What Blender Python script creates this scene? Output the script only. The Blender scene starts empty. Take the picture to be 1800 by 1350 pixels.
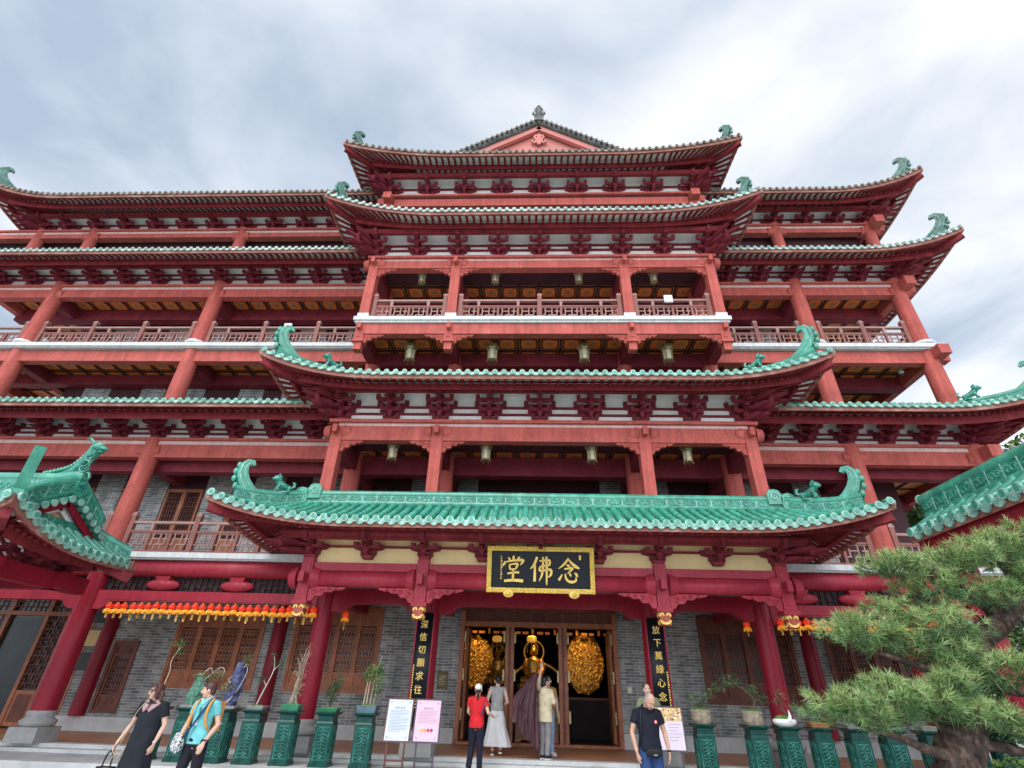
import bpy, math, random
from mathutils import Vector, Matrix
random.seed(7)
SC = bpy.context.scene
COL = SC.collection
PI = math.pi

# ------------------------------------------------------------------ camera
cam_data = bpy.data.cameras.new("camera")
cam = bpy.data.objects.new("camera", cam_data)
COL.objects.link(cam)
SC.camera = cam
cam_data.sensor_width = 36.0
cam_data.lens = 897.06 / 1800.0 * 36.0
cam_data.clip_start = 0.1
cam_data.clip_end = 3000
cR = Vector((0.99910802, 0.03364108, 0.02552345))
cU = Vector((-0.004506, -0.5160411, 0.85655197))
cF = Vector((-0.04198648, 0.85590295, 0.51542921))
m3 = Matrix((cR, cU, -cF)).transposed()
cam.matrix_world = Matrix.Translation((-0.18, 0.0, 1.6)) @ m3.to_4x4()

# ------------------------------------------------------------------ sky, sun, exposure
SUN_EL, SUN_AZ = math.radians(47), math.radians(200)      # azimuth clockwise from +Y
world = bpy.data.worlds.new("World")
SC.world = world
world.use_nodes = True
wt = world.node_tree
for n in list(wt.nodes):
    wt.nodes.remove(n)
def wn(t, **k):
    n = wt.nodes.new(t)
    for a, b in k.items():
        setattr(n, a, b)
    return n
w_out = wn('ShaderNodeOutputWorld'); w_bg = wn('ShaderNodeBackground')
w_bg.inputs['Strength'].default_value = 0.1
w_sky = wn('ShaderNodeTexSky', sky_type='NISHITA', sun_disc=False)
w_sky.sun_elevation = SUN_EL; w_sky.sun_rotation = SUN_AZ
w_tc = wn('ShaderNodeTexCoord'); w_sep = wn('ShaderNodeSeparateXYZ')
wt.links.new(w_tc.outputs['Generated'], w_sep.inputs[0])
def wm(op, a, b=None):
    n = wn('ShaderNodeMath', operation=op)
    for i, v in enumerate((a, b)):
        if v is None: continue
        if isinstance(v, (int, float)): n.inputs[i].default_value = v
        else: wt.links.new(v, n.inputs[i])
    return n.outputs[0]
zc = wm('MAXIMUM', w_sep.outputs[2], 0.0)
zd = wm('ADD', zc, 0.22)
w_cmb = wn('ShaderNodeCombineXYZ')
wt.links.new(wm('DIVIDE', w_sep.outputs[0], zd), w_cmb.inputs[0])
wt.links.new(wm('DIVIDE', w_sep.outputs[1], zd), w_cmb.inputs[1])
def wnoise(scale, detail, rough, dist, off):
    mp = wn('ShaderNodeMapping')
    mp.inputs['Location'].default_value = off
    wt.links.new(w_cmb.outputs[0], mp.inputs[0])
    n = wn('ShaderNodeTexNoise')
    n.inputs['Scale'].default_value = scale; n.inputs['Detail'].default_value = detail
    n.inputs['Roughness'].default_value = rough; n.inputs['Distortion'].default_value = dist
    wt.links.new(mp.outputs[0], n.inputs['Vector'])
    return n.outputs['Fac']
n1 = wnoise(2.6, 6, 0.5, 0.3, (3.1, 1.7, 0.4))
n2 = wnoise(0.5, 3, 0.5, 0.2, (7.3, 2.2, 1.1))
# a bright veil towards the right of the building, thinner blue-grey cloud to the left
side = wm('ADD', wm('MULTIPLY', w_sep.outputs[0], 0.16), wm('MULTIPLY', w_sep.outputs[2], 0.06))
dens = wm('ADD', wm('ADD', wm('SUBTRACT', wm('MULTIPLY', n1, 3.4), 1.16), wm('MULTIPLY', n2, 0.45)), side)
ramp = wn('ShaderNodeValToRGB')
e = ramp.color_ramp.elements
e[0].position = 0.10; e[0].color = (0.40, 0.48, 0.59, 1)
e[1].position = 0.98; e[1].color = (1.0, 1.0, 1.0, 1)
k = e.new(0.40); k.color = (0.58, 0.65, 0.735, 1)
k = e.new(0.66); k.color = (0.78, 0.81, 0.85, 1)
# thinner cloud round the hidden sun, high on the right
gd = wn('ShaderNodeVectorMath', operation='DOT_PRODUCT'); gd.inputs[1].default_value = (0.36, 0.40, 0.84)
wt.links.new(w_tc.outputs['Generated'], gd.inputs[0])
glow = wm('POWER', wm('MAXIMUM', gd.outputs['Value'], 0.0), 7.0)
dens = wm('ADD', dens, wm('MULTIPLY', glow, 0.30))
wt.links.new(wm('MULTIPLY', dens, 0.6), ramp.inputs[0])
w_mul = wn('ShaderNodeVectorMath', operation='SCALE')
w_mul.inputs['Scale'].default_value = 7.2
wt.links.new(ramp.outputs[0], w_mul.inputs[0])
w_mix = wn('ShaderNodeMix', data_type='RGBA')
w_mix.inputs['Factor'].default_value = 0.88
wt.links.new(w_sky.outputs[0], w_mix.inputs['A'])
# extra brightness added to the unseen sky behind the camera, filling facade and eaves
back = wm('ADD', 1.0, wm('MULTIPLY', wm('MAXIMUM', wm('MULTIPLY', w_sep.outputs[1], -1.0), 0.0), 2.2))
w_mul2 = wn('ShaderNodeVectorMath', operation='SCALE')
wt.links.new(w_mul.outputs[0], w_mul2.inputs[0]); wt.links.new(back, w_mul2.inputs['Scale'])
wt.links.new(w_mul2.outputs[0], w_mix.inputs['B'])
wt.links.new(w_mix.outputs['Result'], w_bg.inputs['Color'])
wt.links.new(w_bg.outputs[0], w_out.inputs[0])

sun_d = bpy.data.lights.new("sun", 'SUN')
sun_d.energy = 0.75; sun_d.angle = math.radians(32); sun_d.color = (1.0, 0.96, 0.9)
sun = bpy.data.objects.new("sun", sun_d); COL.objects.link(sun)
sdir = Vector((math.sin(SUN_AZ) * math.cos(SUN_EL), math.cos(SUN_AZ) * math.cos(SUN_EL), math.sin(SUN_EL)))
sun.rotation_euler = sdir.to_track_quat('Z', 'Y').to_euler()
SC.view_settings.view_transform = 'Standard'
SC.view_settings.look = 'None'
SC.view_settings.exposure = 0.85
SC.view_settings.gamma = 1.0
SC.cycles.max_bounces = 8
SC.cycles.diffuse_bounces = 6
try: SC.cycles.use_denoising = True
except Exception: pass

# ------------------------------------------------------------------ materials
MATS = {}
def mat(name, col, rough=0.6, var=0.12, scale=2.5, bump=0.0, bscale=30, metal=0.0, spec=0.4, col2=None, c2at=0.6, emit=None, coat=0.0, streak=0.0, unit=None):
    if name in MATS: return MATS[name]
    m = bpy.data.materials.new(name); m.use_nodes = True
    nt = m.node_tree; N = nt.nodes; L = nt.links
    b = N['Principled BSDF']
    b.inputs['Roughness'].default_value = rough
    b.inputs['Metallic'].default_value = metal
    b.inputs['Specular IOR Level'].default_value = spec
    if coat: b.inputs['Coat Weight'].default_value = coat; b.inputs['Coat Roughness'].default_value = 0.1
    tc = N.new('ShaderNodeTexCoord')
    nz = N.new('ShaderNodeTexNoise'); nz.inputs['Scale'].default_value = scale
    nz.inputs['Detail'].default_value = 6; nz.inputs['Roughness'].default_value = 0.62
    L.new(tc.outputs['Object'], nz.inputs['Vector'])
    rp = N.new('ShaderNodeValToRGB')
    c = col; d = tuple(max(0, x * (1 - var * 1.6)) for x in c); l = tuple(min(1, x * (1 + var * 1.6)) for x in c)
    if col2 is not None: l = col2
    rp.color_ramp.elements[0].position = 0.3; rp.color_ramp.elements[0].color = (*d, 1)
    rp.color_ramp.elements[1].position = 0.75 if col2 is None else c2at + 0.12; rp.color_ramp.elements[1].color = (*l, 1)
    if col2 is not None:
        q = rp.color_ramp.elements.new(c2at - 0.08); q.color = (*c, 1)
    L.new(nz.outputs['Fac'], rp.inputs[0]); L.new(rp.outputs[0], b.inputs['Base Color'])
    out = rp.outputs[0]
    def mulcol(fac):
        nonlocal out
        q = N.new('ShaderNodeVectorMath'); q.operation = 'SCALE'
        L.new(out, q.inputs[0]); L.new(fac, q.inputs['Scale']); L.new(q.outputs[0], b.inputs['Base Color']); out = q.outputs[0]
    def mrange(src, a, c, f0=0.0, f1=1.0):
        q = N.new('ShaderNodeMapRange'); q.inputs['From Min'].default_value = f0; q.inputs['From Max'].default_value = f1
        q.inputs['To Min'].default_value = a; q.inputs['To Max'].default_value = c; L.new(src, q.inputs[0]); return q.outputs[0]
    if streak:      # rain streaks and patchy fading, drawn out downwards
        mp = N.new('ShaderNodeMapping'); mp.inputs['Scale'].default_value = (5.0, 5.0, 0.45); L.new(tc.outputs['Object'], mp.inputs[0])
        q = N.new('ShaderNodeTexNoise'); q.inputs['Scale'].default_value = 1.6; q.inputs['Detail'].default_value = 7; q.inputs['Roughness'].default_value = 0.7
        L.new(mp.outputs[0], q.inputs['Vector']); mulcol(mrange(q.outputs['Fac'], 1 - streak, 1 + streak * 0.8, 0.3, 0.72))
        q = N.new('ShaderNodeTexNoise'); q.inputs['Scale'].default_value = 14; q.inputs['Detail'].default_value = 3
        L.new(tc.outputs['Object'], q.inputs['Vector']); mulcol(mrange(q.outputs['Fac'], 1 - streak * 0.4, 1 + streak * 0.35, 0.3, 0.7))
    if unit:        # every tile fired a little differently
        sp = N.new('ShaderNodeVectorMath'); sp.operation = 'DIVIDE'; sp.inputs[1].default_value = unit; L.new(tc.outputs['Object'], sp.inputs[0])
        fl = N.new('ShaderNodeVectorMath'); fl.operation = 'FLOOR'; L.new(sp.outputs[0], fl.inputs[0])
        wnz = N.new('ShaderNodeTexWhiteNoise'); wnz.noise_dimensions = '3D'; L.new(fl.outputs[0], wnz.inputs['Vector']); mulcol(mrange(wnz.outputs['Value'], 0.84, 1.16))
        q = N.new('ShaderNodeTexNoise'); q.inputs['Scale'].default_value = 1.1; q.inputs['Detail'].default_value = 5; L.new(tc.outputs['Object'], q.inputs['Vector']); mulcol(mrange(q.outputs['Fac'], 0.85, 1.13, 0.3, 0.7))
    if bump:
        n2 = N.new('ShaderNodeTexNoise'); n2.inputs['Scale'].default_value = bscale; n2.inputs['Detail'].default_value = 4
        L.new(tc.outputs['Object'], n2.inputs['Vector'])
        bp = N.new('ShaderNodeBump'); bp.inputs['Strength'].default_value = bump; bp.inputs['Distance'].default_value = 0.02
        L.new(n2.outputs['Fac'], bp.inputs['Height']); L.new(bp.outputs[0], b.inputs['Normal'])
    if emit:
        b.inputs['Emission Color'].default_value = (*emit[0], 1); b.inputs['Emission Strength'].default_value = emit[1]
    MATS[name] = m
    return m

RED = mat('faded_red_paint', (0.49, 0.108, 0.088), 0.6, 0.13, 1.6, 0.08, 60, spec=0.15, col2=(0.53, 0.165, 0.135), c2at=0.66, streak=0.26)
CRIM = mat('crimson_gloss_paint', (0.27, 0.014, 0.030), 0.34, 0.1, 1.2, spec=0.2, streak=0.22)
CRIMB = mat('crimson_beam_paint', (0.36, 0.030, 0.050), 0.38, 0.12, 1.0, spec=0.22, col2=(0.42, 0.065, 0.08), c2at=0.64, streak=0.2)
EAVE = mat('eave_red_shaded', (0.23, 0.03, 0.036), 0.6, 0.16, 2.0, spec=0.15, streak=0.3)  # same red paint, with the shade under the eaves darkened into it
EAVED = mat('bracket_red_shaded', (0.21, 0.030, 0.043), 0.6, 0.18, 2.5, spec=0.15)  # bracket red darkened so the under-eave shade contrast sits in the colour
TILEB = mat('weathered_eave_board', (0.30, 0.115, 0.085), 0.75, 0.2, 3.0, 0.2, 30, col2=(0.42, 0.27, 0.21), c2at=0.6)
WHITE = mat('white_plaster', (0.86, 0.87, 0.84), 0.7, 0.05, 2.0)
SLABW = mat('white_stone_slab', (0.63, 0.64, 0.64), 0.6, 0.07, 1.2, col2=(0.55, 0.55, 0.53), c2at=0.68, streak=0.2)
CREAM = mat('cream_panel', (0.86, 0.66, 0.33), 0.65, 0.08, 1.2)
GLZ = mat('green_glazed_tile', (0.05, 0.30, 0.205), 0.18, 0.15, 5.0, 0.08, 40, spec=0.6, col2=(0.13, 0.42, 0.31), c2at=0.62, coat=0.3, unit=(0.235, 0.27, 9.0))
GLZP = mat('pale_glazed_tile_end', (0.24, 0.47, 0.39), 0.3, 0.25, 9.0, 0.2, 60, spec=0.6, col2=(0.48, 0.62, 0.5), c2at=0.58, unit=(0.235, 0.27, 9.0))
GLZU = mat('upper_dark_glaze', (0.05, 0.15, 0.115), 0.3, 0.3, 5.0, 0.2, 30, spec=0.6, col2=(0.13, 0.3, 0.235), c2at=0.58)
CAPM = mat('dusty_pale_tile_end', (0.40, 0.47, 0.43), 0.5, 0.2, 9.0, col2=(0.58, 0.62, 0.58), c2at=0.58, unit=(0.235, 0.27, 9.0))
CAPB = mat('brown_grey_tile_end', (0.22, 0.16, 0.13), 0.65, 0.25, 9.0, col2=(0.34, 0.32, 0.28), c2at=0.56, unit=(0.235, 0.27, 9.0))
GLZR = mat('carved_glazed_ridge', (0.022, 0.25, 0.18), 0.25, 0.35, 7.0, 0.5, 22, spec=0.6, col2=(0.16, 0.46, 0.34), c2at=0.6, coat=0.2)
GLZD = mat('dark_green_ceramic', (0.005, 0.055, 0.044), 0.25, 0.3, 5.0, 0.1, 40, spec=0.3, col2=(0.010, 0.10, 0.09), c2at=0.58)
GLZL = mat('teal_ceramic_relief', (0.02, 0.16, 0.125), 0.25, 0.4, 9.0, spec=0.4, col2=(0.10, 0.33, 0.28), c2at=0.6)
DKT = mat('dark_roof_tile', (0.075, 0.078, 0.07), 0.6, 0.3, 5.0, 0.2, 40, col2=(0.15, 0.15, 0.135), c2at=0.6)
GABLE = mat('gable_red_plaster', (0.56, 0.20, 0.17), 0.7, 0.08, 1.0)
WOOD = mat('brown_door_wood', (0.42, 0.145, 0.065), 0.45, 0.2, 3.0, 0.1, 40, streak=0.25)
WOODD = mat('dark_window_wood', (0.17, 0.05, 0.03), 0.5, 0.25, 3.0, 0.1, 40)
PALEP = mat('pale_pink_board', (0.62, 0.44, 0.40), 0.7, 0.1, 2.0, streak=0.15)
RAILW = mat('pinkish_brown_rail', (0.25, 0.09, 0.072), 0.55, 0.12, 2.0)
RAILL = mat('pale_worn_rail', (0.36, 0.19, 0.165), 0.55, 0.12, 2.0)
STONE = mat('pale_grey_stone', (0.56, 0.56, 0.545), 0.7, 0.12, 2.0, 0.15, 50)
STONE2 = mat('grey_column_stone', (0.36, 0.35, 0.34), 0.7, 0.16, 3.0, 0.2, 50)
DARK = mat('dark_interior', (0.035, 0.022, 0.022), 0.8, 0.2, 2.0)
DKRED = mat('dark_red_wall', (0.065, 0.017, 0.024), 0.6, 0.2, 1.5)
GOLD = mat('gold_leaf', (0.80, 0.47, 0.10), 0.32, 0.2, 14.0, 0.35, 60, metal=0.75)
GOLDP = mat('gold_paint', (0.92, 0.60, 0.14), 0.45, 0.1, 10.0)
BLACKL = mat('black_lacquer', (0.010, 0.012, 0.017), 0.38, 0.2, 2.0, spec=0.22)
BRASS = mat('antique_brass', (0.40, 0.31, 0.16), 0.4, 0.25, 8.0, metal=0.6)
PAPER = mat('lantern_pane', (0.60, 0.54, 0.38), 0.5, 0.1, 8.0)
METAL = mat('dark_metal', (0.06, 0.06, 0.065), 0.4, 0.1, 5.0, metal=0.6)
GLASS = mat('dark_glass', (0.02, 0.03, 0.04), 0.08, 0.2, 2.0, spec=0.7)

def brick_mat():
    m = bpy.data.materials.new('grey_brick'); m.use_nodes = True
    nt = m.node_tree; N = nt.nodes; L = nt.links; b = N['Principled BSDF']
    b.inputs['Roughness'].default_value = 0.8
    tc = N.new('ShaderNodeTexCoord'); sp = N.new('ShaderNodeSeparateXYZ'); cb = N.new('ShaderNodeCombineXYZ')
    L.new(tc.outputs['Object'], sp.inputs[0])
    ad = N.new('ShaderNodeMath'); ad.operation = 'ADD'
    L.new(sp.outputs[0], ad.inputs[0]); L.new(sp.outputs[1], ad.inputs[1])
    L.new(ad.outputs[0], cb.inputs[0]); L.new(sp.outputs[2], cb.inputs[1])
    br = N.new('ShaderNodeTexBrick')
    br.inputs['Scale'].default_value = 1.0
    br.inputs['Brick Width'].default_value = 0.30; br.inputs['Row Height'].default_value = 0.078
    br.inputs['Mortar Size'].default_value = 0.008; br.inputs['Mortar Smooth'].default_value = 0.2; br.inputs['Bias'].default_value = -0.1
    br.inputs['Color1'].default_value = (0.15, 0.158, 0.158, 1); br.inputs['Color2'].default_value = (0.36, 0.362, 0.35, 1)
    br.inputs['Mortar'].default_value = (0.48, 0.48, 0.46, 1)
    L.new(cb.outputs[0], br.inputs['Vector'])
    nz = N.new('ShaderNodeTexNoise'); nz.inputs['Scale'].default_value = 3; nz.inputs['Detail'].default_value = 6
    L.new(tc.outputs['Object'], nz.inputs['Vector'])
    mr = N.new('ShaderNodeMapRange'); mr.inputs['To Min'].default_value = 0.6; mr.inputs['To Max'].default_value = 1.5
    L.new(nz.outputs['Fac'], mr.inputs[0])
    mp = N.new('ShaderNodeMapping'); mp.inputs['Scale'].default_value = (2.2, 2.2, 0.35); L.new(tc.outputs['Object'], mp.inputs[0])
    n3 = N.new('ShaderNodeTexNoise'); n3.inputs['Scale'].default_value = 1.5; n3.inputs['Detail'].default_value = 7; L.new(mp.outputs[0], n3.inputs['Vector'])
    m3_ = N.new('ShaderNodeMapRange'); m3_.inputs['From Min'].default_value = 0.32; m3_.inputs['From Max'].default_value = 0.68; m3_.inputs['To Min'].default_value = 0.7; m3_.inputs['To Max'].default_value = 1.25; L.new(n3.outputs['Fac'], m3_.inputs[0])
    mm = N.new('ShaderNodeMath'); mm.operation = 'MULTIPLY'; L.new(mr.outputs[0], mm.inputs[0]); L.new(m3_.outputs[0], mm.inputs[1])
    mx = N.new('ShaderNodeVectorMath'); mx.operation = 'SCALE'
    L.new(br.outputs['Color'], mx.inputs[0]); L.new(mm.outputs[0], mx.inputs['Scale'])
    L.new(mx.outputs[0], b.inputs['Base Color'])
    bp = N.new('ShaderNodeBump'); bp.inputs['Strength'].default_value = 0.5; bp.inputs['Distance'].default_value = 0.006; bp.invert = True
    L.new(br.outputs['Fac'], bp.inputs['Height']); L.new(bp.outputs[0], b.inputs['Normal'])
    return m
BRICK = brick_mat()

def coffer_mat():
    m = bpy.data.materials.new('painted_coffer'); m.use_nodes = True
    nt = m.node_tree; N = nt.nodes; L = nt.links; b = N['Principled BSDF']; b.inputs['Roughness'].default_value = 0.5
    tc = N.new('ShaderNodeTexCoord'); sp = N.new('ShaderNodeSeparateXYZ'); L.new(tc.outputs['Object'], sp.inputs[0])
    def mt(op, a, c=None):
        n = N.new('ShaderNodeMath'); n.operation = op
        for i, v in enumerate((a, c)):
            if v is None: continue
            if isinstance(v, (int, float)): n.inputs[i].default_value = v
            else: L.new(v, n.inputs[i])
        return n.outputs[0]
    def cell(o): return mt('ABSOLUTE', mt('SUBTRACT', mt('FRACT', mt('DIVIDE', o, 0.69)), 0.5))
    u = cell(sp.outputs[0]); v = cell(sp.outputs[1])
    d = mt('MAXIMUM', u, v)
    r = mt('SQRT', mt('ADD', mt('MULTIPLY', u, u), mt('MULTIPLY', v, v)))
    dd = mt('ADD', mt('MULTIPLY', d, 0.75), mt('MULTIPLY', r, 0.25))
    rp = N.new('ShaderNodeValToRGB'); rp.color_ramp.interpolation = 'CONSTANT'
    els = [(0.0, (0.82, 0.19, 0.03)), (0.27, (0.82, 0.55, 0.16)), (0.295, (0.66, 0.11, 0.02)), (0.36, (0.09, 0.02, 0.012)), (0.435, (0.58, 0.40, 0.12)), (0.46, (0.05, 0.015, 0.012))]
    ce = rp.color_ramp.elements
    ce[0].position = 0; ce[0].color = (*els[0][1], 1); ce[1].position = els[1][0]; ce[1].color = (*els[1][1], 1)
    for p, c in els[2:]:
        q = ce.new(p); q.color = (*c, 1)
    L.new(dd, rp.inputs[0])
    rc = N.new('ShaderNodeValToRGB'); rc.color_ramp.interpolation = 'CONSTANT'
    ce = rc.color_ramp.elements
    ce[0].position = 0; ce[0].color = (0.62, 0.5, 0.25, 1); ce[1].position = 0.045; ce[1].color = (0.06, 0.02, 0.02, 1)
    q = ce.new(0.10); q.color = (0.66, 0.55, 0.33, 1); q = ce.new(0.135); q.color = (0.05, 0.02, 0.02, 1)
    L.new(r, rc.inputs[0])
    mx = N.new('ShaderNodeMix'); mx.data_type = 'RGBA'
    L.new(mt('LESS_THAN', r, 0.15), mx.inputs['Factor']); L.new(rp.outputs[0], mx.inputs['A']); L.new(rc.outputs[0], mx.inputs['B'])
    L.new(mx.outputs['Result'], b.inputs['Base Color'])
    return m
COFFER = coffer_mat()

def tile_floor_mat(name, c1, c2, mort, bw, bh, rough=0.5, off=0.5):
    m = bpy.data.materials.new(name); m.use_nodes = True
    nt = m.node_tree; N = nt.nodes; L = nt.links; b = N['Principled BSDF']; b.inputs['Roughness'].default_value = rough
    tc = N.new('ShaderNodeTexCoord')
    br = N.new('ShaderNodeTexBrick'); br.offset = off; br.inputs['Scale'].default_value = 1
    br.inputs['Brick Width'].default_value = bw; br.inputs['Row Height'].default_value = bh
    br.inputs['Mortar Size'].default_value = 0.006
    br.inputs['Color1'].default_value = (*c1, 1); br.inputs['Color2'].default_value = (*c2, 1); br.inputs['Mortar'].default_value = (*mort, 1)
    L.new(tc.outputs['Object'], br.inputs['Vector'])
    nz = N.new('ShaderNodeTexNoise'); nz.inputs['Scale'].default_value = 1.3; nz.inputs['Detail'].default_value = 8
    L.new(tc.outputs['Object'], nz.inputs['Vector'])
    mr = N.new('ShaderNodeMapRange'); mr.inputs['To Min'].default_value = 0.75; mr.inputs['To Max'].default_value = 1.25
    L.new(nz.outputs['Fac'], mr.inputs[0])
    mx = N.new('ShaderNodeVectorMath'); mx.operation = 'SCALE'
    L.new(br.outputs['Color'], mx.inputs[0]); L.new(mr.outputs[0], mx.inputs['Scale'])
    L.new(mx.outputs[0], b.inputs['Base Color'])
    return m

# ------------------------------------------------------------------ mesh builder
def rmf(t):
    """parallel frame for a tangent"""
    t = t.normalized()
    a = Vector((0, 0, 1)) if abs(t.z) < 0.9 else Vector((0, 1, 0))
    s = t.cross(a).normalized(); u = s.cross(t).normalized()
    return s, u
class MB:
    def __init__(s): s.v = []; s.f = []; s.m = []; s.sm = []; s.mats = []
    def mi(s, m):
        if m not in s.mats: s.mats.append(m)
        return s.mats.index(m)
    def add(s, vs, fs, m, smooth=False):
        o = len(s.v); k = s.mi(m)
        s.v.extend([tuple(p) for p in vs])
        for f in fs:
            s.f.append(tuple(i + o for i in f)); s.m.append(k); s.sm.append(smooth)
    def poly(s, pts, m): s.add(pts, [tuple(range(len(pts)))], m)
    def box(s, x0, x1, y0, y1, z0, z1, m):
        v = [(x0, y0, z0), (x1, y0, z0), (x1, y1, z0), (x0, y1, z0), (x0, y0, z1), (x1, y0, z1), (x1, y1, z1), (x0, y1, z1)]
        s.add(v, [(3, 2, 1, 0), (4, 5, 6, 7), (0, 1, 5, 4), (1, 2, 6, 5), (2, 3, 7, 6), (3, 0, 4, 7)], m)
    def cbox(s, c, sx, sy, sz, m, top=1.0, rz=0.0):
        """box standing on c, its top scaled by `top`"""
        cs, sn = math.cos(rz), math.sin(rz); v = []
        for z, k in ((0, 1.0), (sz, top)):
            for a, b in ((-1, -1), (1, -1), (1, 1), (-1, 1)):
                x, y = a * sx / 2 * k, b * sy / 2 * k
                v.append((c[0] + x * cs - y * sn, c[1] + x * sn + y * cs, c[2] + z))
        s.add(v, [(3, 2, 1, 0), (4, 5, 6, 7), (0, 1, 5, 4), (1, 2, 6, 5), (2, 3, 7, 6), (3, 0, 4, 7)], m)
    def beam(s, p0, p1, w, h, m, up=None):
        """box from p0 to p1, w across and h high (centred)"""
        p0 = Vector(p0); p1 = Vector(p1); t = (p1 - p0).normalized()
        if up is None: sd, u = rmf(t)
        else:
            sd = t.cross(Vector(up)).normalized(); u = sd.cross(t)
        v = []
        for p in (p0, p1):
            for a, b in ((-1, -1), (1, -1), (1, 1), (-1, 1)):
                v.append(p + sd * a * w / 2 + u * b * h / 2)
        s.add(v, [(3, 2, 1, 0), (4, 5, 6, 7), (0, 1, 5, 4), (1, 2, 6, 5), (2, 3, 7, 6), (3, 0, 4, 7)], m)
    def tube(s, pts, r, m, n=8, cap=True, flat=1.0, smooth=True, up=None):
        pts = [Vector(p) for p in pts]; k = len(pts)
        rr = r if isinstance(r, (list, tuple)) else [r] * k
        v = []; ps = None
        for i, p in enumerate(pts):
            t = pts[min(i + 1, k - 1)] - pts[max(i - 1, 0)]
            if t.length < 1e-9: t = Vector((0, 0, 1))
            t.normalize()
            if up is not None:
                sd = t.cross(Vector(up)); sd = sd.normalized() if sd.length > 1e-6 else rmf(t)[0]
            elif ps is None: sd = rmf(t)[0]
            else:
                sd = ps - t * ps.dot(t)
                sd = sd.normalized() if sd.length > 1e-6 else rmf(t)[0]
            u = sd.cross(t); ps = sd
            for j in range(n):
                a = 2 * PI * j / n
                v.append(p + sd * math.cos(a) * rr[i] + u * math.sin(a) * rr[i] * flat)
        f = []
        for i in range(k - 1):
            for j in range(n):
                f.append((i * n + j, i * n + (j + 1) % n, (i + 1) * n + (j + 1) % n, (i + 1) * n + j))
        s.add(v, f, m, smooth)
        if cap:
            s.add(v[:n], [tuple(range(n - 1, -1, -1))], m); s.add(v[-n:], [tuple(range(n))], m)
    def lathe(s, c, prof, m, n=20, smooth=True, sq=False):
        """profile [(r, z)] turned about a vertical axis at c"""
        v = []; 
        for r, z in prof:
            for j in range(n):
                a = 2 * PI * j / n
                v.append((c[0] + r * math.cos(a), c[1] + r * math.sin(a), c[2] + z))
        f = []
        for i in range(len(prof) - 1):
            for j in range(n):
                f.append((i * n + j, i * n + (j + 1) % n, (i + 1) * n + (j + 1) % n, (i + 1) * n + j))
        s.add(v, f, m, smooth)
        s.add(v[:n], [tuple(range(n - 1, -1, -1))], m); s.add(v[-n:], [tuple(range(n))], m)
    def loft(s, rings, m, n=20, smooth=True, cap=True, fold=None):
        """rings [(x, y, z, rx, ry)] horizontal ellipses; fold(i, a) scales"""
        v = []
        for i, (x, y, z, rx, ry) in enumerate(rings):
            for j in range(n):
                a = 2 * PI * j / n; k = fold(i, a) if fold else 1.0
                v.append((x + rx * math.cos(a) * k, y + ry * math.sin(a) * k, z))
        f = []
        for i in range(len(rings) - 1):
            for j in range(n):
                f.append((i * n + j, i * n + (j + 1) % n, (i + 1) * n + (j + 1) % n, (i + 1) * n + j))
        s.add(v, f, m, smooth)
        if cap:
            s.add(v[:n], [tuple(range(n - 1, -1, -1))], m); s.add(v[-n:], [tuple(range(n))], m)
    def ball(s, c, rx, ry, rz, m, n=12, k=8, rot=None, smooth=True):
        v = []; c = Vector(c)
        for i in range(k + 1):
            th = PI * i / k
            for j in range(n):
                a = 2 * PI * j / n
                p = Vector((rx * math.sin(th) * math.cos(a), ry * math.sin(th) * math.sin(a), rz * math.cos(th)))
                if rot is not None: p = rot @ p
                v.append(c + p)
        f = []
        for i in range(k):
            for j in range(n):
                f.append((i * n + j, (i + 1) * n + j, (i + 1) * n + (j + 1) % n, i * n + (j + 1) % n))
        s.add(v, f, m, smooth)
    def prism(s, outline, fr, d0, d1, m, smooth=False):
        """2-D outline (u, w) in the frame fr = (origin, U, W, D), extruded along D from d0 to d1"""
        o, U, W, D = [Vector(q) for q in fr]; n = len(outline)
        a = [o + U * u + W * w + D * d0 for u, w in outline]; b = [o + U * u + W * w + D * d1 for u, w in outline]
        fs = [tuple(range(n - 1, -1, -1)), tuple(range(n, 2 * n))]
        for i in range(n):
            j = (i + 1) % n
            fs.append((i, j, n + j, n + i))
        s.add(a + b, fs, m, smooth)
    def ribbon(s, cl, wd, fr, d0, d1, m):
        """a strip of varying width along a 2-D centre line, extruded: brush strokes, curls"""
        o, U, W, D = [Vector(q) for q in fr]; n = len(cl); A = []; B = []
        for i, (u, w) in enumerate(cl):
            a = cl[max(i - 1, 0)]; b = cl[min(i + 1, n - 1)]
            tx, ty = b[0] - a[0], b[1] - a[1]; l = math.hypot(tx, ty) or 1
            nx, ny = -ty / l, tx / l; h = wd[i] / 2
            A.append((u + nx * h, w + ny * h)); B.append((u - nx * h, w - ny * h))
        v = []
        for d in (d0, d1):
            v += [o + U * u + W * w + D * d for u, w in A]; v += [o + U * u + W * w + D * d for u, w in B]
        f = []
        for i in range(n - 1):
            f.append((i, i + 1, n + i + 1, n + i)); f.append((2 * n + i, 3 * n + i, 3 * n + i + 1, 2 * n + i + 1))
            f.append((i, 2 * n + i, 2 * n + i + 1, i + 1)); f.append((n + i, n + i + 1, 3 * n + i + 1, 3 * n + i))
        f.append((0, n, 3 * n, 2 * n)); f.append((n - 1, 3 * n - 1, 4 * n - 1, 2 * n - 1)[::1])
        s.add(v, f, m)
    def merge(s, other, M=None):
        o = len(s.v); mp = [s.mi(q) for q in other.mats]
        s.v.extend([tuple(M @ Vector(p)) for p in other.v] if M is not None else other.v)
        s.f.extend([tuple(i + o for i in f) for f in other.f]); s.m.extend([mp[k] for k in other.m]); s.sm.extend(other.sm)
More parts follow.
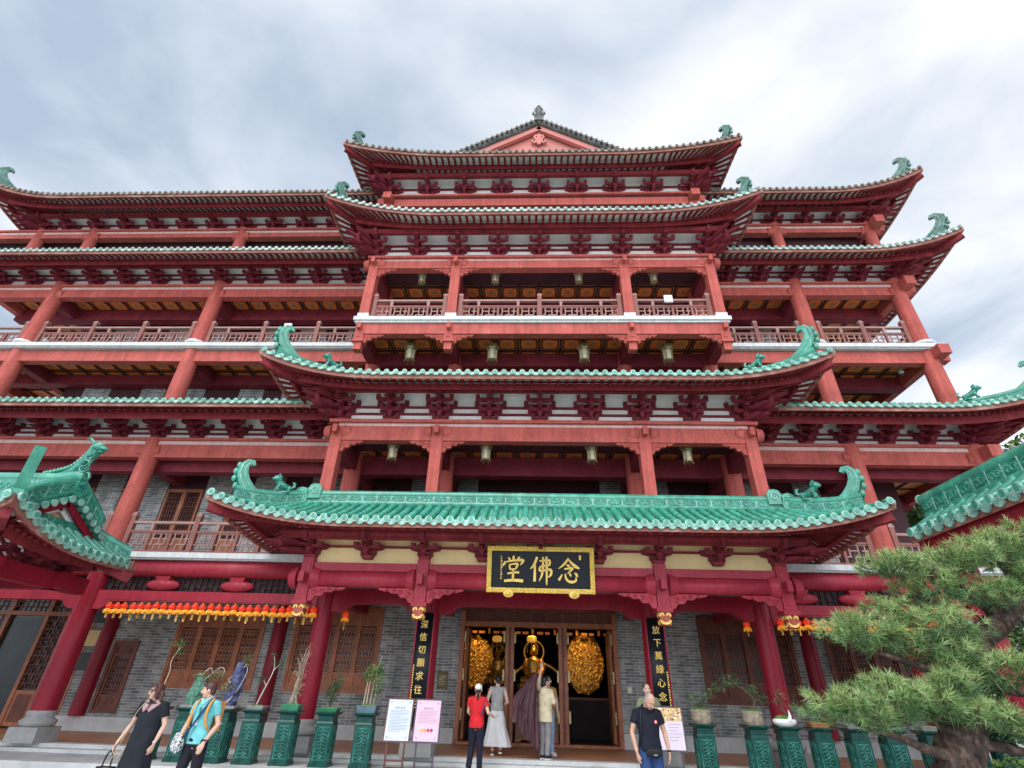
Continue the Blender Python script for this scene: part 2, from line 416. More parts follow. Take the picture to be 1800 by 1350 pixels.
    def build(s, name, parent=None, loc=None, rz=0.0, label=None):
        me = bpy.data.meshes.new(name)
        me.from_pydata(s.v, [], s.f)
        for q in s.mats: me.materials.append(q)
        me.polygons.foreach_set('material_index', s.m); me.polygons.foreach_set('use_smooth', s.sm)
        me.update()
        o = bpy.data.objects.new(name, me); COL.objects.link(o)
        if parent is not None: o.parent = parent
        if loc is not None: o.location = loc
        if rz: o.rotation_euler.z = rz
        if label: o['label'] = label
        return o

def smooth_curve(pts, k=4):
    """Catmull-Rom through pts"""
    P = [Vector(p) for p in pts]; out = []
    for i in range(len(P) - 1):
        a = P[max(i - 1, 0)]; b = P[i]; c = P[i + 1]; d = P[min(i + 2, len(P) - 1)]
        for j in range(k):
            t = j / k
            out.append(0.5 * ((2 * b) + (c - a) * t + (2 * a - 5 * b + 4 * c - d) * t * t + (3 * b - a - 3 * c + d) * t ** 3))
    out.append(P[-1]); return out

def tag(o, label, cat, group=None):
    o['label'] = label; o['category'] = cat
    if group: o['group'] = group
    return o
def thing(name, label, cat, loc=(0, 0, 0), rz=0.0, group=None):
    o = bpy.data.objects.new(name, None); COL.objects.link(o)
    o.empty_display_size = 0.3
    o.location = loc; o.rotation_euler.z = rz
    return tag(o, label, cat, group)
def structure(o):
    o['kind'] = 'structure'; return o
def dup(o, parent=None, loc=None, rz=None, label=None):
    c = o.copy(); COL.objects.link(c)
    if parent is not None: c.parent = parent
    if loc is not None: c.location = loc
    if rz is not None: c.rotation_euler.z = rz
    if label: c['label'] = label
    for ch in list(o.children):
        dup(ch, c)
    return c
def remeshed(mb, name, voxel, parent=None, smooth_it=4, m=None):
    """closed overlapping shapes fused into one continuous surface"""
    o = mb.build(name)
    r = o.modifiers.new('r', 'REMESH'); r.mode = 'VOXEL'; r.voxel_size = voxel; r.use_smooth_shade = True
    if smooth_it:
        q = o.modifiers.new('s', 'SMOOTH'); q.factor = 0.5; q.iterations = smooth_it
    dg = bpy.context.evaluated_depsgraph_get()
    me = bpy.data.meshes.new_from_object(o.evaluated_get(dg))
    old = o.data; o.modifiers.clear(); o.data = me; bpy.data.meshes.remove(old)
    me.materials.clear(); me.materials.append(m or mb.mats[0])
    me.polygons.foreach_set('material_index', [0] * len(me.polygons))
    me.polygons.foreach_set('use_smooth', [True] * len(me.polygons))
    if parent is not None: o.parent = parent
    return o
def glyphs(mb, items, m, depth=0.006):
    """flat Chinese characters standing in the XZ plane facing -Y: items (char, x, z, size)"""
    for ch, x, y, z, sz in items:
        cu = bpy.data.curves.new('glyph', 'FONT'); cu.body = ch; cu.size = sz
        cu.align_x = 'CENTER'; cu.align_y = 'CENTER'; cu.extrude = depth; cu.offset = 0.006 * sz; cu.resolution_u = 3
        o = bpy.data.objects.new('glyph', cu); COL.objects.link(o)
        dg = bpy.context.evaluated_depsgraph_get()
        me = bpy.data.meshes.new_from_object(o.evaluated_get(dg))
        v = [(x + p.co.x, y - p.co.z, z + p.co.y) for p in me.vertices]
        mb.add(v, [tuple(f.vertices) for f in me.polygons], m)
        bpy.data.objects.remove(o); bpy.data.meshes.remove(me); bpy.data.curves.remove(cu)
# ------------------------------------------------------------------ ground
PAVE = tile_floor_mat('granite_paving', (0.50, 0.50, 0.485), (0.58, 0.575, 0.56), (0.2, 0.2, 0.19), 1.2, 0.6, 0.75)
TERRA = tile_floor_mat('terracotta_floor_tile', (0.42, 0.185, 0.095), (0.48, 0.22, 0.12), (0.34, 0.2, 0.14), 0.4, 0.4, 0.45, 0.0)
g = MB(); g.box(-400, 400, -400, 400, -0.4, 0.0, PAVE); structure(g.build('ground'))
g = MB(); g.box(-30, 30, 12.35, 13.98, 0.004, 0.15, STONE); g.box(-30, 30, 13.70, 13.98, 0.154, 0.225, STONE)
structure(g.build('stone_step'))
g = MB(); g.box(-30, 14.2, 13.98, 14.28, 0.004, 0.30, STONE); g.box(-30, 14.2, 14.284, 40, 0.004, 0.296, TERRA)
structure(g.build('temple_platform'))

# ------------------------------------------------------------------ roofs
class Side:
    """one straight eave: local x runs along the eave, local y inwards and up the slope"""
    def __init__(s, P0, deg, L, R, ze, zt, lift=0.5, Ls=2.7, inset=0.22, hipA=True, hipB=True, Rf=None, zf=None, conc=0.8):
        s.P0 = Vector((P0[0], P0[1], 0)); a = math.radians(deg)
        s.d = Vector((math.cos(a), math.sin(a), 0)); s.n = Vector((-s.d.y, s.d.x, 0))
        s.L, s.R, s.ze, s.zt, s.lift, s.Ls, s.inset, s.hipA, s.hipB, s.conc = L, R, ze, zt, lift, Ls, inset, hipA, hipB, conc
        s.kA = s.kB = 1.0
        s.Rf = Rf or R; s.zf = zf if zf is not None else zt
    def S(s, x):
        v = 0
        if s.hipA: v += s.kA * max(0, 1 - x / s.Ls) ** 2.1
        if s.hipB: v += s.kB * max(0, 1 - (s.L - x) / s.Ls) ** 2.1
        return v
    def base(s, y):
        if y <= s.R:
            t = y / s.R; return s.ze + (s.zt - s.ze) * (s.conc * t + (1 - s.conc) * t * t)
        return s.zt + (s.zf - s.zt) * (y - s.R) / max(1e-6, s.Rf - s.R)
    def h(s, x, y): return s.base(max(y, 0)) + s.lift * s.S(x) * max(0, 1 - max(y, 0) / s.R)
    def y0(s, x): return s.inset * (1 - min(1, s.S(x)))
    def y1(s, x):
        m = s.Rf
        if s.hipA and x < s.R: m = min(m, max(0.0, x))
        if s.hipB and s.L - x < s.R: m = min(m, max(0.0, s.L - x))
        return m
    def P(s, x, y, dz=0.0, z=None):
        p = s.P0 + s.d * x + s.n * y
        p.z = (s.h(x, y) if z is None else z) + dz
        return p

def roof_side(tm, fm, S, sp=0.235, n=6, joint=False, rafters=True, tile=None, tend=None, fly=0.55, bodyR=1.55, redboard=0.2, tr=0.068, dr=1.0):
    tile = tile or GLZ; tend = tend or GLZP
    # deck and soffit grids
    xs = []; x = 0.0
    while x < S.L - 1e-6:
        xs.append(x); x += 0.3
    xs.append(S.L)
    for brk in ([S.R] if S.hipA else []) + ([S.L - S.R] if S.hipB else []):
        xs.append(brk)
    xs = sorted(set(round(q, 4) for q in xs))
    K = 7
    for dz, m, inset in ((0.0, tile, 0.0), (-0.13, WHITE, 0.03)):
        v = []; f = []
        for x in xs:
            a = S.y0(x) + inset; b = max(a + 0.002, S.y1(x))
            if dz < 0: b = min(b, max(a + 0.002, bodyR + 0.1))
            for j in range(K + 1): v.append(S.P(x, a + (b - a) * j / K, dz))
        for i in range(len(xs) - 1):
            for j in range(K): f.append((i * (K + 1) + j, (i + 1) * (K + 1) + j, (i + 1) * (K + 1) + j + 1, i * (K + 1) + j + 1))
        (tm if dz == 0 else fm).add(v, f, m)
    # eave board
    v = []; f = []
    for x in xs:
        y = S.y0(x)
        v += [S.P(x, y + 0.0, 0.0), S.P(x, y + 0.0, -0.17), S.P(x, y + 0.10, -0.17), S.P(x, y + 0.10, 0.0)]
    for i in range(len(xs) - 1):
        for j in range(3): f.append((4 * i + j, 4 * i + j + 1, 4 * i + 5 + j, 4 * i + 4 + j))
    fm.add(v, f, TILEB)
    # tile rolls, end caps and drip tiles
    N = max(1, int(round(S.L / sp)))
    r = tr
    for k in range(N):
        x = (k + 0.5) * S.L / N; a = S.y0(x) - 0.05; b = S.y1(x)
        if b - a > 0.12:
            st = 0.27; ys = [a]
            while ys[-1] + st < b: ys.append(ys[-1] + st)
            ys.append(b)
            if joint:
                pts = []; rad = []
                for i, y in enumerate(ys):
                    if 0 < i < len(ys) - 1:
                        pts += [S.P(x, y - 0.004, 0.035), S.P(x, y + 0.004, 0.035)]; rad += [r * 0.90, r * 1.06]
                    else: pts.append(S.P(x, y, 0.035)); rad.append(r)
                tm.tube(pts, rad, tile, n=8)
            else:
                tm.tube([S.P(x, y, 0.035) for y in ys], r, tile, n=n)
            c = S.P(x, a, 0.03); t = -S.n
            tm.tube([c - t * 0.02, c + t * 0.022], r * 1.22, tend, n=10, smooth=False)
            tm.tube([c + t * 0.02, c + t * 0.03], r * 0.75, tile, n=8, smooth=False)
        # drip tile between the rolls
        if k < N - 1:
            xd = (k + 1.0) * S.L / N; y = S.y0(xd)
            if S.y1(xd) - y > -0.1:
                w = sp * 0.43; o = S.P(xd, y - 0.045, 0.0)
                sl = (S.h(xd + 0.1, 0) - S.h(xd - 0.1, 0)) / 0.2
                U = (S.d + Vector((0, 0, sl)))
                out = [(-w, 0.03), (-w, -0.02), (-w * 0.75, -0.065 * dr), (-w * 0.3, -0.095 * dr), (0, -0.105 * dr), (w * 0.3, -0.095 * dr), (w * 0.75, -0.065 * dr), (w, -0.02), (w, 0.03)]
                tm.prism(out, (o, U, (0, 0, 1), S.n), 0, 0.035, tend)
    if not rafters: return
    # flying rafters, the red board behind them, lower rafters
    M = max(1, int(S.L / 0.225))
    lo, hi = (0.12 if S.hipA else 0), (S.L - 0.12 if S.hipB else S.L)
    for k in range(M):
        x = (k + 0.5) * S.L / M
        if x < lo or x > hi: continue
        C = S.R + 0.4
        def xin(x, y):
            """rafters fan out towards the hips"""
            if S.hipA and x < C: return x + (C - x) * 0.72 * (y / bodyR)
            if S.hipB and S.L - x < C: return x - (C - S.L + x) * 0.72 * (y / bodyR)
            return x
        a = S.y0(x)
        fm.beam(S.P(xin(x, a), a + 0.06, -0.175), S.P(xin(x, fly), fly + 0.06, -0.152), 0.075, 0.045, EAVE, up=(0, 0, 1))
        if bodyR > fly + 0.2:
            fm.beam(S.P(xin(x, fly), fly, -0.25), S.P(xin(x, bodyR), bodyR + 0.05, -0.23), 0.075, 0.05, EAVE, up=(0, 0, 1))
    v = []; f = []
    q = 0
    for x in xs:
        yb = fly + S.y0(x) * 0.6
        if (S.hipA and x < yb) or (S.hipB and S.L - x < yb): continue
        q += 1
        v += [S.P(x, yb, -0.12), S.P(x, yb, -0.24 - redboard), S.P(x, yb + 0.07, -0.24 - redboard), S.P(x, yb + 0.07, -0.12)]
    for i in range(q - 1):
        for j in range(3): f.append((4 * i + j, 4 * i + j + 1, 4 * i + 5 + j, 4 * i + 4 + j))
    fm.add(v, f, EAVE)
    # a second white board above the lower rafters
    v = []; f = []; q = 0
    for x in xs:
        ya = fly + 0.08
        b = min(S.y1(x), bodyR + 0.12)
        if b <= ya: continue
        q += 1
        v += [S.P(x, ya, -0.205), S.P(x, b, -0.205)]
    for i in range(q - 1): f.append((2 * i, 2 * i + 1, 2 * i + 3, 2 * i + 2))
    fm.add(v, f, WHITE)

def hip_beam(fm, S, end):
    pts = []
    for i in range(8):
        w = 0.08 + (S.R - 0.08) * i / 7
        x = w if end == 'A' else S.L - w
        pts.append(S.P(x, w, -0.29))
    for a, b in zip(pts[:-1], pts[1:]): fm.beam(a, b, 0.15, 0.2, EAVE, up=(0, 0, 1))

def hip_line(S, end, dz=0.0, w0=0.0, w1=None, k=9):
    w1 = S.R if w1 is None else w1
    return [S.P(w if end == 'A' else S.L - w, w, dz) for w in [w0 + (w1 - w0) * i / (k - 1) for i in range(k)]]

def ridge_band(mb, pts, hgt, th, m=None, top=None, panel=0.42, scroll=False, base=0.0):
    """a carved glazed ridge standing along pts"""
    m = m or GLZR; top = top or GLZ
    pts = [Vector(p) for p in pts]; v = []; f = []
    for i, p in enumerate(pts):
        t = pts[min(i + 1, len(pts) - 1)] - pts[max(i - 1, 0)]; t.z = 0; t.normalize()
        s = Vector((t.y, -t.x, 0)) * th / 2; z = Vector((0, 0, 1))
        v += [p - s + z * base, p + s + z * base, p + s + z * hgt, p - s + z * hgt]
    for i in range(len(pts) - 1):
        for j in range(4): f.append((4 * i + j, 4 * i + (j + 1) % 4, 4 * i + 4 + (j + 1) % 4, 4 * i + 4 + j))
    f.append((0, 1, 2, 3)); f.append(tuple(len(v) - 4 + j for j in (3, 2, 1, 0)))
    mb.add(v, f, m)
    up = Vector((0, 0, 1))
    mb.tube([p + up * (hgt + 0.015) for p in pts], th * 0.62, top, n=8)
    mb.tube([p + up * (base + 0.03) for p in pts], th * 0.66, top, n=6)
    # panel joints and scrolls
    dist = 0.0
    for a, b in zip(pts[:-1], pts[1:]):
        L = (b - a).length; t = (b - a).normalized(); s = Vector((t.y, -t.x, 0)).normalized()
        d = panel - (dist % panel)
        while d <= L:
            q = a + t * d
            for sg in (-1, 1):
                mb.beam(q + s * sg * th * 0.5 + up * (base + 0.06), q + s * sg * th * 0.5 + up * (hgt - 0.03), 0.022, 0.02, GLZP, up=t)
                if scroll:
                    for k in (-1, 1):
                        c = q - t * (panel * 0.5 - k * panel * 0.17) + s * sg * th * 0.52 + up * (base + hgt) * 0.5
                        ring = []
                        for i in range(9):
                            an = i / 8 * 2 * PI * 1.15; rr = 0.085 - 0.05 * i / 8
                            ring.append(c + t * math.cos(an) * rr * k + up * math.sin(an) * rr)
                        mb.tube(ring, 0.014, GLZ, n=5)
            d += panel
        dist += L

def curl(mb, tip, out, sc=1.0, th=0.13, m=None):
    """upturned ornament on a hip end: rises, swells and hooks back over the roof"""
    vein = GLZP if m is None else m; m = m or GLZ
    fr = (Vector(tip), Vector(out), Vector((0, 0, 1)), Vector((-out[1], out[0], 0)))
    cl = [(-0.95, 0.06), (-0.6, 0.14), (-0.3, 0.28), (-0.08, 0.5), (0.03, 0.75), (0.02, 0.97), (-0.07, 1.1), (-0.19, 1.12), (-0.26, 1.04)]
    wd = [0.1, 0.24, 0.33, 0.34, 0.31, 0.25, 0.2, 0.15, 0.08]
    cl = [(a * sc, b * sc) for a, b in cl]; wd = [w * sc for w in wd]
    mb.ribbon(cl, wd, fr, -th / 2, th / 2, m)
    # raised veins and a lobed outer edge
    for k in (-0.25, 0.2):
        pts = []
        for i in range(1, 7):
            a = cl[i - 1]; b = cl[i + 1]; tx, ty = b[0] - a[0], b[1] - a[1]; l = math.hypot(tx, ty)
            u, w = cl[i][0] - ty / l * wd[i] * k, cl[i][1] + tx / l * wd[i] * k
            pts.append(fr[0] + fr[1] * u + fr[2] * w)
        for sg in (-1, 1): mb.tube([p + fr[3] * sg * th * 0.5 for p in pts], 0.018 * sc, vein, n=5)
    for i, (u, w) in enumerate([(0.1, 0.32), (0.19, 0.52), (0.2, 0.74), (0.15, 0.95)]):
        mb.ball(fr[0] + fr[1] * u * sc + fr[2] * w * sc, 0.075 * sc, 0.075 * sc, 0.11 * sc, m, n=8, k=6)

def lion(mb, p, fwd, s=1.0, m=None):
    """crouching ridge lion"""
    m = m or GLZR; p = Vector(p); F = Vector(fwd).normalized(); Z = Vector((0, 0, 1)); S = F.cross(Z)
    def at(a, b, c): return p + F * a * s + S * b * s + Z * c * s
    R = Matrix((F, S, Z)).transposed()
    def bl(c, rx, ry, rz): mb.ball(at(*c), rx * s, ry * s, rz * s, m, n=9, k=7, rot=R)
    mb.tube([at(-0.3, 0, 0.2), at(-0.1, 0, 0.22), at(0.12, 0, 0.3), at(0.24, 0, 0.42)], [0.12 * s, 0.13 * s, 0.15 * s, 0.13 * s], m, n=9)
    bl((0.3, 0, 0.5), 0.15, 0.14, 0.14); bl((0.42, 0, 0.46), 0.09, 0.09, 0.07); bl((0.4, 0, 0.55), 0.05, 0.1, 0.04)
    for a in range(7):
        an = a / 7 * 2 * PI; bl((0.2, 0.13 * math.cos(an), 0.5 + 0.14 * math.sin(an)), 0.06, 0.055, 0.055)
    for b in (-0.09, 0.09):
        bl((0.26, b, 0.66), 0.035, 0.03, 0.05)
        mb.tube([at(0.16, b, 0.28), at(0.22, b, 0.14), at(0.22, b, 0.02)], [0.07 * s, 0.05 * s, 0.05 * s], m, n=7); bl((0.26, b, 0.03), 0.07, 0.045, 0.035)
        mb.tube([at(-0.26, b, 0.2), at(-0.2, b * 1.3, 0.1), at(-0.28, b * 1.2, 0.02)], [0.1 * s, 0.07 * s, 0.05 * s], m, n=7); bl((-0.22, b * 1.2, 0.03), 0.08, 0.045, 0.035)
    mb.tube([at(-0.36, 0, 0.24), at(-0.46, 0, 0.34), at(-0.44, 0, 0.46), at(-0.36, 0, 0.5)], [0.05 * s, 0.06 * s, 0.07 * s, 0.03 * s], m, n=7)
    mb.box(p.x - 0.3 * s, p.x + 0.3 * s, p.y - 0.12 * s, p.y + 0.12 * s, p.z - 0.05 * s, p.z + 0.012 * s, m)

def scroll_end(mb, p, t, s=1.0):
    """pair of curled leaves where the ridge meets the hip"""
    p = Vector(p); t = Vector(t).normalized(); Z = Vector((0, 0, 1)); D = t.cross(Z)
    for k, (du, dw) in enumerate(((-0.17, 0.12), (0.17, 0.02))):
        c = p + t * du * s + Z * dw * s
        mb.prism([(-0.17 * s, -0.2 * s), (0.17 * s, -0.2 * s), (0.19 * s, 0.06 * s), (0.12 * s, 0.17 * s), (0, 0.2 * s), (-0.12 * s, 0.17 * s), (-0.19 * s, 0.06 * s)], (c, t, Z, D), -0.11 * s, 0.11 * s, GLZ)
        for sg in (-1, 1):
            ring = [c + t * math.cos(i / 8 * 2.3 * PI) * (0.12 - 0.08 * i / 8) * s + Z * math.sin(i / 8 * 2.3 * PI) * (0.12 - 0.08 * i / 8) * s + D * sg * 0.115 * s for i in range(9)]
            mb.tube(ring, 0.022 * s, GLZP, n=5)

# ------------------------------------------------------------------ the temple: one building
TL = Vector((0, 14.0, 0.3))
temple = thing('temple_hall', 'large red multi-storey temple hall with green tiled upturned roofs and open balconies', 'temple', TL)
def part(mb, name, parent=None, label=None):
    o = mb.build(name, parent or temple, label=label)
    if parent is None: o.matrix_parent_inverse = Matrix.Translation(-TL)
    return o
def put(o, loc, rz=0.0):
    """a copy of a repeated part of the temple"""
    c = dup(o, None); c.parent = temple; c.matrix_parent_inverse = Matrix.Translation(-TL)
    c.location = loc; c.rotation_euler.z = rz
    return c

YM, YW, YB = 12.55, 14.10, 17.40           # main front, wing front, ground wall
XM, XI = 5.52, 2.76
LX = [-20.3, -18.05, -11.87]; RX = [9.06, 12.52]

def full_roof(name, sides, tips, ridges=None, curl_sc=0.8, joint=False, n=6, lionat=None, tile=None, label=None, fly=0.55, bodyR=1.55, redboard=0.2, hipw0=0.3, hiph=0.26, lion_s=0.62, tr=0.056, dr=0.6, tend=None, orn=None):
    tm, fm = MB(), MB()
    for S in sides: roof_side(tm, fm, S, joint=joint, n=n, tile=tile, tend=tend, fly=fly, bodyR=bodyR, redboard=redboard, tr=tr, dr=dr)
    for S, e in tips: hip_beam(fm, S, e)
    ro = part(tm, 'roof', label=label)
    part(fm, 'eave_frame', ro)
    for S, e in tips:
        hl = hip_line(S, e, 0.02, hipw0 * 0.9)
        rb = MB(); ridge_band(rb, hl, hiph, 0.15, panel=0.4, scroll=joint, m=orn, top=orn); part(rb, 'hip_ridge', ro)
        tip = S.P(0.0 if e == 'A' else S.L, 0, 0); inn = S.P(S.R if e == 'A' else S.L - S.R, S.R, 0)
        out = (tip - inn); out.z = 0; out.normalize()
        cb = MB(); p = S.P(hipw0 if e == 'A' else S.L - hipw0, hipw0, 0.1); curl(cb, p, out, curl_sc, m=orn); part(cb, 'curled_ridge_end', ro)
        if lionat is not None:
            w = lionat; q = S.P(w if e == 'A' else S.L - w, w, hiph + 0.09)
            lb = MB(); lion(lb, q, out, lion_s, orn); part(lb, 'ridge_lion', ro)
    return ro

# --- porch roof (lowest, over the entrance)
tA = 7.50; yA = 10.85
A = dict(R=1.6, ze=4.66, zt=5.52, lift=0.62, Ls=3.4, inset=0.25, conc=0.85)
aF = Side((-tA, yA), 0, 2 * tA, **A); aL = Side((-tA, 14.0), -90, 14.0 - yA, hipA=False, **A); aR = Side((tA, yA), 90, 14.0 - yA, hipB=False, **A)
roofA = full_roof('roof', [aF, aL, aR], [(aF, 'A'), (aF, 'B')], joint=True, n=8, curl_sc=0.78, lionat=1.12, bodyR=1.25, fly=0.5, redboard=0.1, hipw0=0.42, lion_s=0.6, tr=0.068, dr=1.0,
                  label='lowest porch roof of bright green glazed tiles')
rb = MB(); ridge_band(rb, [(-tA + 1.6 + i * (2 * tA - 3.2) / 30, yA + 1.6, 5.52) for i in range(31)], 0.25, 0.17, panel=0.36, scroll=True); part(rb, 'ridge', roofA)
for sx in (-1, 1):
    sb = MB(); scroll_end(sb, (sx * (tA - 1.62), yA + 1.56, 5.72), (sx * 1.0, 0, 0), 0.95); part(sb, 'ridge_scroll', roofA)
# closing board between the ridge and the balcony behind
# --- second-floor roof of the central block
tB = 7.38; yBf = 10.85
Bp = dict(R=1.9, ze=8.52, zt=9.32, lift=0.66, Ls=3.3, inset=0.25)
bF = Side((-tB, yBf), 0, 2 * tB, **Bp); bL = Side((-tB, 14.3), -90, 14.3 - yBf, hipA=False, **Bp); bR = Side((tB, yBf), 90, 14.3 - yBf, hipB=False, **Bp)
roofB = full_roof('roof', [bF, bL, bR], [(bF, 'A'), (bF, 'B')], curl_sc=0.86, lionat=1.35, redboard=0.16, label='second storey roof of the central block')
for sx in (-1, 1):
    sb = MB(); scroll_end(sb, (sx * (tB - 1.85), yBf + 1.8, 9.3), (sx * 1.0, 0, 0), 0.9); part(sb, 'ridge_scroll', roofB)
# --- fourth-storey roof of the central block
tC = 7.08; yC = 11.0
Cp = dict(R=2.0, ze=14.88, zt=15.7, lift=0.68, Ls=3.9, inset=0.28)
cF = Side((-tC, yC), 0, 2 * tC, **Cp); cL = Side((-tC, 14.6), -90, 14.6 - yC, hipA=False, **Cp); cR_ = Side((tC, yC), 90, 14.6 - yC, hipB=False, **Cp)
roofC = full_roof('roof', [cF, cL, cR_], [(cF, 'A'), (cF, 'B')], curl_sc=0.8, fly=0.6, tend=CAPM, orn=GLZU, tr=0.05, label='third roof of the central block with striped rafters')
# --- top roof with the gable
tD = 7.02; yD = 11.0
Dp = dict(R=1.95, ze=17.92, zt=18.85, lift=0.45, Ls=4.4, inset=0.3)
dF = Side((-tD, yD), 0, 2 * tD, **Dp)
dL = Side((-tD, 30), -90, 30 - yD, hipA=False, Rf=tD, zf=22.1, **Dp); dR = Side((tD, yD), 90, 30 - yD, hipB=False, Rf=tD, zf=22.1, **Dp)
roofD = full_roof('roof', [dF, dL, dR], [(dF, 'A'), (dF, 'B')], curl_sc=0.8, fly=0.62, tile=DKT, tend=CAPB, orn=GLZU, tr=0.048, label='topmost roof with a red gable over the front eave')
gy = yD + 1.95
gz = lambda x: 22.1 - (22.1 - 18.75) * abs(x) / (tD - 1.95)
gb = MB(); gw = tD - 1.95
gb.poly([(-gw, gy + 0.1, 18.6), (gw, gy + 0.1, 18.6), (gw, gy + 0.1, gz(gw)), (0, gy + 0.1, 22.1), (-gw, gy + 0.1, gz(gw))], GABLE)
for sx in (-1, 1):
    a, b = Vector((0, gy - 0.05, 22.02)), Vector((sx * (gw + 0.3), gy - 0.05, gz(gw + 0.3) - 0.08))
    gb.beam(a, b, 0.16, 0.46, GABLE, up=(0, 0, 1))
gable = part(gb, 'gable', roofD)
vb = MB()
for sx in (-1, 1):
    pts = [(sx * (gw + 0.3) * i / 14, gy - 0.1, gz((gw + 0.3) * i / 14) + 0.08) for i in range(15)]
    ridge_band(vb, pts, 0.12, 0.26, m=DKT, top=DKT, panel=0.4)
    for i in range(26):
        x = sx * (0.12 + i * (gw + 0.1) / 26); vb.tube([(x, gy - 0.36, gz(x) + 0.11), (x, gy + 0.1, gz(x) + 0.17)], 0.05, DKT, n=7)
        vb.tube([(x, gy - 0.385, gz(x) + 0.105), (x, gy - 0.35, gz(x) + 0.11)], 0.055, CAPB, n=8)
part(vb, 'gable_verge', roofD)
ob = MB()   # carved hanging fish on the gable
cz = 0.0
ob0 = ob
for sx in (-1, 1):
    ob.ribbon([(0.0, 0.45), (sx * 0.22, 0.5), (sx * 0.34, 0.3), (sx * 0.2, 0.1), (sx * 0.15, -0.15), (sx * 0.3, -0.32), (sx * 0.5, -0.2), (sx * 0.42, -0.02)], [0.2, 0.2, 0.16, 0.2, 0.2, 0.2, 0.16, 0.06], ((0, 0, cz), (1, 0, 0), (0, 0, 1), (0, 1, 0)), -0.05, 0.1, GABLE)
ob.ribbon([(0, 0.7), (0, 0.2), (0, -0.2), (0, -0.55)], [0.1, 0.34, 0.3, 0.3], ((0, 0, cz), (1, 0, 0), (0, 0, 1), (0, 1, 0)), -0.06, 0.1, GABLE)
ob = MB(); ob.merge(ob0, Matrix.Translation((0, gy - 0.02, 21.22)) @ Matrix.Scale(0.58, 4)); part(ob, 'gable_carving', roofD)
fb = MB()   # ridge and its finial
ridge_band(fb, [(0, gy - 0.2 + i * 2, 22.2) for i in range(9)], 0.4, 0.3, m=DKT, top=DKT)
part(fb, 'ridge', roofD)
fb = MB()
fb.tube(smooth_curve([(0, gy - 0.1, 22.3), (0.02, gy - 0.15, 22.8), (-0.01, gy - 0.08, 23.2), (0, gy + 0.02, 23.72)]), [0.16, 0.15, 0.17, 0.19, 0.17, 0.13, 0.15, 0.16, 0.13, 0.10, 0.11, 0.08, 0.03], DKT, n=10)
for sx in (-1, 1):
    fb.tube([(sx * 0.12, gy - 0.1, 22.75), (sx * 0.25, gy - 0.1, 22.95), (sx * 0.2, gy - 0.1, 23.15)], [0.06, 0.05, 0.015], DKT, n=7)
    fb.tube([(sx * 0.08, gy - 0.05, 23.2), (sx * 0.16, gy - 0.05, 23.34), (sx * 0.1, gy - 0.05, 23.5)], [0.045, 0.035, 0.012], DKT, n=7)
fb.box(-0.19, 0.19, gy - 0.3, gy + 0.3, 22.2, 22.5, DKT)
part(fb, 'ridge_finial', roofD)

# --- wing roofs
def wing_roof(xl, xr, yf, par, hipL, hipR, lab, back=30, Rf=None, zf=None, **kw):
    sides = []; tips = []
    f = Side((xl, yf), 0, xr - xl, hipA=hipL, hipB=hipR, Rf=Rf, zf=zf, **par); sides.append(f)
    if hipL: sides.append(Side((xl, back), -90, back - yf, hipA=False, **par)); tips.append((f, 'A'))
    if hipR: sides.append(Side((xr, yf), 90, back - yf, hipB=False, **par)); tips.append((f, 'B'))
    return full_roof('roof', sides, tips, label=lab, **kw), f
wD = dict(R=1.9, ze=17.58, zt=18.45, lift=0.92, Ls=3.6, inset=0.28)
wC = dict(R=1.9, ze=14.57, zt=15.4, lift=0.80, Ls=3.6, inset=0.28)
wB = dict(R=1.9, ze=8.46, zt=9.2, lift=0.66, Ls=3.4, inset=0.25)
wing_roof(-22.0, -5.3, 12.32, wD, True, False, 'top roof of the left wing', Rf=4.0, zf=20.2, curl_sc=0.85, tile=DKT, tend=CAPB, orn=GLZU, tr=0.048)
wing_roof(-27.0, -5.3, 12.32, wC, False, False, 'middle roof of the left wing', tend=CAPM, orn=GLZU, tr=0.05)
wing_roof(-27.0, -5.3, 12.32, wB, False, False, 'lower green roof of the left wing', redboard=0.26)
wing_roof(5.3, 14.05, 12.45, wD, False, True, 'top roof of the right wing', Rf=4.0, zf=20.2, curl_sc=0.85, tile=DKT, tend=CAPB, orn=GLZU, tr=0.048)
wing_roof(5.3, 14.2, 12.45, wC, False, True, 'middle roof of the right wing', lionat=1.9, curl_sc=0.85, tend=CAPM, orn=GLZU, tr=0.05)
wing_roof(5.3, 14.2, 12.32, wB, False, True, 'lower green roof of the right wing', lionat=1.35, redboard=0.26)

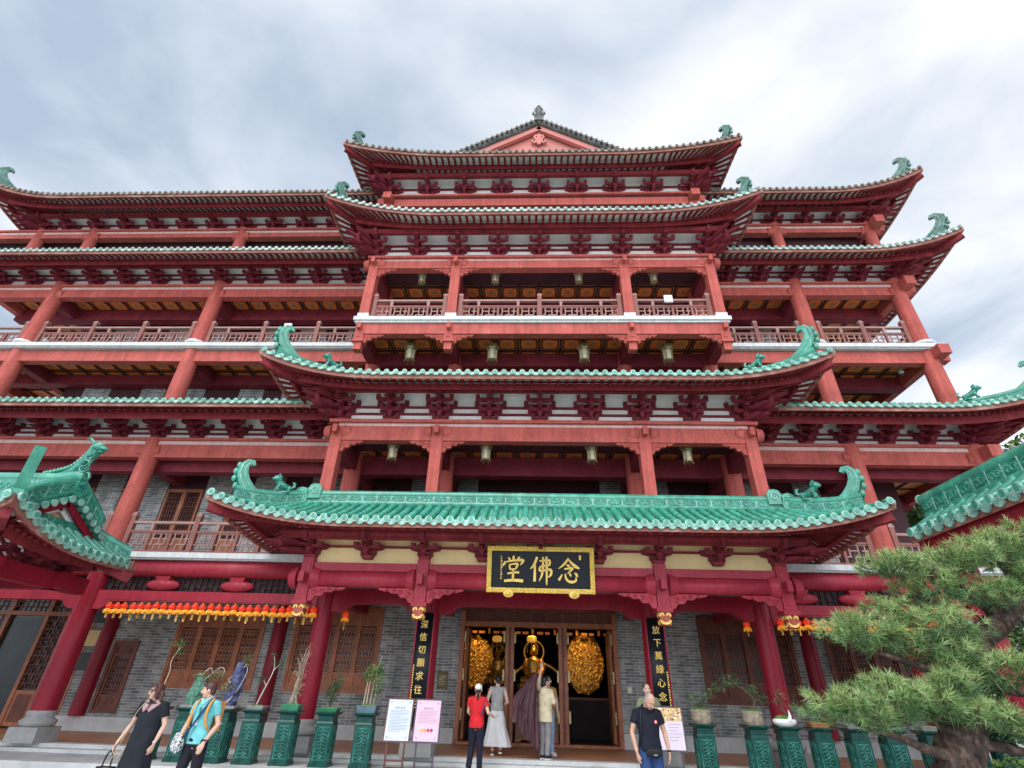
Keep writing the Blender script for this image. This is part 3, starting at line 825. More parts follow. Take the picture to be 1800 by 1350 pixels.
# ------------------------------------------------------------------ bracket sets (dougong)
def arm_profile(a, hh):
    return [(-a, hh), (-a, hh * 0.55), (-a * 0.86, hh * 0.3), (-a * 0.72, hh * 0.12), (-a * 0.55, 0), (a * 0.55, 0), (a * 0.72, hh * 0.12), (a * 0.86, hh * 0.3), (a, hh * 0.55), (a, hh)]
def make_bracket(H, step, tiers, wide, beak=True, drop=0.0):
    mb = MB()
    X, Y, Z = (1, 0, 0), (0, 1, 0), (0, 0, 1)
    mb.cbox((0, -0.02, 0), 0.22, 0.2, 0.07, EAVED, 1.35)
    hh = (H - 0.07) / tiers
    for i in range(tiers):
        z = 0.07 + i * hh
        a = wide * (0.52 + 0.48 * i / max(1, tiers - 1))
        for j in range(i + 1):
            aa = a * (1.0 if j == 0 else 0.86)
            if j > 0 and j < i: continue
            y = -step * j
            mb.prism(arm_profile(aa, hh * 0.52), ((0, y, z), X, Z, Y), -0.05, 0.05, EAVED)
            for sx in (-1, 1): mb.cbox((sx * (aa - 0.05), y, z + hh * 0.52), 0.085, 0.11, hh * 0.48, EAVED, 1.3)
        # arm reaching outwards with a pointed beak
        L = step * (i + 1)
        if beak and i >= 1:
            out = [(0.1, 0), (0.1, hh * 0.6), (-L * 0.8, hh * 0.6), (-L - 0.18, hh * 0.1), (-L - 0.23, -hh * 0.3), (-L + 0.05, 0.0)]
        else:
            out = [(0.1, 0), (0.1, hh * 0.66), (-L - 0.06, hh * 0.66), (-L - 0.06, hh * 0.3), (-L + 0.08, 0)]
        mb.prism(out, ((0, 0, z), Y, Z, X), -0.042, 0.042, EAVED)
        mb.cbox((0, -L, z + hh * 0.6), 0.11, 0.11, hh * 0.4, EAVED, 1.3)
    mb.prism([(-step * tiers - 0.12, 0.0), (-step * tiers + 0.1, -0.06), (0, -0.06), (0, 0.16), (-step * tiers - 0.16, 0.16)], ((0, 0, 0.07 + tiers * hh), Y, Z, X), -0.05, 0.05, EAVED)
    if drop: 
        mb.cbox((0, 0.0, -drop), 0.15, 0.13, drop, EAVED); mb.lathe((0, 0, -drop + 0.02), [(0.06, 0), (0.11, 0.07), (0.1, 0.13), (0.05, 0.17)], EAVED, n=10)
    return mb
def corner_bracket(H, step, tiers, wide, sx):
    mb = make_bracket(H, step, tiers, wide)
    s2 = make_bracket(H, step, tiers, wide)
    mb.merge(s2, Matrix.Rotation(sx * PI / 2, 4, 'Z'))
    hh = (H - 0.07) / tiers
    for i in range(tiers):
        for k in (-0.34, 0.0, 0.34):
            an = sx * (PI / 4 + k); L = step * (i + 1) * 1.4 + 0.12 + (0.1 if k == 0 else 0)
            dirv = Vector((math.sin(an), -math.cos(an), 0)); side = Vector((math.cos(an), math.sin(an), 0))
            z = 0.07 + i * hh
            mb.prism([(-0.05, 0), (-0.05, hh * 0.7), (L * 0.85, hh * 0.75), (L + 0.2, hh * 0.35), (L + 0.24, hh * 0.1), (L, 0)], ((0, 0, z), dirv, (0, 0, 1), side), -0.05, 0.05, EAVED)
    mb.tube([(sx * 0.55, -0.55, H * 0.55), (sx * 0.58, -0.58, H * 0.8), (sx * 0.55, -0.55, H * 1.1)], [0.05, 0.12, 0.07], EAVED, n=10)
    return mb
def bracket_row(xs, y, zb, H, step, tiers, wide, name='bracket_set', cl=False, cr=False, drop=None, drop_at=()):
    bm = make_bracket(H, step, tiers, wide); src = part(bm, name); first = True
    for x in xs:
        if first: src.location = (x, y, zb); first = False
        else: put(src, (x, y, zb))
    if cl: c = part(corner_bracket(H, step, tiers, wide, -1), 'corner_bracket_set'); c.location = (cl, y, zb)
    if cr: c = part(corner_bracket(H, step, tiers, wide, 1), 'corner_bracket_set'); c.location = (cr, y, zb)
def entablature(x0, x1, y, zb, H, step, tiers, back=0.12, panel=WHITE, ties=(0.36, 0.68), sides=(False, False), ydeep=1.6):
    """plaster behind the brackets, tie beams, purlin on top, soffit board"""
    pm = MB(); pm.box(x0, x1, y + 0.05, y + back, zb - 0.02, zb + H + 0.45, panel)
    for sx, on in ((-1, sides[0]), (1, sides[1])):
        if on:
            x = x0 if sx < 0 else x1
            pm.box(min(x, x - sx * 0.08), max(x, x - sx * 0.08), y + back, y + ydeep, zb - 0.02, zb + H + 0.45, panel)
    part(pm, 'plaster_panel')
    bm = MB()
    for t in ties: bm.box(x0, x1, y - 0.03, y + 0.049, zb + H * t, zb + H * t + 0.045, EAVED)
    e0 = 0.55 if sides[0] else 0; e1 = 0.55 if sides[1] else 0
    yp = y - step * tiers
    bm.tube([(x0 - e0, yp, zb + H + 0.13), (x1 + e1, yp, zb + H + 0.13)], 0.10, EAVE, n=12)
    bm.box(x0 - e0, x1 + e1, yp - 0.06, yp + 0.06, zb + H - 0.02, zb + H + 0.07, EAVE)
    bm.box(x0, x1, yp + 0.02, y + 0.05, zb + H + 0.17, zb + H + 0.2, WHITE)
    for sx, on in ((-1, sides[0]), (1, sides[1])):
        if on:
            x = (x0 if sx < 0 else x1) + sx * 0.55
            bm.tube([(x, yp, zb + H + 0.13), (x, y + ydeep, zb + H + 0.13)], 0.10, EAVE, n=12)
            bm.box(x - 0.06, x + 0.06, yp, y + ydeep, zb + H - 0.02, zb + H + 0.07, EAVE)
    part(bm, 'purlin')
BX = [1.38 * k for k in range(-3, 4)]
# porch brackets: a beaked set on each post, small hanging sets between
bracket_row(BX, YM, 4.22, 0.34, 0.26, 2, 0.36, cl=-XM, cr=XM)
entablature(-XM, XM, YM, 4.14, 0.44, 0.26, 2, panel=CREAM, ties=(0.8,), sides=(True, True))
bracket_row(BX, YM, 7.90, 0.66, 0.19, 3, 0.44, cl=-XM, cr=XM)
entablature(-XM, XM, YM, 7.90, 0.66, 0.19, 3, sides=(True, True))
bracket_row(BX, YM, 14.08, 0.62, 0.19, 3, 0.39, cl=-XM, cr=XM)
entablature(-XM, XM, YM, 14.08, 0.62, 0.19, 3, ties=(0.62, 0.98), sides=(True, True))
bracket_row(BX, YM, 17.2, 0.52, 0.24, 2, 0.42, cl=-XM, cr=XM)
entablature(-XM, XM, YM, 17.2, 0.52, 0.24, 2, ties=(0.86,), sides=(True, True))
def wing_brackets(zb, H, step, tiers, wide, ties, leftcorner):
    lx = [LX[2] + 1.24 * k for k in range(1, 5)] + [LX[2] - 1.236 * k for k in range(0, 9)]
    bracket_row([x for x in lx if x > -21.5 and (not leftcorner or x > -19.9)], YW, zb, H, step, tiers, wide, cl=LX[0] if leftcorner else False)
    entablature(LX[0] if leftcorner else -27.0, -XM, YW, zb, H, step, tiers, ties=ties, sides=(leftcorner, False))
    rx = [RX[0] + 1.153 * k for k in range(-2, 3)]
    bracket_row(rx, YW, zb, H, step, tiers, wide, cr=RX[1])
    entablature(XM, RX[1], YW, zb, H, step, tiers, ties=ties, sides=(False, True), ydeep=16)
wing_brackets(8.02, 0.50, 0.19, 3, 0.42, (0.36, 0.68), False)
wing_brackets(14.26, 0.46, 0.19, 3, 0.40, (0.8, 1.28), False)
wing_brackets(17.2, 0.38, 0.24, 2, 0.40, (1.05,), True)

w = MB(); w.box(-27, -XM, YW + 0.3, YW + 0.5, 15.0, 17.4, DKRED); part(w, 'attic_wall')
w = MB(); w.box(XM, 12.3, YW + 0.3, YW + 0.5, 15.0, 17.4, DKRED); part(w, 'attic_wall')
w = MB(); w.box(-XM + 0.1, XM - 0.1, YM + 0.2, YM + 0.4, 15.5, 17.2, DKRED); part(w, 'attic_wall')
w = MB(); w.box(-XM + 0.2, XM - 0.2, YM - 0.12, YM + 0.14, 16.62, 16.98, RED); part(w, 'beam')
w = MB(); w.box(-XM - 0.2, XM + 0.2, YM - 0.2, YM + 0.2, 17.08, 17.17, RED); w.box(-XM, XM, YM - 0.08, YM + 0.1, 16.984, 17.076, DKRED); part(w, 'top_plate')
for sx in (-1, 1):
    w = MB(); w.cbox((sx * XM, YM, 15.4), 0.34, 0.34, 1.68, RED); w.cbox((sx * (XM - 0.02), YM - 0.3, 16.72), 0.3, 0.3, 0.3, RED); w.cbox((sx * (XM + 0.28), YM, 16.72), 0.24, 0.3, 0.3, RED); part(w, 'post')
# ------------------------------------------------------------------ columns, posts, beams
def col_mesh(h, r0, r1, base=True, m=RED, n=20):
    mb = MB(); k = 8
    mb.tube([(0, 0, h * i / k) for i in range(k + 1)], [r0 + (r1 - r0) * (i / k) ** 1.6 for i in range(k + 1)], m, n=n)
    return mb
def column(x, y, z0, z1, r0, r1, m=RED, base=None):
    o = part(col_mesh(z1 - z0, r0, r1, m=m), 'column'); o.location = (x, y, z0)
    if base == 'drum':
        b = MB(); b.lathe((0, 0, 0), [(r0 + 0.03, 0), (r0 + 0.1, 0.03), (r0 + 0.12, 0.1), (r0 + 0.08, 0.16), (r0 + 0.02, 0.19)], SLABW, n=20); b.build('column_base', o)
    if base == 'block':
        b = MB(); b.cbox((0, 0, -0.62), 0.72, 0.72, 0.3, STONE2, 0.97)
        b.lathe((0, 0, -0.32), [(0.30, 0), (0.36, 0.04), (0.37, 0.12), (0.30, 0.17), (0.27, 0.2), (0.30, 0.25), (0.28, 0.32)], STONE2, n=20); b.build('column_base', o)
    return o
def square_post(x, y, z0, z1, w, m=RED, base=True):
    mb = MB(); mb.cbox((0, 0, 0), w, w, z1 - z0, m)
    o = part(mb, 'post'); o.location = (x, y, z0)
    if base:
        b = MB(); b.cbox((0, 0, 0.004), w + 0.05, w + 0.05, 0.17, SLABW); b.build('post_base', o)
    return o
def boss(x, y, z, r, m):
    """round beam end and the tenon on a post face"""
    mb = MB()
    mb.tube([(x - 0.36, y, z), (x - 0.17, y, z)], [r * 0.8, r], m, n=18); mb.tube([(x + 0.17, y, z), (x + 0.36, y, z)], [r, r * 0.8], m, n=18)
    mb.cbox((x, y - 0.24, z - 0.12), 0.12, 0.24, 0.22, m)
    part(mb, 'beam_boss')
def spandrel(x, y, z, sx, L, m):
    """carved cloud bracket under a beam, against a post"""
    mb = MB()
    out = [(0.0, 0), (L, 0), (L * 0.97, -0.04), (L * 0.8, -0.075), (L * 0.72, -0.06), (L * 0.6, -0.12), (L * 0.45, -0.11), (L * 0.36, -0.2), (L * 0.2, -0.2), (L * 0.12, -0.3), (0, -0.32)]
    mb.prism([(sx * u, w) for u, w in (out if sx > 0 else out[::-1])], ((x, y, z), (1, 0, 0), (0, 0, 1), (0, 1, 0)), -0.05, 0.05, m)
    for (u, w, r) in ((0.16, -0.13, 0.075), (0.36, -0.09, 0.06), (0.55, -0.06, 0.045), (0.74, -0.035, 0.03)):
        ring = [(x + sx * u * L + math.cos(i / 8 * 2.4 * PI) * r * (1 - 0.6 * i / 8), y - 0.055, z + w + math.sin(i / 8 * 2.4 * PI) * r * (1 - 0.6 * i / 8)) for i in range(9)]
        mb.tube(ring, 0.014, m, n=5)
    part(mb, 'carved_spandrel')

# --- ground floor of the central block: beam, hanging posts with gilded faces, columns
bm = MB()
for x0, x1 in ((-XM + 0.15, -XI - 0.15), (-XI + 0.15, XI - 0.15), (XI + 0.15, XM - 0.15)):
    v = []; f = []; prof = [(0.0, 3.58), (-0.16, 3.6), (-0.21, 3.7), (-0.2, 3.82), (-0.1, 3.93), (0.1, 3.93), (0.2, 3.8), (0.16, 3.6)]
    for x in (x0, x1): v += [(x, YM + a, z) for a, z in prof]
    n_ = len(prof)
    bm.add(v, [(i, (i + 1) % n_, n_ + (i + 1) % n_, n_ + i) for i in range(n_)] + [tuple(range(n_ - 1, -1, -1)), tuple(range(n_, 2 * n_))], CRIMB, True)
    bm.box(x0, x1, YM - 0.1, YM + 0.14, 3.935, 4.12, CRIMB)
part(bm, 'porch_beam')
def gilt_face(mb, c, nrm, s):
    c = Vector(c); N = Vector(nrm); U = Vector((0, 0, 1)).cross(N) * -1; Z = Vector((0, 0, 1))
    fr = (c, U, Z, N)
    for sx in (-1, 1):
        mb.ribbon([(sx * 0.025 * s, 0.05 * s), (sx * 0.055 * s, 0.11 * s), (sx * 0.09 * s, 0.10 * s), (sx * 0.11 * s, 0.04 * s)], [0.012 * s, 0.05 * s, 0.045 * s, 0.012 * s], fr, 0.0, 0.012, GOLDP)
    mb.ribbon([(-0.11 * s, -0.035 * s), (-0.07 * s, -0.085 * s), (0, -0.105 * s), (0.07 * s, -0.085 * s), (0.11 * s, -0.035 * s)], [0.02 * s, 0.045 * s, 0.05 * s, 0.045 * s, 0.02 * s], fr, 0.0, 0.012, GOLDP)
FACER = mat('red_gold_face', (0.36, 0.07, 0.04), 0.45, 0.2, 10)
def hanging_post(x, y, z0, z1, w, gilt, m):
    mb = MB(); mb.cbox((0, 0, 0.34), w, w, z1 - z0 - 0.34, m)
    mb.cbox((0, 0, 0.26), w + 0.08, w + 0.08, 0.08, m); mb.cbox((0, 0, 0.0), w * 0.84, w * 0.84, 0.26, FACER if gilt else m, 1.05)
    mb.box(-w * 0.3, w * 0.3, -w / 2 - 0.012, -w / 2 + 0.01, 0.45, z1 - z0 - 0.1, m)
    o = part(mb, 'hanging_post'); o.location = (x, y, z0)
    fm = MB()
    if gilt:
        gilt_face(fm, (0, -w * 0.44, 0.13), (0, -1, 0), 1.0); gilt_face(fm, (w * 0.44, 0, 0.13), (1, 0, 0), 1.0); gilt_face(fm, (-w * 0.44, 0, 0.13), (-1, 0, 0), 1.0)
        fm.build('gilded_face', o)
    return o
for x in (-XM, -XI, XI, XM):
    hanging_post(x, YM, 2.93, 4.22, 0.27, True, CRIMB); boss(x, YM, 3.76, 0.27, CRIMB)
    column(x, YW, 0.92, 4.35, 0.235, 0.22, CRIM, 'block')
for x, sxs in ((-XM, (1,)), (-XI, (-1, 1)), (XI, (-1, 1)), (XM, (-1,))):
    for sx in sxs: spandrel(x + sx * 0.15, YM - 0.06, 3.57, sx, 0.85, CRIMB)
# moon beams between the columns, arched underneath
def moon_beam(x0, x1, y, z0, z1, m, th=0.2, notch=0.5):
    mb = MB()
    mb.prism([(x0, z0 - 0.2), (x0 + notch * 0.45, z0 - 0.2), (x0 + notch * 0.75, z0 - 0.14), (x0 + notch, z0 - 0.02), (x0 + notch * 1.25, z0), (x1 - notch * 1.25, z0), (x1 - notch, z0 - 0.02), (x1 - notch * 0.75, z0 - 0.14), (x1 - notch * 0.45, z0 - 0.2), (x1, z0 - 0.2), (x1, z1), (x0, z1)],
             ((0, y, 0), (1, 0, 0), (0, 0, 1), (0, 1, 0)), -th / 2, th / 2, m)
    part(mb, 'moon_beam')
for a, b in ((-XM, -XI), (-XI, XI), (XI, XM)): moon_beam(a + 0.2, b - 0.2, YW, 3.42, 3.78, CRIM)
for x in (-XM, -XI, XI, XM):
    cb = MB(); cb.box(x - 0.12, x + 0.12, YM + 0.14, YW - 0.2, 3.62, 3.95, CRIM); part(cb, 'cross_beam')
    cb = MB(); cb.box(x - 0.14, x + 0.14, YW + 0.2, YB - 0.02, 3.55, 4.0, CRIM); part(cb, 'cross_beam')
cl = MB(); cl.box(-XM, XM, YM + 0.2, YB, 4.6, 4.66, DKRED)
for k in range(40): cl.box(-5.5 + k * 0.28, -5.42 + k * 0.28, YM + 0.2, YB, 4.5, 4.6, EAVE)
part(cl, 'porch_ceiling')

# --- second storey (balcony behind the porch ridge)
def front_beam(x0, x1, y, z0, z1, m, name='beam', top=True):
    mb = MB(); mb.box(x0, x1, y - 0.13, y + 0.13, z0, z1, m)
    if top: mb.box(x0 - 0.12, x1 + 0.12, y - 0.2, y + 0.2, z1 + 0.10, z1 + 0.18, RED); mb.box(x0, x1, y - 0.08, y + 0.1, z1, z1 + 0.10, DKRED)
    return part(mb, name)
def storey_front(z0, zb, zt, slab=True):
    for a, b in ((-XM, -XI), (-XI, XI), (XI, XM)):
        front_beam(a + 0.15, b - 0.15, YM, zb, zt, RED, top=False)
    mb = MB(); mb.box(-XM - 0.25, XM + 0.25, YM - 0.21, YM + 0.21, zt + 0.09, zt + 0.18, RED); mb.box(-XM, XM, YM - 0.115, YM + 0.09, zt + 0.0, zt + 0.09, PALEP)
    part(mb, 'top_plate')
    for x in (-XM, -XI, XI, XM):
        square_post(x, YM, z0, zt + 0.0, 0.30); boss(x, YM, (zb + zt) / 2 + 0.06, 0.22, RED)
    for x, sxs in ((-XM, (1,)), (-XI, (-1, 1)), (XI, (-1, 1)), (XM, (-1,))):
        for sx in sxs: spandrel(x + sx * 0.15, YM - 0.04, zb, sx, 0.6, RED)
    for sx in (-1, 1):
        sb = MB(); sb.box(sx * XM - 0.13, sx * XM + 0.13, YM + 0.15, YW + 0.1, zb, zt, RED); part(sb, 'side_beam')
storey_front(5.5, 7.30, 7.72)
storey_front(11.46, 13.56, 13.88)

# --- fourth-storey balcony slab, its beam, hanging posts
mb = MB()
mb.box(-XM - 0.19, XM + 0.19, YM - 0.19, YB, 11.25, 11.43, SLABW); mb.box(-XM - 0.24, XM + 0.24, YM - 0.24, YM + 0.2, 11.32, 11.455, SLABW)
part(mb, 'balcony_slab')
for a, b in ((-XM, -XI), (-XI, XI), (XI, XM)): front_beam(a + 0.13, b - 0.13, YM, 10.86, 11.23, RED, top=False)
for x in (-XM, -XI, XI, XM):
    hanging_post(x, YM, 10.30, 11.23, 0.27, False, RED)
    t = MB(); t.cbox((x, YM - 0.2, 10.98), 0.12, 0.2, 0.2, RED); part(t, 'beam_tenon')
for x, sxs in ((-XM, (1,)), (-XI, (-1, 1)), (XI, (-1, 1)), (XM, (-1,))):
    for sx in sxs: spandrel(x + sx * 0.14, YM - 0.04, 10.85, sx, 0.62, RED)
for sx in (-1, 1):
    sb = MB(); sb.box(sx * XM - 0.13, sx * XM + 0.13, YM + 0.13, YW, 10.86, 11.23, RED); part(sb, 'side_beam')
for x in (-XM, -XI, XI, XM):
    column(x, YW, 8.7, 11.2, 0.26, 0.24); column(x, YW, 5.0, 7.7, 0.26, 0.24); column(x, YW, 11.46, 14.0, 0.25, 0.23)

# --- ceilings with painted coffers, deep beams between them
def coffer_ceiling(x0, x1, y0, y1, z, beams_x, beams_y, drop=0.42):
    mb = MB(); mb.box(x0, x1, y0, y1, z, z + 0.04, COFFER)
    c = 0.69; k = math.ceil(x0 / c)
    while k * c < x1: mb.box(k * c - 0.022, k * c + 0.022, y0, y1, z - 0.035, z - 0.002, DKRED); k += 1
    k = math.ceil(y0 / c)
    while k * c < y1: mb.box(x0, x1, k * c - 0.022, k * c + 0.022, z - 0.036, z - 0.003, DKRED); k += 1
    o = part(mb, 'coffered_ceiling')
    for x in beams_x: b = MB(); b.box(x - 0.15, x + 0.15, y0, y1, z - drop, z - 0.04, EAVED); part(b, 'ceiling_beam')
    for y in beams_y: b = MB(); b.box(x0, x1, y - 0.16, y + 0.16, z - drop - 0.02, z - 0.045, EAVED); part(b, 'ceiling_beam')
bx = [-XM + 0.02, -XI, XI, XM - 0.02]
coffer_ceiling(-XM, XM, YM + 0.14, 15.75, 7.62, bx, [YW + 0.25], 0.6)
coffer_ceiling(-XM, XM, YM + 0.14, 15.75, 11.20, bx, [YW, 15.5], 0.5)
coffer_ceiling(-XM, XM, YM + 0.14, 15.75, 13.98, bx, [YW + 0.45, 15.5], 0.5)
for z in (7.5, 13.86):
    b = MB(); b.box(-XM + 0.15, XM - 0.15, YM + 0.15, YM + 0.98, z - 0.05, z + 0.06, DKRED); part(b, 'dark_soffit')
lbx = [LX[1], LX[2]]
for z, yb, dp in ((7.62, 14.6, 0.5), (11.22, 15.56, 0.4), (13.98, 15.2, 0.5)):
    coffer_ceiling(-20.4, -XM - 0.02, YW + 0.14, 17.4, z, lbx, [yb], dp)
    coffer_ceiling(XM + 0.02, 9.3, YW + 0.14, 15.75, z, [RX[0]], [yb], dp)
    coffer_ceiling(9.302, 12.5, YW + 0.14, 29, z, [], [yb, 17.4, 20.5, 23.6], 0.45)
for z in (7.3, 10.85, 13.66): eb = MB(); eb.box(12.39, 12.65, YW + 0.14, 29, z, z + 0.38, RED); part(eb, 'edge_beam')
for z in (10.85, 13.66): eb = MB(); eb.box(-20.43, -20.17, YW + 0.14, 29, z, z + 0.38, RED); part(eb, 'edge_beam')

# --- wings: columns, slabs, beams
for x in LX[1:] + RX:
    column(x, YW, 4.59, 8.0, 0.26, 0.245, base=None)
    column(x, YW, 8.8, 11.3, 0.27, 0.25)
    column(x, YW, 11.5, 14.4, 0.255, 0.235, base='drum')
    column(x, YW, 0.92, 4.4, 0.28, 0.25, CRIM, 'block')
    column(x, YW, 15.9, 17.3, 0.2, 0.2)
column(LX[0], YW, 15.9, 17.3, 0.2, 0.2)
def wing_beams(z0, z1, m=RED, top=True):
    xs = [-27.0] + LX[1:] + [-XM]
    for a, b in zip(xs[:-1], xs[1:]): front_beam(a + 0.2, b - 0.2, YW, z0, z1, m, top=False)
    xs = [XM] + RX
    for a, b in zip(xs[:-1], xs[1:]): front_beam(a + 0.2, b - 0.2, YW, z0, z1, m, top=False)
    if top:
        for a, b in ((-27.0, -XM), (XM, RX[1] + 0.35)):
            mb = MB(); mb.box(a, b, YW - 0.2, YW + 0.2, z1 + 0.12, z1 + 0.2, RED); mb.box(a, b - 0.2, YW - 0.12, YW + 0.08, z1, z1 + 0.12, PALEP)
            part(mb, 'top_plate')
wing_beams(7.38, 7.80); wing_beams(10.86, 11.28, top=False); wing_beams(13.68, 14.04); wing_beams(16.78, 17.0)
for x in RX + LX[1:]:
    for z in (7.6, 13.86, 16.9): bb = MB(); bb.tube([(x - 0.34, YW, z), (x + 0.34, YW, z)], 0.19, RED, n=16); part(bb, 'beam_end')
for z in (7.55, 11.0, 13.86, 16.9):
    x = RX[1]; bb = MB(); bb.cbox((x + 0.12, YW - 0.3, z - 0.05), 0.34, 0.6, 0.34, RED); bb.cbox((x + 0.3, YW, z - 0.052), 0.5, 0.3, 0.3, RED); part(bb, 'beam_end')
for x0, x1, yb in ((-27, -XM - 0.22, YB), (XM + 0.22, RX[1] + 0.42, 29)):
    e = 0.07 if x1 > 0 else 0
    mb = MB(); mb.box(x0, x1, YW - 0.27, yb, 11.32, 11.44, SLABW); mb.box(x0 + (0.07 if x0 > 0 else 0), x1 + e - (0.07 if x1 < 0 else 0), YW - 0.33, YW, 11.36, 11.50, SLABW); part(mb, 'balcony_slab')
for x0, x1, yb in ((-27, -XM, YB), (XM, RX[1] + 0.4, 29)):
    mb = MB(); mb.box(x0, x1, YW - 0.22, yb, 4.40, 4.52, SLABW); mb.box(x0, x1, YW - 0.28, YW, 4.44, 4.58, SLABW); part(mb, 'balcony_slab')
# ground-floor beams of the wings: round upper beam, fretwork with cloud blocks, lower beam
def wing_ground(x0, x1, cols, clouds):
    xs = [x0] + cols + [x1]
    for a, b in zip(xs[:-1], xs[1:]):
        if b - a < 0.5: continue
        mb = MB(); prof = [(0.0, 3.99), (-0.14, 4.0), (-0.2, 4.12), (-0.2, 4.26), (-0.1, 4.42), (0.1, 4.42), (0.18, 4.2), (0.12, 4.0)]
        v = []
        for x in (a + 0.2, b - 0.2): v += [(x, YW + p, z) for p, z in prof]
        n_ = len(prof)
        mb.add(v, [(i, (i + 1) % n_, n_ + (i + 1) % n_, n_ + i) for i in range(n_)] + [tuple(range(n_ - 1, -1, -1)), tuple(range(n_, 2 * n_))], CRIMB, True)
        part(mb, 'beam')
        moon_beam(a + 0.22, b - 0.22, YW, 3.36, 3.62, CRIMB, 0.2, 0.42)
        fr = MB(); k = int((b - a - 0.5) / 0.16)
        fr.box(a + 0.25, b - 0.25, YW + 0.04, YW + 0.07, 3.64, 3.98, DARK)
        for i in range(k):
            x = a + 0.3 + i * 0.16; fr.box(x, x + 0.014, YW - 0.02, YW + 0.03, 3.64, 3.98, DKRED)
            if i % 2: fr.box(x, x + 0.16, YW - 0.02, YW + 0.03, 3.74, 3.752, DKRED)
            else: fr.box(x, x + 0.16, YW - 0.02, YW + 0.03, 3.86, 3.872, DKRED)
        part(fr, 'fretwork')
    for x in clouds:
        c = MB(); c.ball((0, 0, 0), 0.46, 0.14, 0.145, CRIMB, n=18, k=10); c.cbox((0, 0, 0.1), 0.34, 0.2, 0.1, CRIMB, 1.2)
        for u in (-0.26, -0.09, 0.09, 0.26):
            c.tube([(u + math.cos(i / 8 * 2.3 * PI) * 0.075 * (1 - 0.6 * i / 8), -0.13 + abs(u) * 0.15, math.sin(i / 8 * 2.3 * PI) * 0.075 * (1 - 0.6 * i / 8)) for i in range(9)], 0.016, CRIMB, n=5)
        o = part(c, 'cloud_block'); o.location = (x, YW - 0.05, 3.78)
wing_ground(-18.05, -XM, [-11.87], [-9.99, -7.97, -14.0, -16.0]); wing_ground(XM, 12.52, [9.06], [6.55, 7.95, 10.2, 11.4])

# --- balustrades
def railing(x0, x1, y, z0, h, posts, step, colr=RAILW):
    """one bay: top rail, mid rail, fretwork panels, small posts; tall posts are children"""
    mb = MB()
    mb.box(x0, x1, y - 0.05, y + 0.05, z0 + h * 0.86, z0 + h * 0.93, RAILL); mb.box(x0, x1, y - 0.045, y + 0.045, z0 + h * 0.60, z0 + h * 0.66, colr)
    mb.box(x0, x1, y - 0.04, y + 0.04, z0 + 0.04, z0 + 0.09, colr)
    n = max(2, int(round((x1 - x0) / step))); w = (x1 - x0) / n
    for i in range(n + 1):
        x = x0 + i * w; mb.box(x - 0.035, x + 0.035, y - 0.035, y + 0.035, z0, z0 + h * 0.6, colr)
        if i < n:
            a, b = x + 0.05, x + w - 0.05; q0, q1 = z0 + 0.09, z0 + h * 0.6; t = 0.016
            W = b - a; H = q1 - q0
            def hb(u0, u1, v): mb.box(a + W * u0, a + W * u1, y - 0.018, y + 0.018, q0 + H * v - t, q0 + H * v + t, RAILL)
            def vb(u, v0, v1): mb.box(a + W * u - t, a + W * u + t, y - 0.017, y + 0.017, q0 + H * v0, q0 + H * v1, RAILL)
            hb(0.0, 1.0, 0.97); hb(0.15, 0.55, 0.66); hb(0.35, 0.85, 0.34); hb(0.0, 0.2, 0.34); hb(0.7, 1, 0.66)
            vb(0.15, 0.34, 1); vb(0.55, 0.34, 1.0); vb(0.35, 0, 0.34); vb(0.85, 0.34, 1.0); vb(0.7, 0, 0.34)
            if i % 2 == 0: mb.cbox((x + w, y, z0 + h * 0.66), 0.07, 0.06, h * 0.2, RAILL, 1.4)
    o = part(mb, 'railing')
    p = MB()
    for x in posts:
        p = MB(); p.cbox((x, y, z0), 0.13, 0.13, h * 1.08, colr); p.cbox((x, y, z0 + h * 1.08), 0.15, 0.15, 0.05, RAILL); p.cbox((x, y, z0 + h * 1.13), 0.11, 0.11, 0.06, RAILL)
        p.build('railing_post', o)
yr = YM + 0.03
railing(-XM + 0.2, -XI - 0.2, yr, 11.458, 0.90, (-XM + 0.25, -XI - 0.25), 0.62); railing(-XI + 0.2, -0.05, yr, 11.458, 0.90, (-XI + 0.25, 0.0), 0.62)
railing(0.05, XI - 0.2, yr, 11.458, 0.90, (XI - 0.25,), 0.62); railing(XI + 0.2, XM - 0.2, yr, 11.458, 0.90, (XI + 0.25, XM - 0.25), 0.62)
def wing_rail(z0, h):
    for a, b, k in ((-24.0, -18.05, 3), (-18.05, -11.87, 3), (-11.87, -XM, 3), (XM, 9.06, 2), (9.06, 12.52, 2)):
        a += 0.33; b -= 0.33; w = (b - a) / k
        for i in range(k):
            railing(a + i * w + 0.03, a + (i + 1) * w - 0.03, YW - 0.02, z0, h, [a + i * w + 0.02] + ([b - 0.02] if i == k - 1 else []), 0.62)
wing_rail(11.505, 0.92); wing_rail(4.585, 0.95)
# side balustrade of the right gallery
for z0, h in ((11.505, 0.92), (4.585, 0.95)):
    o = MB()
    for f, t in ((0.9, 0.035), (0.63, 0.03), (0.07, 0.03)): o.box(12.48, 12.56, YW + 0.3, 28, z0 + h * f - t, z0 + h * f + t, RAILW)
    for k in range(18): o.box(12.46, 12.58, YW + 0.4 + k * 0.78, YW + 0.48 + k * 0.78, z0, z0 + h, RAILW)
    part(o, 'side_railing')

# --- walls
w = MB()
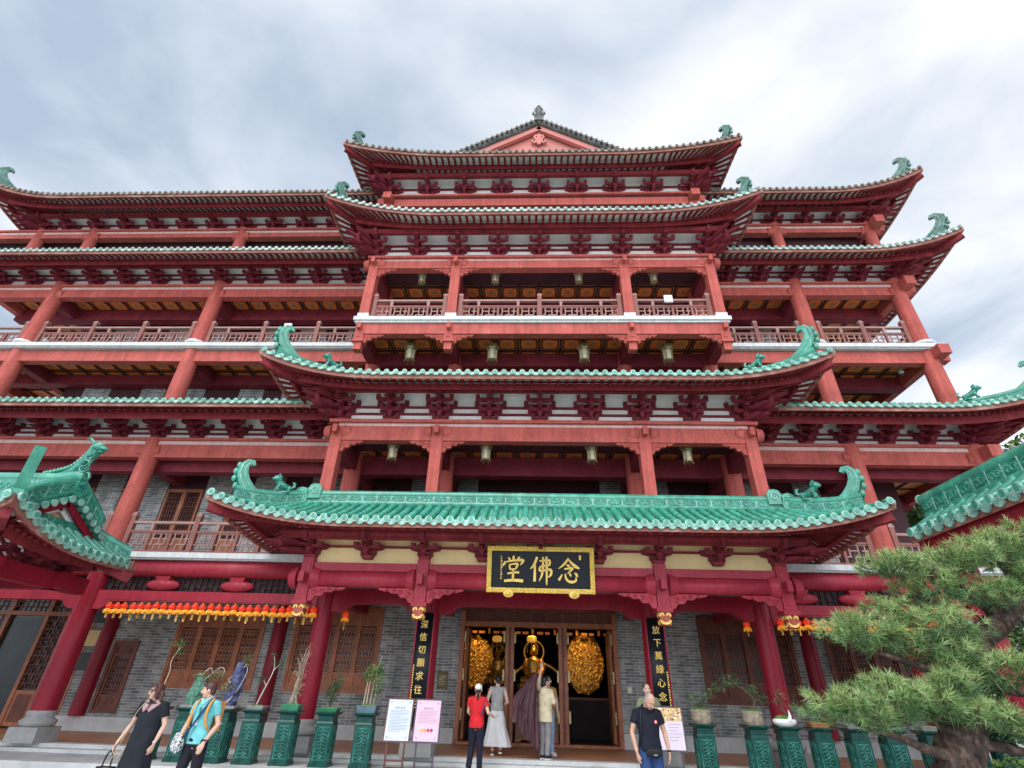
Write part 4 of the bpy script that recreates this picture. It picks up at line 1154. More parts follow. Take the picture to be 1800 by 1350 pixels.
# ground floor brick between the openings (door, windows), grey stone plinth
solid = [(-27, -12.85), (-12.85, -12.35), (-11.35 - 0.0, -11.35)]
def wall_seg(x0, x1, z0, z1, m): w.box(x0, x1, YB, YB + 0.3, z0, z1, m)
openL = [(-13.2, -12.4, 0.75, 2.65), (-11.35, -8.55, 1.42, 3.55), (-7.62, -4.85, 1.42, 3.75)]
opens = openL + [(-2.38, 2.36, 0.30, 3.95)] + [(4.85, 7.62, 1.42, 3.75), (8.55, 11.35, 1.42, 3.55)]
x = -14.9
for (a, b, z0, z1) in opens:
    wall_seg(x, a, 0.66, 4.40, BRICK)
    if z0 > 0.7: wall_seg(a, b, 0.66, z0, BRICK)
    wall_seg(a, b, z1, 4.40, BRICK); x = b
wall_seg(x, 12.6, 0.66, 4.40, BRICK)
part(w, 'brick_wall')
for a, b in ((-14.9, -2.40), (2.38, 12.6)): w = MB(); w.box(a, b, YB - 0.06, YB + 0.3, 0.29, 0.655, STONE); part(w, 'stone_plinth')
w = MB()
w.box(12.3, 12.6, YB + 0.302, 28, 0.3, 4.4, BRICK)
part(w, 'side_wall')
for a, b in ((-27, -XM - 0.01), (XM + 0.01, 12.5)): cb = MB(); cb.box(a, b, YW + 0.14, YB, 4.36, 4.43, DKRED); part(cb, 'gallery_ceiling')
# engaged wall columns
for x in (-13.5, -8.05, 8.05):
    column(x, YB - 0.05, 0.66, 4.36, 0.22, 0.2, CRIM)
YU = 15.75
# upper storeys: dark red timber wall, grey brick panels, lattice windows
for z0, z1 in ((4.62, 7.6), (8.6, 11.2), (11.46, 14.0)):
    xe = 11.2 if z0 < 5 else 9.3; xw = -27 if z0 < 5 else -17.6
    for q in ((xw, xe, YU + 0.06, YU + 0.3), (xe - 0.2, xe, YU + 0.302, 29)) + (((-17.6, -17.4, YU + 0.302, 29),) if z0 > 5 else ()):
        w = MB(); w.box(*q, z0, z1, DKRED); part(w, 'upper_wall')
    for a, b in ((-16.8, -15.8), (-14.6, -13.7), (-13.0, -12.2), (-10.9, -10.0), (-9.3, -8.3), (-7.4, -6.2), (-4.1, -3.35), (-2.6, -1.95), (1.95, 2.65), (3.3, 4.1), (6.4, 7.3), (8.0, 8.8)):
        w = MB(); w.box(a, b, YU + 0.02, YU + 0.058, z0 + 0.1, z1 - (0.12 if z0 < 5 else 0.35), BRICK); part(w, 'brick_panel')
    if z0 > 5: continue
    for a, b in ((-15.75, -14.65), (-13.65, -13.05), (-12.15, -10.95), (-9.95, -9.35), (-8.25, -7.45), (-6.1, -4.2), (-1.8, 1.85), (4.2, 5.6), (5.7, 6.3), (7.35, 7.95)):
        f = MB(); n = max(1, int(round((b - a) / 0.6))); ww = (b - a) / n
        for i in range(n):
            u0, u1 = a + i * ww, a + (i + 1) * ww
            f.box(u0, u0 + 0.07, YU, YU + 0.055, z0 + 0.05, z1 - 0.6, WOOD); f.box(u1 - 0.07, u1, YU, YU + 0.055, z0 + 0.05, z1 - 0.6, WOOD)
            f.box(u0 + 0.07, u1 - 0.07, YU + 0.003, YU + 0.055, z0 + 0.05, z0 + 0.8, WOOD); f.box(u0 + 0.07, u1 - 0.07, YU + 0.003, YU + 0.055, z1 - 0.7, z1 - 0.6, WOOD)
            for k in range(5): f.box(u0 + 0.07 + (ww - 0.14) * (k + 0.5) / 5 - 0.008, u0 + 0.07 + (ww - 0.14) * (k + 0.5) / 5 + 0.008, YU + 0.01, YU + 0.05, z0 + 0.8, z1 - 0.7, WOODD)
            for k in range(9): f.box(u0 + 0.07, u1 - 0.07, YU + 0.012, YU + 0.048, z0 + 0.9 + k * 0.15, z0 + 0.916 + k * 0.15, WOODD)
        part(f, 'lattice_door')

# --- ground-floor windows
def window_leaf(x0, x1, z0, z1, y, parent, m=WOOD):
    f = MB(); s = 0.075
    f.box(x0, x0 + s, y, y + 0.06, z0, z1, m); f.box(x1 - s, x1, y, y + 0.06, z0, z1, m)
    H = z1 - z0
    for zz in (z0, z0 + H * 0.17, z0 + H * 0.80, z1 - s): f.box(x0 + s, x1 - s, y + 0.002, y + 0.06, zz, zz + s, m)
    f.box(x0 + s, x1 - s, y + 0.035, y + 0.05, z0 + s, z0 + H * 0.17, m); f.box(x0 + s * 1.8, x1 - s * 1.8, y + 0.02, y + 0.04, z0 + s * 1.5, z0 + H * 0.17 - s * 0.5, m)
    f.box(x0 + s, x1 - s, y + 0.035, y + 0.05, z0 + H * 0.8 + s, z1 - s, m); f.box(x0 + s * 1.8, x1 - s * 1.8, y + 0.02, y + 0.04, z0 + H * 0.8 + s * 1.5, z1 - s * 1.5, m)
    o = part(f, 'window_leaf', parent)
    a, b, c, d = x0 + s, x1 - s, z0 + H * 0.17 + s, z0 + H * 0.80
    W = b - a; h = d - c; t = 0.011; yy = y + 0.02
    def hb(u0, u1, v): f2.box(a + W * u0, a + W * u1, yy, yy + 0.025, c + h * v - t, c + h * v + t, m)
    def vb(u, v0, v1): f2.box(a + W * u - t, a + W * u + t, yy + 0.001, yy + 0.024, c + h * v0, c + h * v1, m)
    f2 = f_lat
    for u in (0.08, 0.3, 0.5, 0.7, 0.92): vb(u, 0.03, 0.97)
    for k in range(10):
        v = 0.05 + k * 0.1
        hb(0.08 if k % 3 else 0.0, 0.92 if k % 3 else 1.0, v)
        if k % 2: vb(0.19, v - 0.1, v); vb(0.81, v - 0.1, v)
        else: vb(0.4, v, v + 0.1); vb(0.6, v, v + 0.1)
PANE = mat('window_backing', (0.055, 0.032, 0.028), 0.25, 0.3, 2.0, spec=0.5)
for (a, b, z0, z1) in openL + [(4.85, 7.62, 1.42, 3.75), (8.55, 11.35, 1.42, 3.55)]:
    fr = MB(); m = WOOD if a < 0 and b < -4 and a > -12 else WOODD
    fr.box(a, a + 0.09, YB - 0.04, YB + 0.12, z0, z1, m); fr.box(b - 0.09, b, YB - 0.04, YB + 0.12, z0, z1, m)
    fr.box(a + 0.09, b - 0.09, YB - 0.04, YB + 0.12, z0, z0 + 0.09, m); fr.box(a + 0.09, b - 0.09, YB - 0.04, YB + 0.12, z1 - 0.09, z1, m)
    win = part(fr, 'window')
    g_ = MB(); g_.box(a + 0.09, b - 0.09, YB + 0.10, YB + 0.11, z0 + 0.09, z1 - 0.09, PANE); part(g_, 'pane', win)
    f_lat = MB(); n = 1 if b - a < 1 else 4; ww = (b - a - 0.18) / n
    zt = z1 - 0.09
    for i in range(n): window_leaf(a + 0.09 + i * ww, a + 0.09 + (i + 1) * ww, z0 + 0.09, zt, YB, win, m)
    part(f_lat, 'lattice', win)

# --- the entrance
fr = MB()
for x in (-2.38, 2.26): fr.box(x, x + 0.12, YB - 0.10, YB + 0.25, 0.3, 3.72, WOOD)
fr.box(-2.26, 2.26, YB - 0.08, YB + 0.25, 3.30, 3.44, WOOD); fr.box(-2.38, 2.38, YB - 0.09, YB + 0.25, 3.72, 3.95, WOODD)
fr.box(-2.26, 2.26, YB - 0.1, YB + 0.3, 0.298, 0.36, WOOD)
door = part(fr, 'door_frame')
tr = MB(); tr.box(-2.26, 2.26, YB + 0.02, YB + 0.06, 3.44, 3.72, WOODD)
for k in range(9):
    x = -2.26 + 4.52 * (k + 0.5) / 9; tr.box(x - 0.25, x - 0.235, YB - 0.01, YB + 0.02, 3.45, 3.71, WOOD)
    tr.ribbon([(x - 0.2, 3.48), (x - 0.08, 3.66), (x + 0.04, 3.5), (x + 0.14, 3.62), (x + 0.22, 3.52)], [0.02, 0.05, 0.04, 0.05, 0.02], ((0, YB + 0.02, 0), (1, 0, 0), (0, 0, 1), (0, -1, 0)), 0.0, 0.02, WOODD)
part(tr, 'carved_transom', door)
for x in (-0.86, 0.74):
    p = MB(); p.box(x - 0.13, x + 0.13, YB - 0.06, YB + 0.2, 0.36, 3.30, WOOD); p.box(x - 0.03, x + 0.03, YB - 0.08, YB - 0.058, 0.36, 3.3, WOODD)
    part(p, 'door_post', door)
for x in (-2.22, -1.03, -0.70, 0.58, 0.90, 2.2):
    for z in (0.85, 1.85, 2.85): hg = MB(); hg.box(x - 0.025, x + 0.025, YB - 0.115, YB - 0.04, z, z + 0.3, BRASS); part(hg, 'hinge', door)
for x, dx in ((-2.2, 1), (2.2, -1)):       # leaves folded inwards
    lf = MB(); lf.box(x - 0.04, x + 0.04, YB + 0.26, YB + 1.0, 0.38, 3.28, WOOD)
    for z in (0.5, 1.3, 2.9): lf.box(x + dx * 0.04 - 0.01, x + dx * 0.04 + 0.01, YB + 0.34, YB + 0.92, z, z + 0.05, WOODD)
    part(lf, 'door_leaf', door)

# --- dark hall inside
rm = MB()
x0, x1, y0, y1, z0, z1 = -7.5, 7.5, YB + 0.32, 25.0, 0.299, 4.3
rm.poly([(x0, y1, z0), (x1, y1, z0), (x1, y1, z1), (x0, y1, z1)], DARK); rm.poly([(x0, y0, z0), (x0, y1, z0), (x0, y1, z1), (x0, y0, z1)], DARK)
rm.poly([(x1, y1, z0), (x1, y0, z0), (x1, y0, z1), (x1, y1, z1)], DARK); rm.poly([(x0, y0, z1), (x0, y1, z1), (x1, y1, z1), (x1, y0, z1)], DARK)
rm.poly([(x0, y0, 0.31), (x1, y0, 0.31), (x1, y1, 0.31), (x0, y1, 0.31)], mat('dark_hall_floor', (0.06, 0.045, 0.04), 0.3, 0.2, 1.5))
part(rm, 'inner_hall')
# ------------------------------------------------------------------ neighbouring roofs
def built(name, label, cat, base):
    t = thing(name, label, cat, base)
    def pt(mb, nm, parent=None, label=None):
        o = mb.build(nm, parent or t, label=label)
        if parent is None: o.matrix_parent_inverse = Matrix.Translation(-Vector(base))
        return o
    return t, pt
hall, hp = built('side_hall', 'low side hall at the left whose green hip and gable roof ends in a dragon', 'hall', (-13.0, 10.6, 0.0))
HP = dict(R=0.95, ze=3.80, zt=4.42, lift=0.62, Ls=2.6, inset=0.15, conc=0.8)
hx, hy0, hy1 = -9.45, 8.55, 12.25
HR, RY = 4.98, 10.4      # ridge height and line
hF = Side((-20, hy0), 0, hx + 20, hipA=False, Rf=1.85, zf=HR, **HP)
hS = Side((hx, hy0), 90, hy1 - hy0, **HP)
hB = Side((hx, hy1), 180, 20 + hx, hipB=False, Rf=1.85, zf=HR, **HP)
hS.kB = 0.1; hB.kA = 0.1
tm, fm = MB(), MB()
for S in (hF, hS, hB): roof_side(tm, fm, S, joint=True, n=8, fly=0.45, bodyR=1.1, redboard=0.22)
hip_beam(fm, hF, 'B'); hip_beam(fm, hS, 'B')
hro = hp(tm, 'roof'); hp(fm, 'eave_frame', hro)
gx = hx - 0.95
rb = MB(); ridge_band(rb, [(-20, RY, HR - 0.02), (-15, RY, HR - 0.02), (gx - 0.3, RY, HR - 0.02), (gx + 0.35, RY, HR + 0.06)], 0.4, 0.2, panel=0.45, scroll=True); hp(rb, 'ridge', hro)
for sy in (-1, 1):     # verges running down the gable
    pts = [(gx + 0.22, RY + sy * (0.08 + 0.98 * i / 8), HR + 0.04 - 0.62 * (i / 8) * (0.85 + 0.15 * i / 8)) for i in range(9)]
    vb = MB(); ridge_band(vb, pts, 0.3, 0.16, panel=0.34, scroll=True)
    for i in range(6):
        y = RY + sy * (0.12 + i * 0.18); z = HR - 0.02 - 0.58 * (abs(y - RY) / 1.06)
        vb.tube([(gx - 0.1, y, z), (gx + 0.4, y, z - 0.02)], 0.066, GLZ, n=8); vb.tube([(gx + 0.39, y, z - 0.02), (gx + 0.415, y, z - 0.02)], 0.078, GLZP, n=10)
    hp(vb, 'gable_verge', hro)
    bb = MB(); bb.beam((gx + 0.24, RY, HR - 0.16), (gx + 0.24, RY + sy * 1.1, HR - 0.16 - 0.62), 0.05, 0.16, CRIM, up=(0, 0, 1)); hp(bb, 'bargeboard', hro)
    bb = MB(); bb.beam((gx + 0.12, RY, HR - 0.22), (gx + 0.12, RY + sy * 1.0, HR - 0.22 - 0.57), 0.04, 0.2, WHITE, up=(0, 0, 1)); hp(bb, 'gable_trim', hro)
    S = hF if sy < 0 else hS
    hl = hip_line(S, 'B', 0.02, 0.2); r_ = MB(); ridge_band(r_, hl, 0.2, 0.14, panel=0.34, scroll=True); hp(r_, 'hip_ridge', hro)
gb = MB(); gb.add([(gx + 0.05, RY - 1.15, HR - 0.75), (gx + 0.05, RY + 1.15, HR - 0.75), (gx + 0.05, RY, HR + 0.02), (gx - 0.05, RY - 1.15, HR - 0.75), (gx - 0.05, RY + 1.15, HR - 0.75), (gx - 0.05, RY, HR + 0.02)], [(0, 1, 2), (5, 4, 3), (0, 3, 4, 1), (1, 4, 5, 2), (2, 5, 3, 0)], mat('peach_gable_plaster', (0.72, 0.38, 0.22), 0.7, 0.08))
hp(gb, 'gable', hro)
sk = MB(); sk.beam((gx + 0.12, RY - 0.95, 4.44), (gx + 0.12, RY + 0.95, 4.44), 0.12, 0.12, GLZR, up=(0, 0, 1)); hp(sk, 'gable_skirt_ridge', hro)
# blade at the near corner and dragon at the ridge end
cb = MB(); tip = hF.P(hF.L, 0, 0)
cb.ribbon([(-0.25, 0.0), (-0.02, 0.2), (0.1, 0.45), (0.2, 0.75), (0.27, 0.95)], [0.26, 0.2, 0.17, 0.17, 0.17], (hF.P(hF.L - 0.25, 0.25, 0.1), (0.7071, -0.7071, 0), (0, 0, 1), (0.7071, 0.7071, 0)), -0.09, 0.09, GLZ); hp(cb, 'corner_blade', hro)
d0 = MB(); db = d0; dx, dz = 0.0, 0.0
neck = smooth_curve([(dx - 1.0, 0.0, dz - 0.02), (dx - 0.6, 0.0, dz + 0.08), (dx - 0.25, 0.0, dz + 0.22), (dx + 0.0, 0.0, dz + 0.55), (dx + 0.14, 0.0, dz + 0.9)])
db.tube(neck, [0.07 + 0.12 * i / (len(neck) - 1) for i in range(len(neck))], GLZR, n=10)
db.ball((dx + 0.18, 0.0, dz + 1.0), 0.2, 0.17, 0.17, GLZR); db.ball((dx + 0.36, 0.0, dz + 0.95), 0.15, 0.11, 0.08, GLZR); db.ball((dx + 0.3, 0.0, dz + 0.84), 0.13, 0.1, 0.04, GLZR)
for sy in (-0.1, 0.1):
    db.tube([(dx + 0.1, 0.0 + sy, dz + 1.1), (dx - 0.05, 0.0 + sy * 1.6, dz + 1.24), (dx - 0.16, 0.0 + sy * 1.7, dz + 1.2)], [0.05, 0.035, 0.012], GLZ, n=6)
    db.ball((dx + 0.26, 0.0 + sy, dz + 1.08), 0.045, 0.04, 0.045, GLZP)
for i in range(len(neck)):
    p = neck[i]
    for a in (-0.5, 0.0, 0.5): db.ball(p + Vector((-0.08, math.sin(a) * 0.17, 0.12)), 0.06, 0.05, 0.07, GLZ, n=7, k=5)
for i in range(12):
    a = i * 0.9; db.tube([(dx + 0.12 + 0.1 * math.cos(a + k * 0.9) + k * 0.02, -0.08 - 0.04 * (i % 3), dz + 0.1 + i * 0.06 + 0.1 * math.sin(a + k * 0.9)) for k in range(5)], 0.03, GLZ, n=5)
db.tube([(dx + 0.25 + 0.14 * math.cos(k * 0.8), -0.05, dz - 0.05 + 0.2 * math.sin(k * 0.8)) for k in range(8)], 0.035, GLZ, n=6)
db = MB(); db.merge(d0, Matrix.Translation((gx + 0.18, RY, HR + 0.42)) @ Matrix.Scale(0.72, 4)); hp(db, 'ridge_dragon', hro)
# supports under the eaves: beams, brackets and columns
for p0, p1 in (((-19, 9.7, 3.4), (-10.3, 9.7, 3.4)), ((-10.6, 9.3, 3.4), (-10.6, 12.2, 3.4)), ((-19, 11.4, 3.4), (-10.3, 11.4, 3.4))):
    b = MB(); b.beam(p0, p1, 0.24, 0.34, CRIM, up=(0, 0, 1)); hp(b, 'eave_beam')
for p in ((-13.3, 9.75), (-16.5, 9.75), (-14.9, 11.7), (-17.5, 11.7)):
    c = MB(); c.tube([(p[0], p[1], 0.35), (p[0], p[1], 3.3)], 0.2, CRIM, n=18); hp(c, 'column')
    c = MB(); c.lathe((p[0], p[1], 0), [(0.4, 0), (0.4, 0.15), (0.3, 0.2), (0.32, 0.3), (0.24, 0.35)], STONE2); hp(c, 'column_base')
for x, y, r in ((-10.9, 9.9, 0.75), (-10.75, 10.7, 1.57), (-10.75, 11.6, 1.57), (-12.2, 9.8, 0), (-13.4, 9.8, 0)):
    br = make_bracket(0.34, 0.22, 2, 0.4); o = br.build('bracket_set', hall); o.matrix_parent_inverse = Matrix.Translation(Vector((13.0, -10.6, 0))); o.location = (x, y, 3.52); o.rotation_euler.z = r

corr, cp = built('covered_corridor', 'green tiled covered corridor roof beside the pine at the right', 'corridor', (8.2, 7.0, 0.0))
KP = dict(R=0.62, ze=4.55, zt=4.98, lift=0.0, Ls=1.0, inset=0.0, hipA=False, hipB=False)
kL = Side((7.58, 10.9), -90, 11.0, **KP); kR = Side((8.82, -0.1), 90, 11.0, **KP)
tm, fm = MB(), MB()
for S in (kL, kR): roof_side(tm, fm, S, sp=0.3, joint=True, n=10, rafters=False, bodyR=0.5, tr=0.075, dr=1.4)
kro = cp(tm, 'roof'); cp(fm, 'eave_frame', kro)
rb = MB(); ridge_band(rb, [(8.2, 10.95, 4.95), (8.2, 7, 4.95), (8.2, 3, 4.95), (8.2, -0.1, 4.95)], 0.36, 0.2, panel=0.36, scroll=True)
rb.tube([(8.2, 11.02, 5.36), (8.2, -0.1, 5.36)], 0.1, GLZ, n=12); rb.tube([(8.2, 11.02, 5.36), (8.2, 11.05, 5.36)], 0.115, GLZP, n=14)
cp(rb, 'ridge', kro)
for x in (7.78, 8.62): b = MB(); b.box(x - 0.1, x + 0.1, -0.1, 10.85, 4.02, 4.42, CRIM); cp(b, 'eave_beam')
b = MB(); b.box(7.62, 8.78, -0.1, 10.88, 4.4, 4.44, CRIM); cp(b, 'soffit_board')
for y in (10.6, 6.0, 1.5):
    c = MB(); c.tube([(8.2, y, 0.3), (8.2, y, 4.4)], 0.19, CRIM, n=18); cp(c, 'column')
    c = MB(); c.lathe((8.2, y, 0), [(0.36, 0), (0.36, 0.14), (0.28, 0.18), (0.3, 0.26), (0.23, 0.3)], STONE2); cp(c, 'column_base')
bm_ = MB(); bm_.box(7.66, 8.74, 10.55, 10.65, 4.03, 4.4, CRIM); cp(bm_, 'cross_beam')

# ------------------------------------------------------------------ name board over the entrance
brd = thing('name_board', 'black and gold name board with three large characters above the entrance', 'sign', (0, 12.25, 3.5))
brd.rotation_euler.x = math.radians(9)
GOLDF = mat('carved_gold_frame', (0.85, 0.5, 0.08), 0.4, 0.35, 30.0, 0.9, 26, metal=0.2)
mb = MB(); mb.box(-1.12, 1.12, 0.0, 0.05, 0.10, 0.89, BLACKL); mb.build('board', brd)
for nm, q in (('frame', (-1.22, 1.22, 0.89, 0.99)), ('frame', (-1.22, 1.22, 0.0, 0.10)), ('frame', (-1.22, -1.12, 0.10, 0.89)), ('frame', (1.12, 1.22, 0.10, 0.89))):
    fmb = MB(); fmb.box(q[0], q[1], -0.05, 0.06, q[2], q[3], GOLDF)
    L = q[1] - q[0]; H = q[3] - q[2]; n = int(max(L, H) / 0.075)
    for i in range(n):
        t = (i + 0.5) / n
        x, z = (q[0] + L * t, q[2] + H / 2) if L > H else (q[0] + L / 2, q[2] + H * t)
        w = min(L, H) * 0.36
        fmb.tube([(x + math.cos(k * 0.9 + i) * w * (1 - k * 0.09), -0.06, z + math.sin(k * 0.9 + i) * w * (1 - k * 0.09)) for k in range(7)], 0.013, GOLDP, n=5)
    fmb.build(nm, brd)
for x in (-0.72, 0.75):
    c = MB(); c.ball((x, -0.05, -0.02), 0.12, 0.05, 0.085, GOLDP, n=14); c.ball((x, -0.09, -0.02), 0.06, 0.03, 0.045, GOLDF, n=10); c.build('gold_boss', brd)
CH = {'nian': [([(.5, .98), (.36, .8), (.2, .66), (.03, .55)], [.06, .09, .07, .02]), ([(.48, .95), (.62, .8), (.8, .66), (.99, .57)], [.05, .09, .13, .05]),
       ([(.40, .70), (.5, .68), (.56, .62)], [.05, .09, .05]), ([(.30, .54), (.5, .57), (.68, .57), (.56, .46), (.44, .36)], [.05, .08, .09, .07, .02]),
       ([(.2, .33), (.13, .22), (.04, .1)], [.04, .08, .11]), ([(.34, .36), (.37, .18), (.5, .06), (.68, .04), (.82, .1), (.82, .25)], [.05, .08, .1, .1, .08, .02]),
       ([(.52, .38), (.57, .32), (.6, .25)], [.04, .09, .04]), ([(.76, .4), (.84, .34), (.9, .24)], [.04, .1, .05])],
      'fo': [([(.30, .97), (.22, .78), (.12, .62), (.0, .52)], [.09, .09, .07, .02]), ([(.2, .72), (.2, .4), (.19, .06)], [.06, .09, .1]),
       ([(.40, .82), (.6, .84), (.82, .85), (.82, .68), (.62, .65), (.44, .62)], [.05, .07, .08, .07, .06, .06]), ([(.44, .62), (.40, .47), (.62, .48), (.88, .5), (.88, .32), (.76, .22)], [.06, .07, .07, .09, .09, .03]),
       ([(.55, .97), (.55, .6), (.5, .3), (.38, .08)], [.07, .08, .08, .02]), ([(.70, .99), (.71, .5), (.70, -.06)], [.08, .09, .04])],
      'tang': [([(.52, 1.02), (.5, .94), (.5, .86)], [.07, .09, .06]), ([(.26, .95), (.32, .89), (.36, .83)], [.04, .08, .05]), ([(.78, .98), (.7, .9), (.62, .84)], [.06, .08, .03]),
       ([(.14, .80), (.1, .72), (.02, .62)], [.06, .1, .06]), ([(.12, .77), (.5, .83), (.92, .85), (.88, .75), (.8, .66)], [.05, .07, .1, .08, .02]),
       ([(.32, .67), (.34, .58), (.36, .48)], [.06, .07, .06]), ([(.33, .67), (.5, .7), (.68, .7), (.64, .58), (.6, .5)], [.05, .06, .09, .08, .04]), ([(.36, .49), (.5, .5), (.62, .51)], [.05, .05, .05]),
       ([(.24, .33), (.5, .37), (.76, .38)], [.06, .07, .08]), ([(.5, .47), (.49, .25), (.48, .07)], [.06, .09, .07]), ([(.1, .05), (.5, .08), (.94, .06)], [.09, .1, .12])]}
cmb = MB()
for key, x, sz in (('tang', -0.62, 0.56), ('fo', 0.03, 0.58), ('nian', 0.64, 0.54)):
    for cl, wd in CH[key]:
        sm = smooth_curve([(a, b, 0) for a, b in cl], 4); n = len(sm) - 1
        ws = [wd[min(int(i / 4), len(wd) - 1)] + (wd[min(int(i / 4) + 1, len(wd) - 1)] - wd[min(int(i / 4), len(wd) - 1)]) * ((i % 4) / 4) for i in range(n + 1)]
        cmb.ribbon([((p.x - 0.5) * sz * 0.92, (p.y - 0.5) * sz) for p in sm], [q * sz * 1.05 for q in ws], ((x, 0.0, 0.495), (1, 0, 0), (0, 0, 1), (0, -1, 0)), 0.0, 0.022, GOLDP)
for i in range(11):
    z = 0.75 - i * 0.047; cmb.box(-0.91, -0.905 + 0.02 * ((i * 7) % 3) / 2 + 0.012, -0.012, 0.0, z, z + 0.03, GOLDP); cmb.box(-0.915, -0.885, -0.011, 0.001, z + 0.012, z + 0.019, GOLDP)
cmb.box(0.88, 0.925, -0.014, 0.0, 0.72, 0.82, GOLDP)
cmb.build('lettering', brd)

# ------------------------------------------------------------------ couplet boards on the porch columns
def couplet(x, chars, label, small):
    t = thing('couplet_board', label, 'sign', (x, 13.84, 0.0), group='couplet boards beside the entrance')
    mb = MB(); n = 9; R = 0.36
    def arc(r, z): return [(r * math.sin(a), 0.26 - r * math.cos(a), z) for a in [(-0.62 + 1.24 * i / (n - 1)) for i in range(n)]]
    v = arc(R, 0.85) + arc(R, 3.22) + arc(R - 0.03, 0.85) + arc(R - 0.03, 3.22); f = []
    for i in range(n - 1): f += [(i, i + 1, n + i + 1, n + i), (2 * n + i, 3 * n + i, 3 * n + i + 1, 2 * n + i + 1), (n + i, n + i + 1, 3 * n + i + 1, 3 * n + i), (i, 2 * n + i, 2 * n + i + 1, i + 1)]
    mb.add(v, f, BLACKL, True); mb.build('board', t)
    for s in (-1, 1):
        e = MB(); a = s * 0.64; e.box(R * math.sin(a) - 0.018, R * math.sin(a) + 0.018, 0.26 - R * math.cos(a) - 0.02, 0.26 - R * math.cos(a) + 0.05, 0.83, 3.24, CRIM); e.build('frame', t)
    z = 2.94
    for i, c in enumerate(chars): g_ = MB(); glyphs(g_, [(c, 0.0, 0.26 - R - 0.006, z - i * 0.276, 0.19)], GOLDP, 0.005); g_.build('character', t)
    s_ = MB()
    for i in range(22):
        zz = 2.05 - i * 0.05; s_.box(small - 0.014, small + 0.010 + 0.006 * (i % 3), 0.26 - math.sqrt(R * R - small * small) - 0.006, 0.26 - math.sqrt(R * R - small * small) + 0.01, zz, zz + 0.032, GOLDP)
    s_.build('small_lettering', t)
couplet(-2.83, '深信切願求往生', 'curved black couplet board with gold characters left of the entrance', -0.165)
couplet(2.80, '放下萬緣心念佛', 'curved black couplet board with gold characters right of the entrance', 0.165)

# ------------------------------------------------------------------ wall boards and small fittings
def wall_board(name, label, cat, x0, x1, z0, z1, m, frame=None, y=YB, th=0.05):
    t = thing(name, label, cat, ((x0 + x1) / 2, y - th / 2, z0)); w, h = (x1 - x0) / 2, z1 - z0
    b = MB(); b.box(-w, w, -th / 2, th / 2, 0, h, m); b.build('panel', t)
    if frame:
        f = MB(); e = 0.03
        f.box(-w - e, w + e, -th / 2 - 0.01, th / 2, h, h + e, frame); f.box(-w - e, w + e, -th / 2 - 0.01, th / 2, -e, 0, frame); f.box(-w - e, -w, -th / 2 - 0.01, th / 2, 0, h, frame); f.box(w, w + e, -th / 2 - 0.01, th / 2, 0, h, frame); f.build('frame', t)
    return t
wall_board('wall_plaque', 'square gold plaque on the brick at the far left', 'plaque', -14.22, -13.72, 2.46, 2.92, mat('dull_gold_plate', (0.58, 0.40, 0.16), 0.4, 0.1, 3, metal=0.3), METAL)
t = wall_board('notice_board', 'black notice board under the gold plaque at the far left', 'board', -14.12, -13.62, 1.80, 2.28, mat('black_slate', (0.03, 0.028, 0.028), 0.4, 0.2))
wall_board('notice_board', 'dark slate board above the gold plaque at the far left', 'board', -14.3, -13.7, 3.12, 3.7, mat('dark_slate', (0.06, 0.06, 0.065), 0.5, 0.2))
t = wall_board('bronze_plaque', 'small bronze plaque on the brick between couplet board and door', 'plaque', -2.98, -2.68, 1.60, 2.02, mat('old_bronze', (0.12, 0.09, 0.05), 0.45, 0.3, 8, 0.4, 40, metal=0.5))
r_ = MB(); r_.box(-0.165, 0.165, -0.05, 0.0, 0.40, 0.46, MATS['old_bronze']); r_.build('top_moulding', t)
r_ = MB()
for i in range(6): r_.box(-0.1, 0.1 - 0.03 * (i % 3), -0.031, -0.026, 0.32 - i * 0.045, 0.335 - i * 0.045, BRASS)
r_.build('lettering', t)
t = wall_board('wall_switch', 'pale yellow switch plate on the brick right of the door', 'switch', 2.58, 2.72, 1.62, 1.80, mat('ivory_plastic', (0.72, 0.64, 0.42), 0.4, 0.05))
r_ = MB(); r_.box(-0.03, 0.03, -0.035, -0.02, 0.05, 0.13, WHITE); r_.build('button', t)
t = wall_board('red_wall_sign', 'small dark red sign with gold characters on the second floor wall', 'sign', -2.98, -2.60, 7.2, 8.02, mat('maroon_board', (0.13, 0.025, 0.02), 0.5, 0.15), WOODD, y=15.75)
for cl in ([(-.04, .66), (-.09, .56), (.08, .54)], [(.03, .68), (.03, .50)], [(-.02, .44), (.06, .42)], [(.0, .36), (.07, .34), (.01, .26)], [(-.06, .34), (-.08, .24)]): r_ = MB(); r_.ribbon(cl, [0.028] * len(cl), ((0, -0.03, 0), (1, 0, 0), (0, 0, 1), (0, -1, 0)), 0, 0.006, GOLDP); r_.build('brush_stroke', t)
def floodlight(loc, label):
    t = thing('floodlight', label, 'lamp', loc, group='floodlights clamped to the balcony rails')
    b = MB(); b.box(-0.13, 0.13, -0.06, 0.0, 0.0, 0.27, mat('pale_grey_housing', (0.68, 0.74, 0.72), 0.35, 0.05)); b.build('housing', t)
    b = MB(); b.box(-0.11, 0.11, -0.067, -0.06, 0.02, 0.25, mat('frosted_glass', (0.78, 0.84, 0.82), 0.15, 0.04)); b.build('glass', t)
    b = MB(); b.tube([(0.0, 0.0, 0.05), (0.0, 0.1, 0.0), (0.0, 0.1, -0.2)], 0.015, METAL, n=6); b.build('bracket', t)
    b = MB(); b.tube([(-0.1, -0.02, 0.02), (-0.35, -0.04, -0.22), (-0.5, 0.0, -0.3)], 0.006, METAL, n=5); b.build('cable', t)
floodlight((4.02, YM - 0.06, 12.1), 'white square floodlight clamped to the central balcony rail')
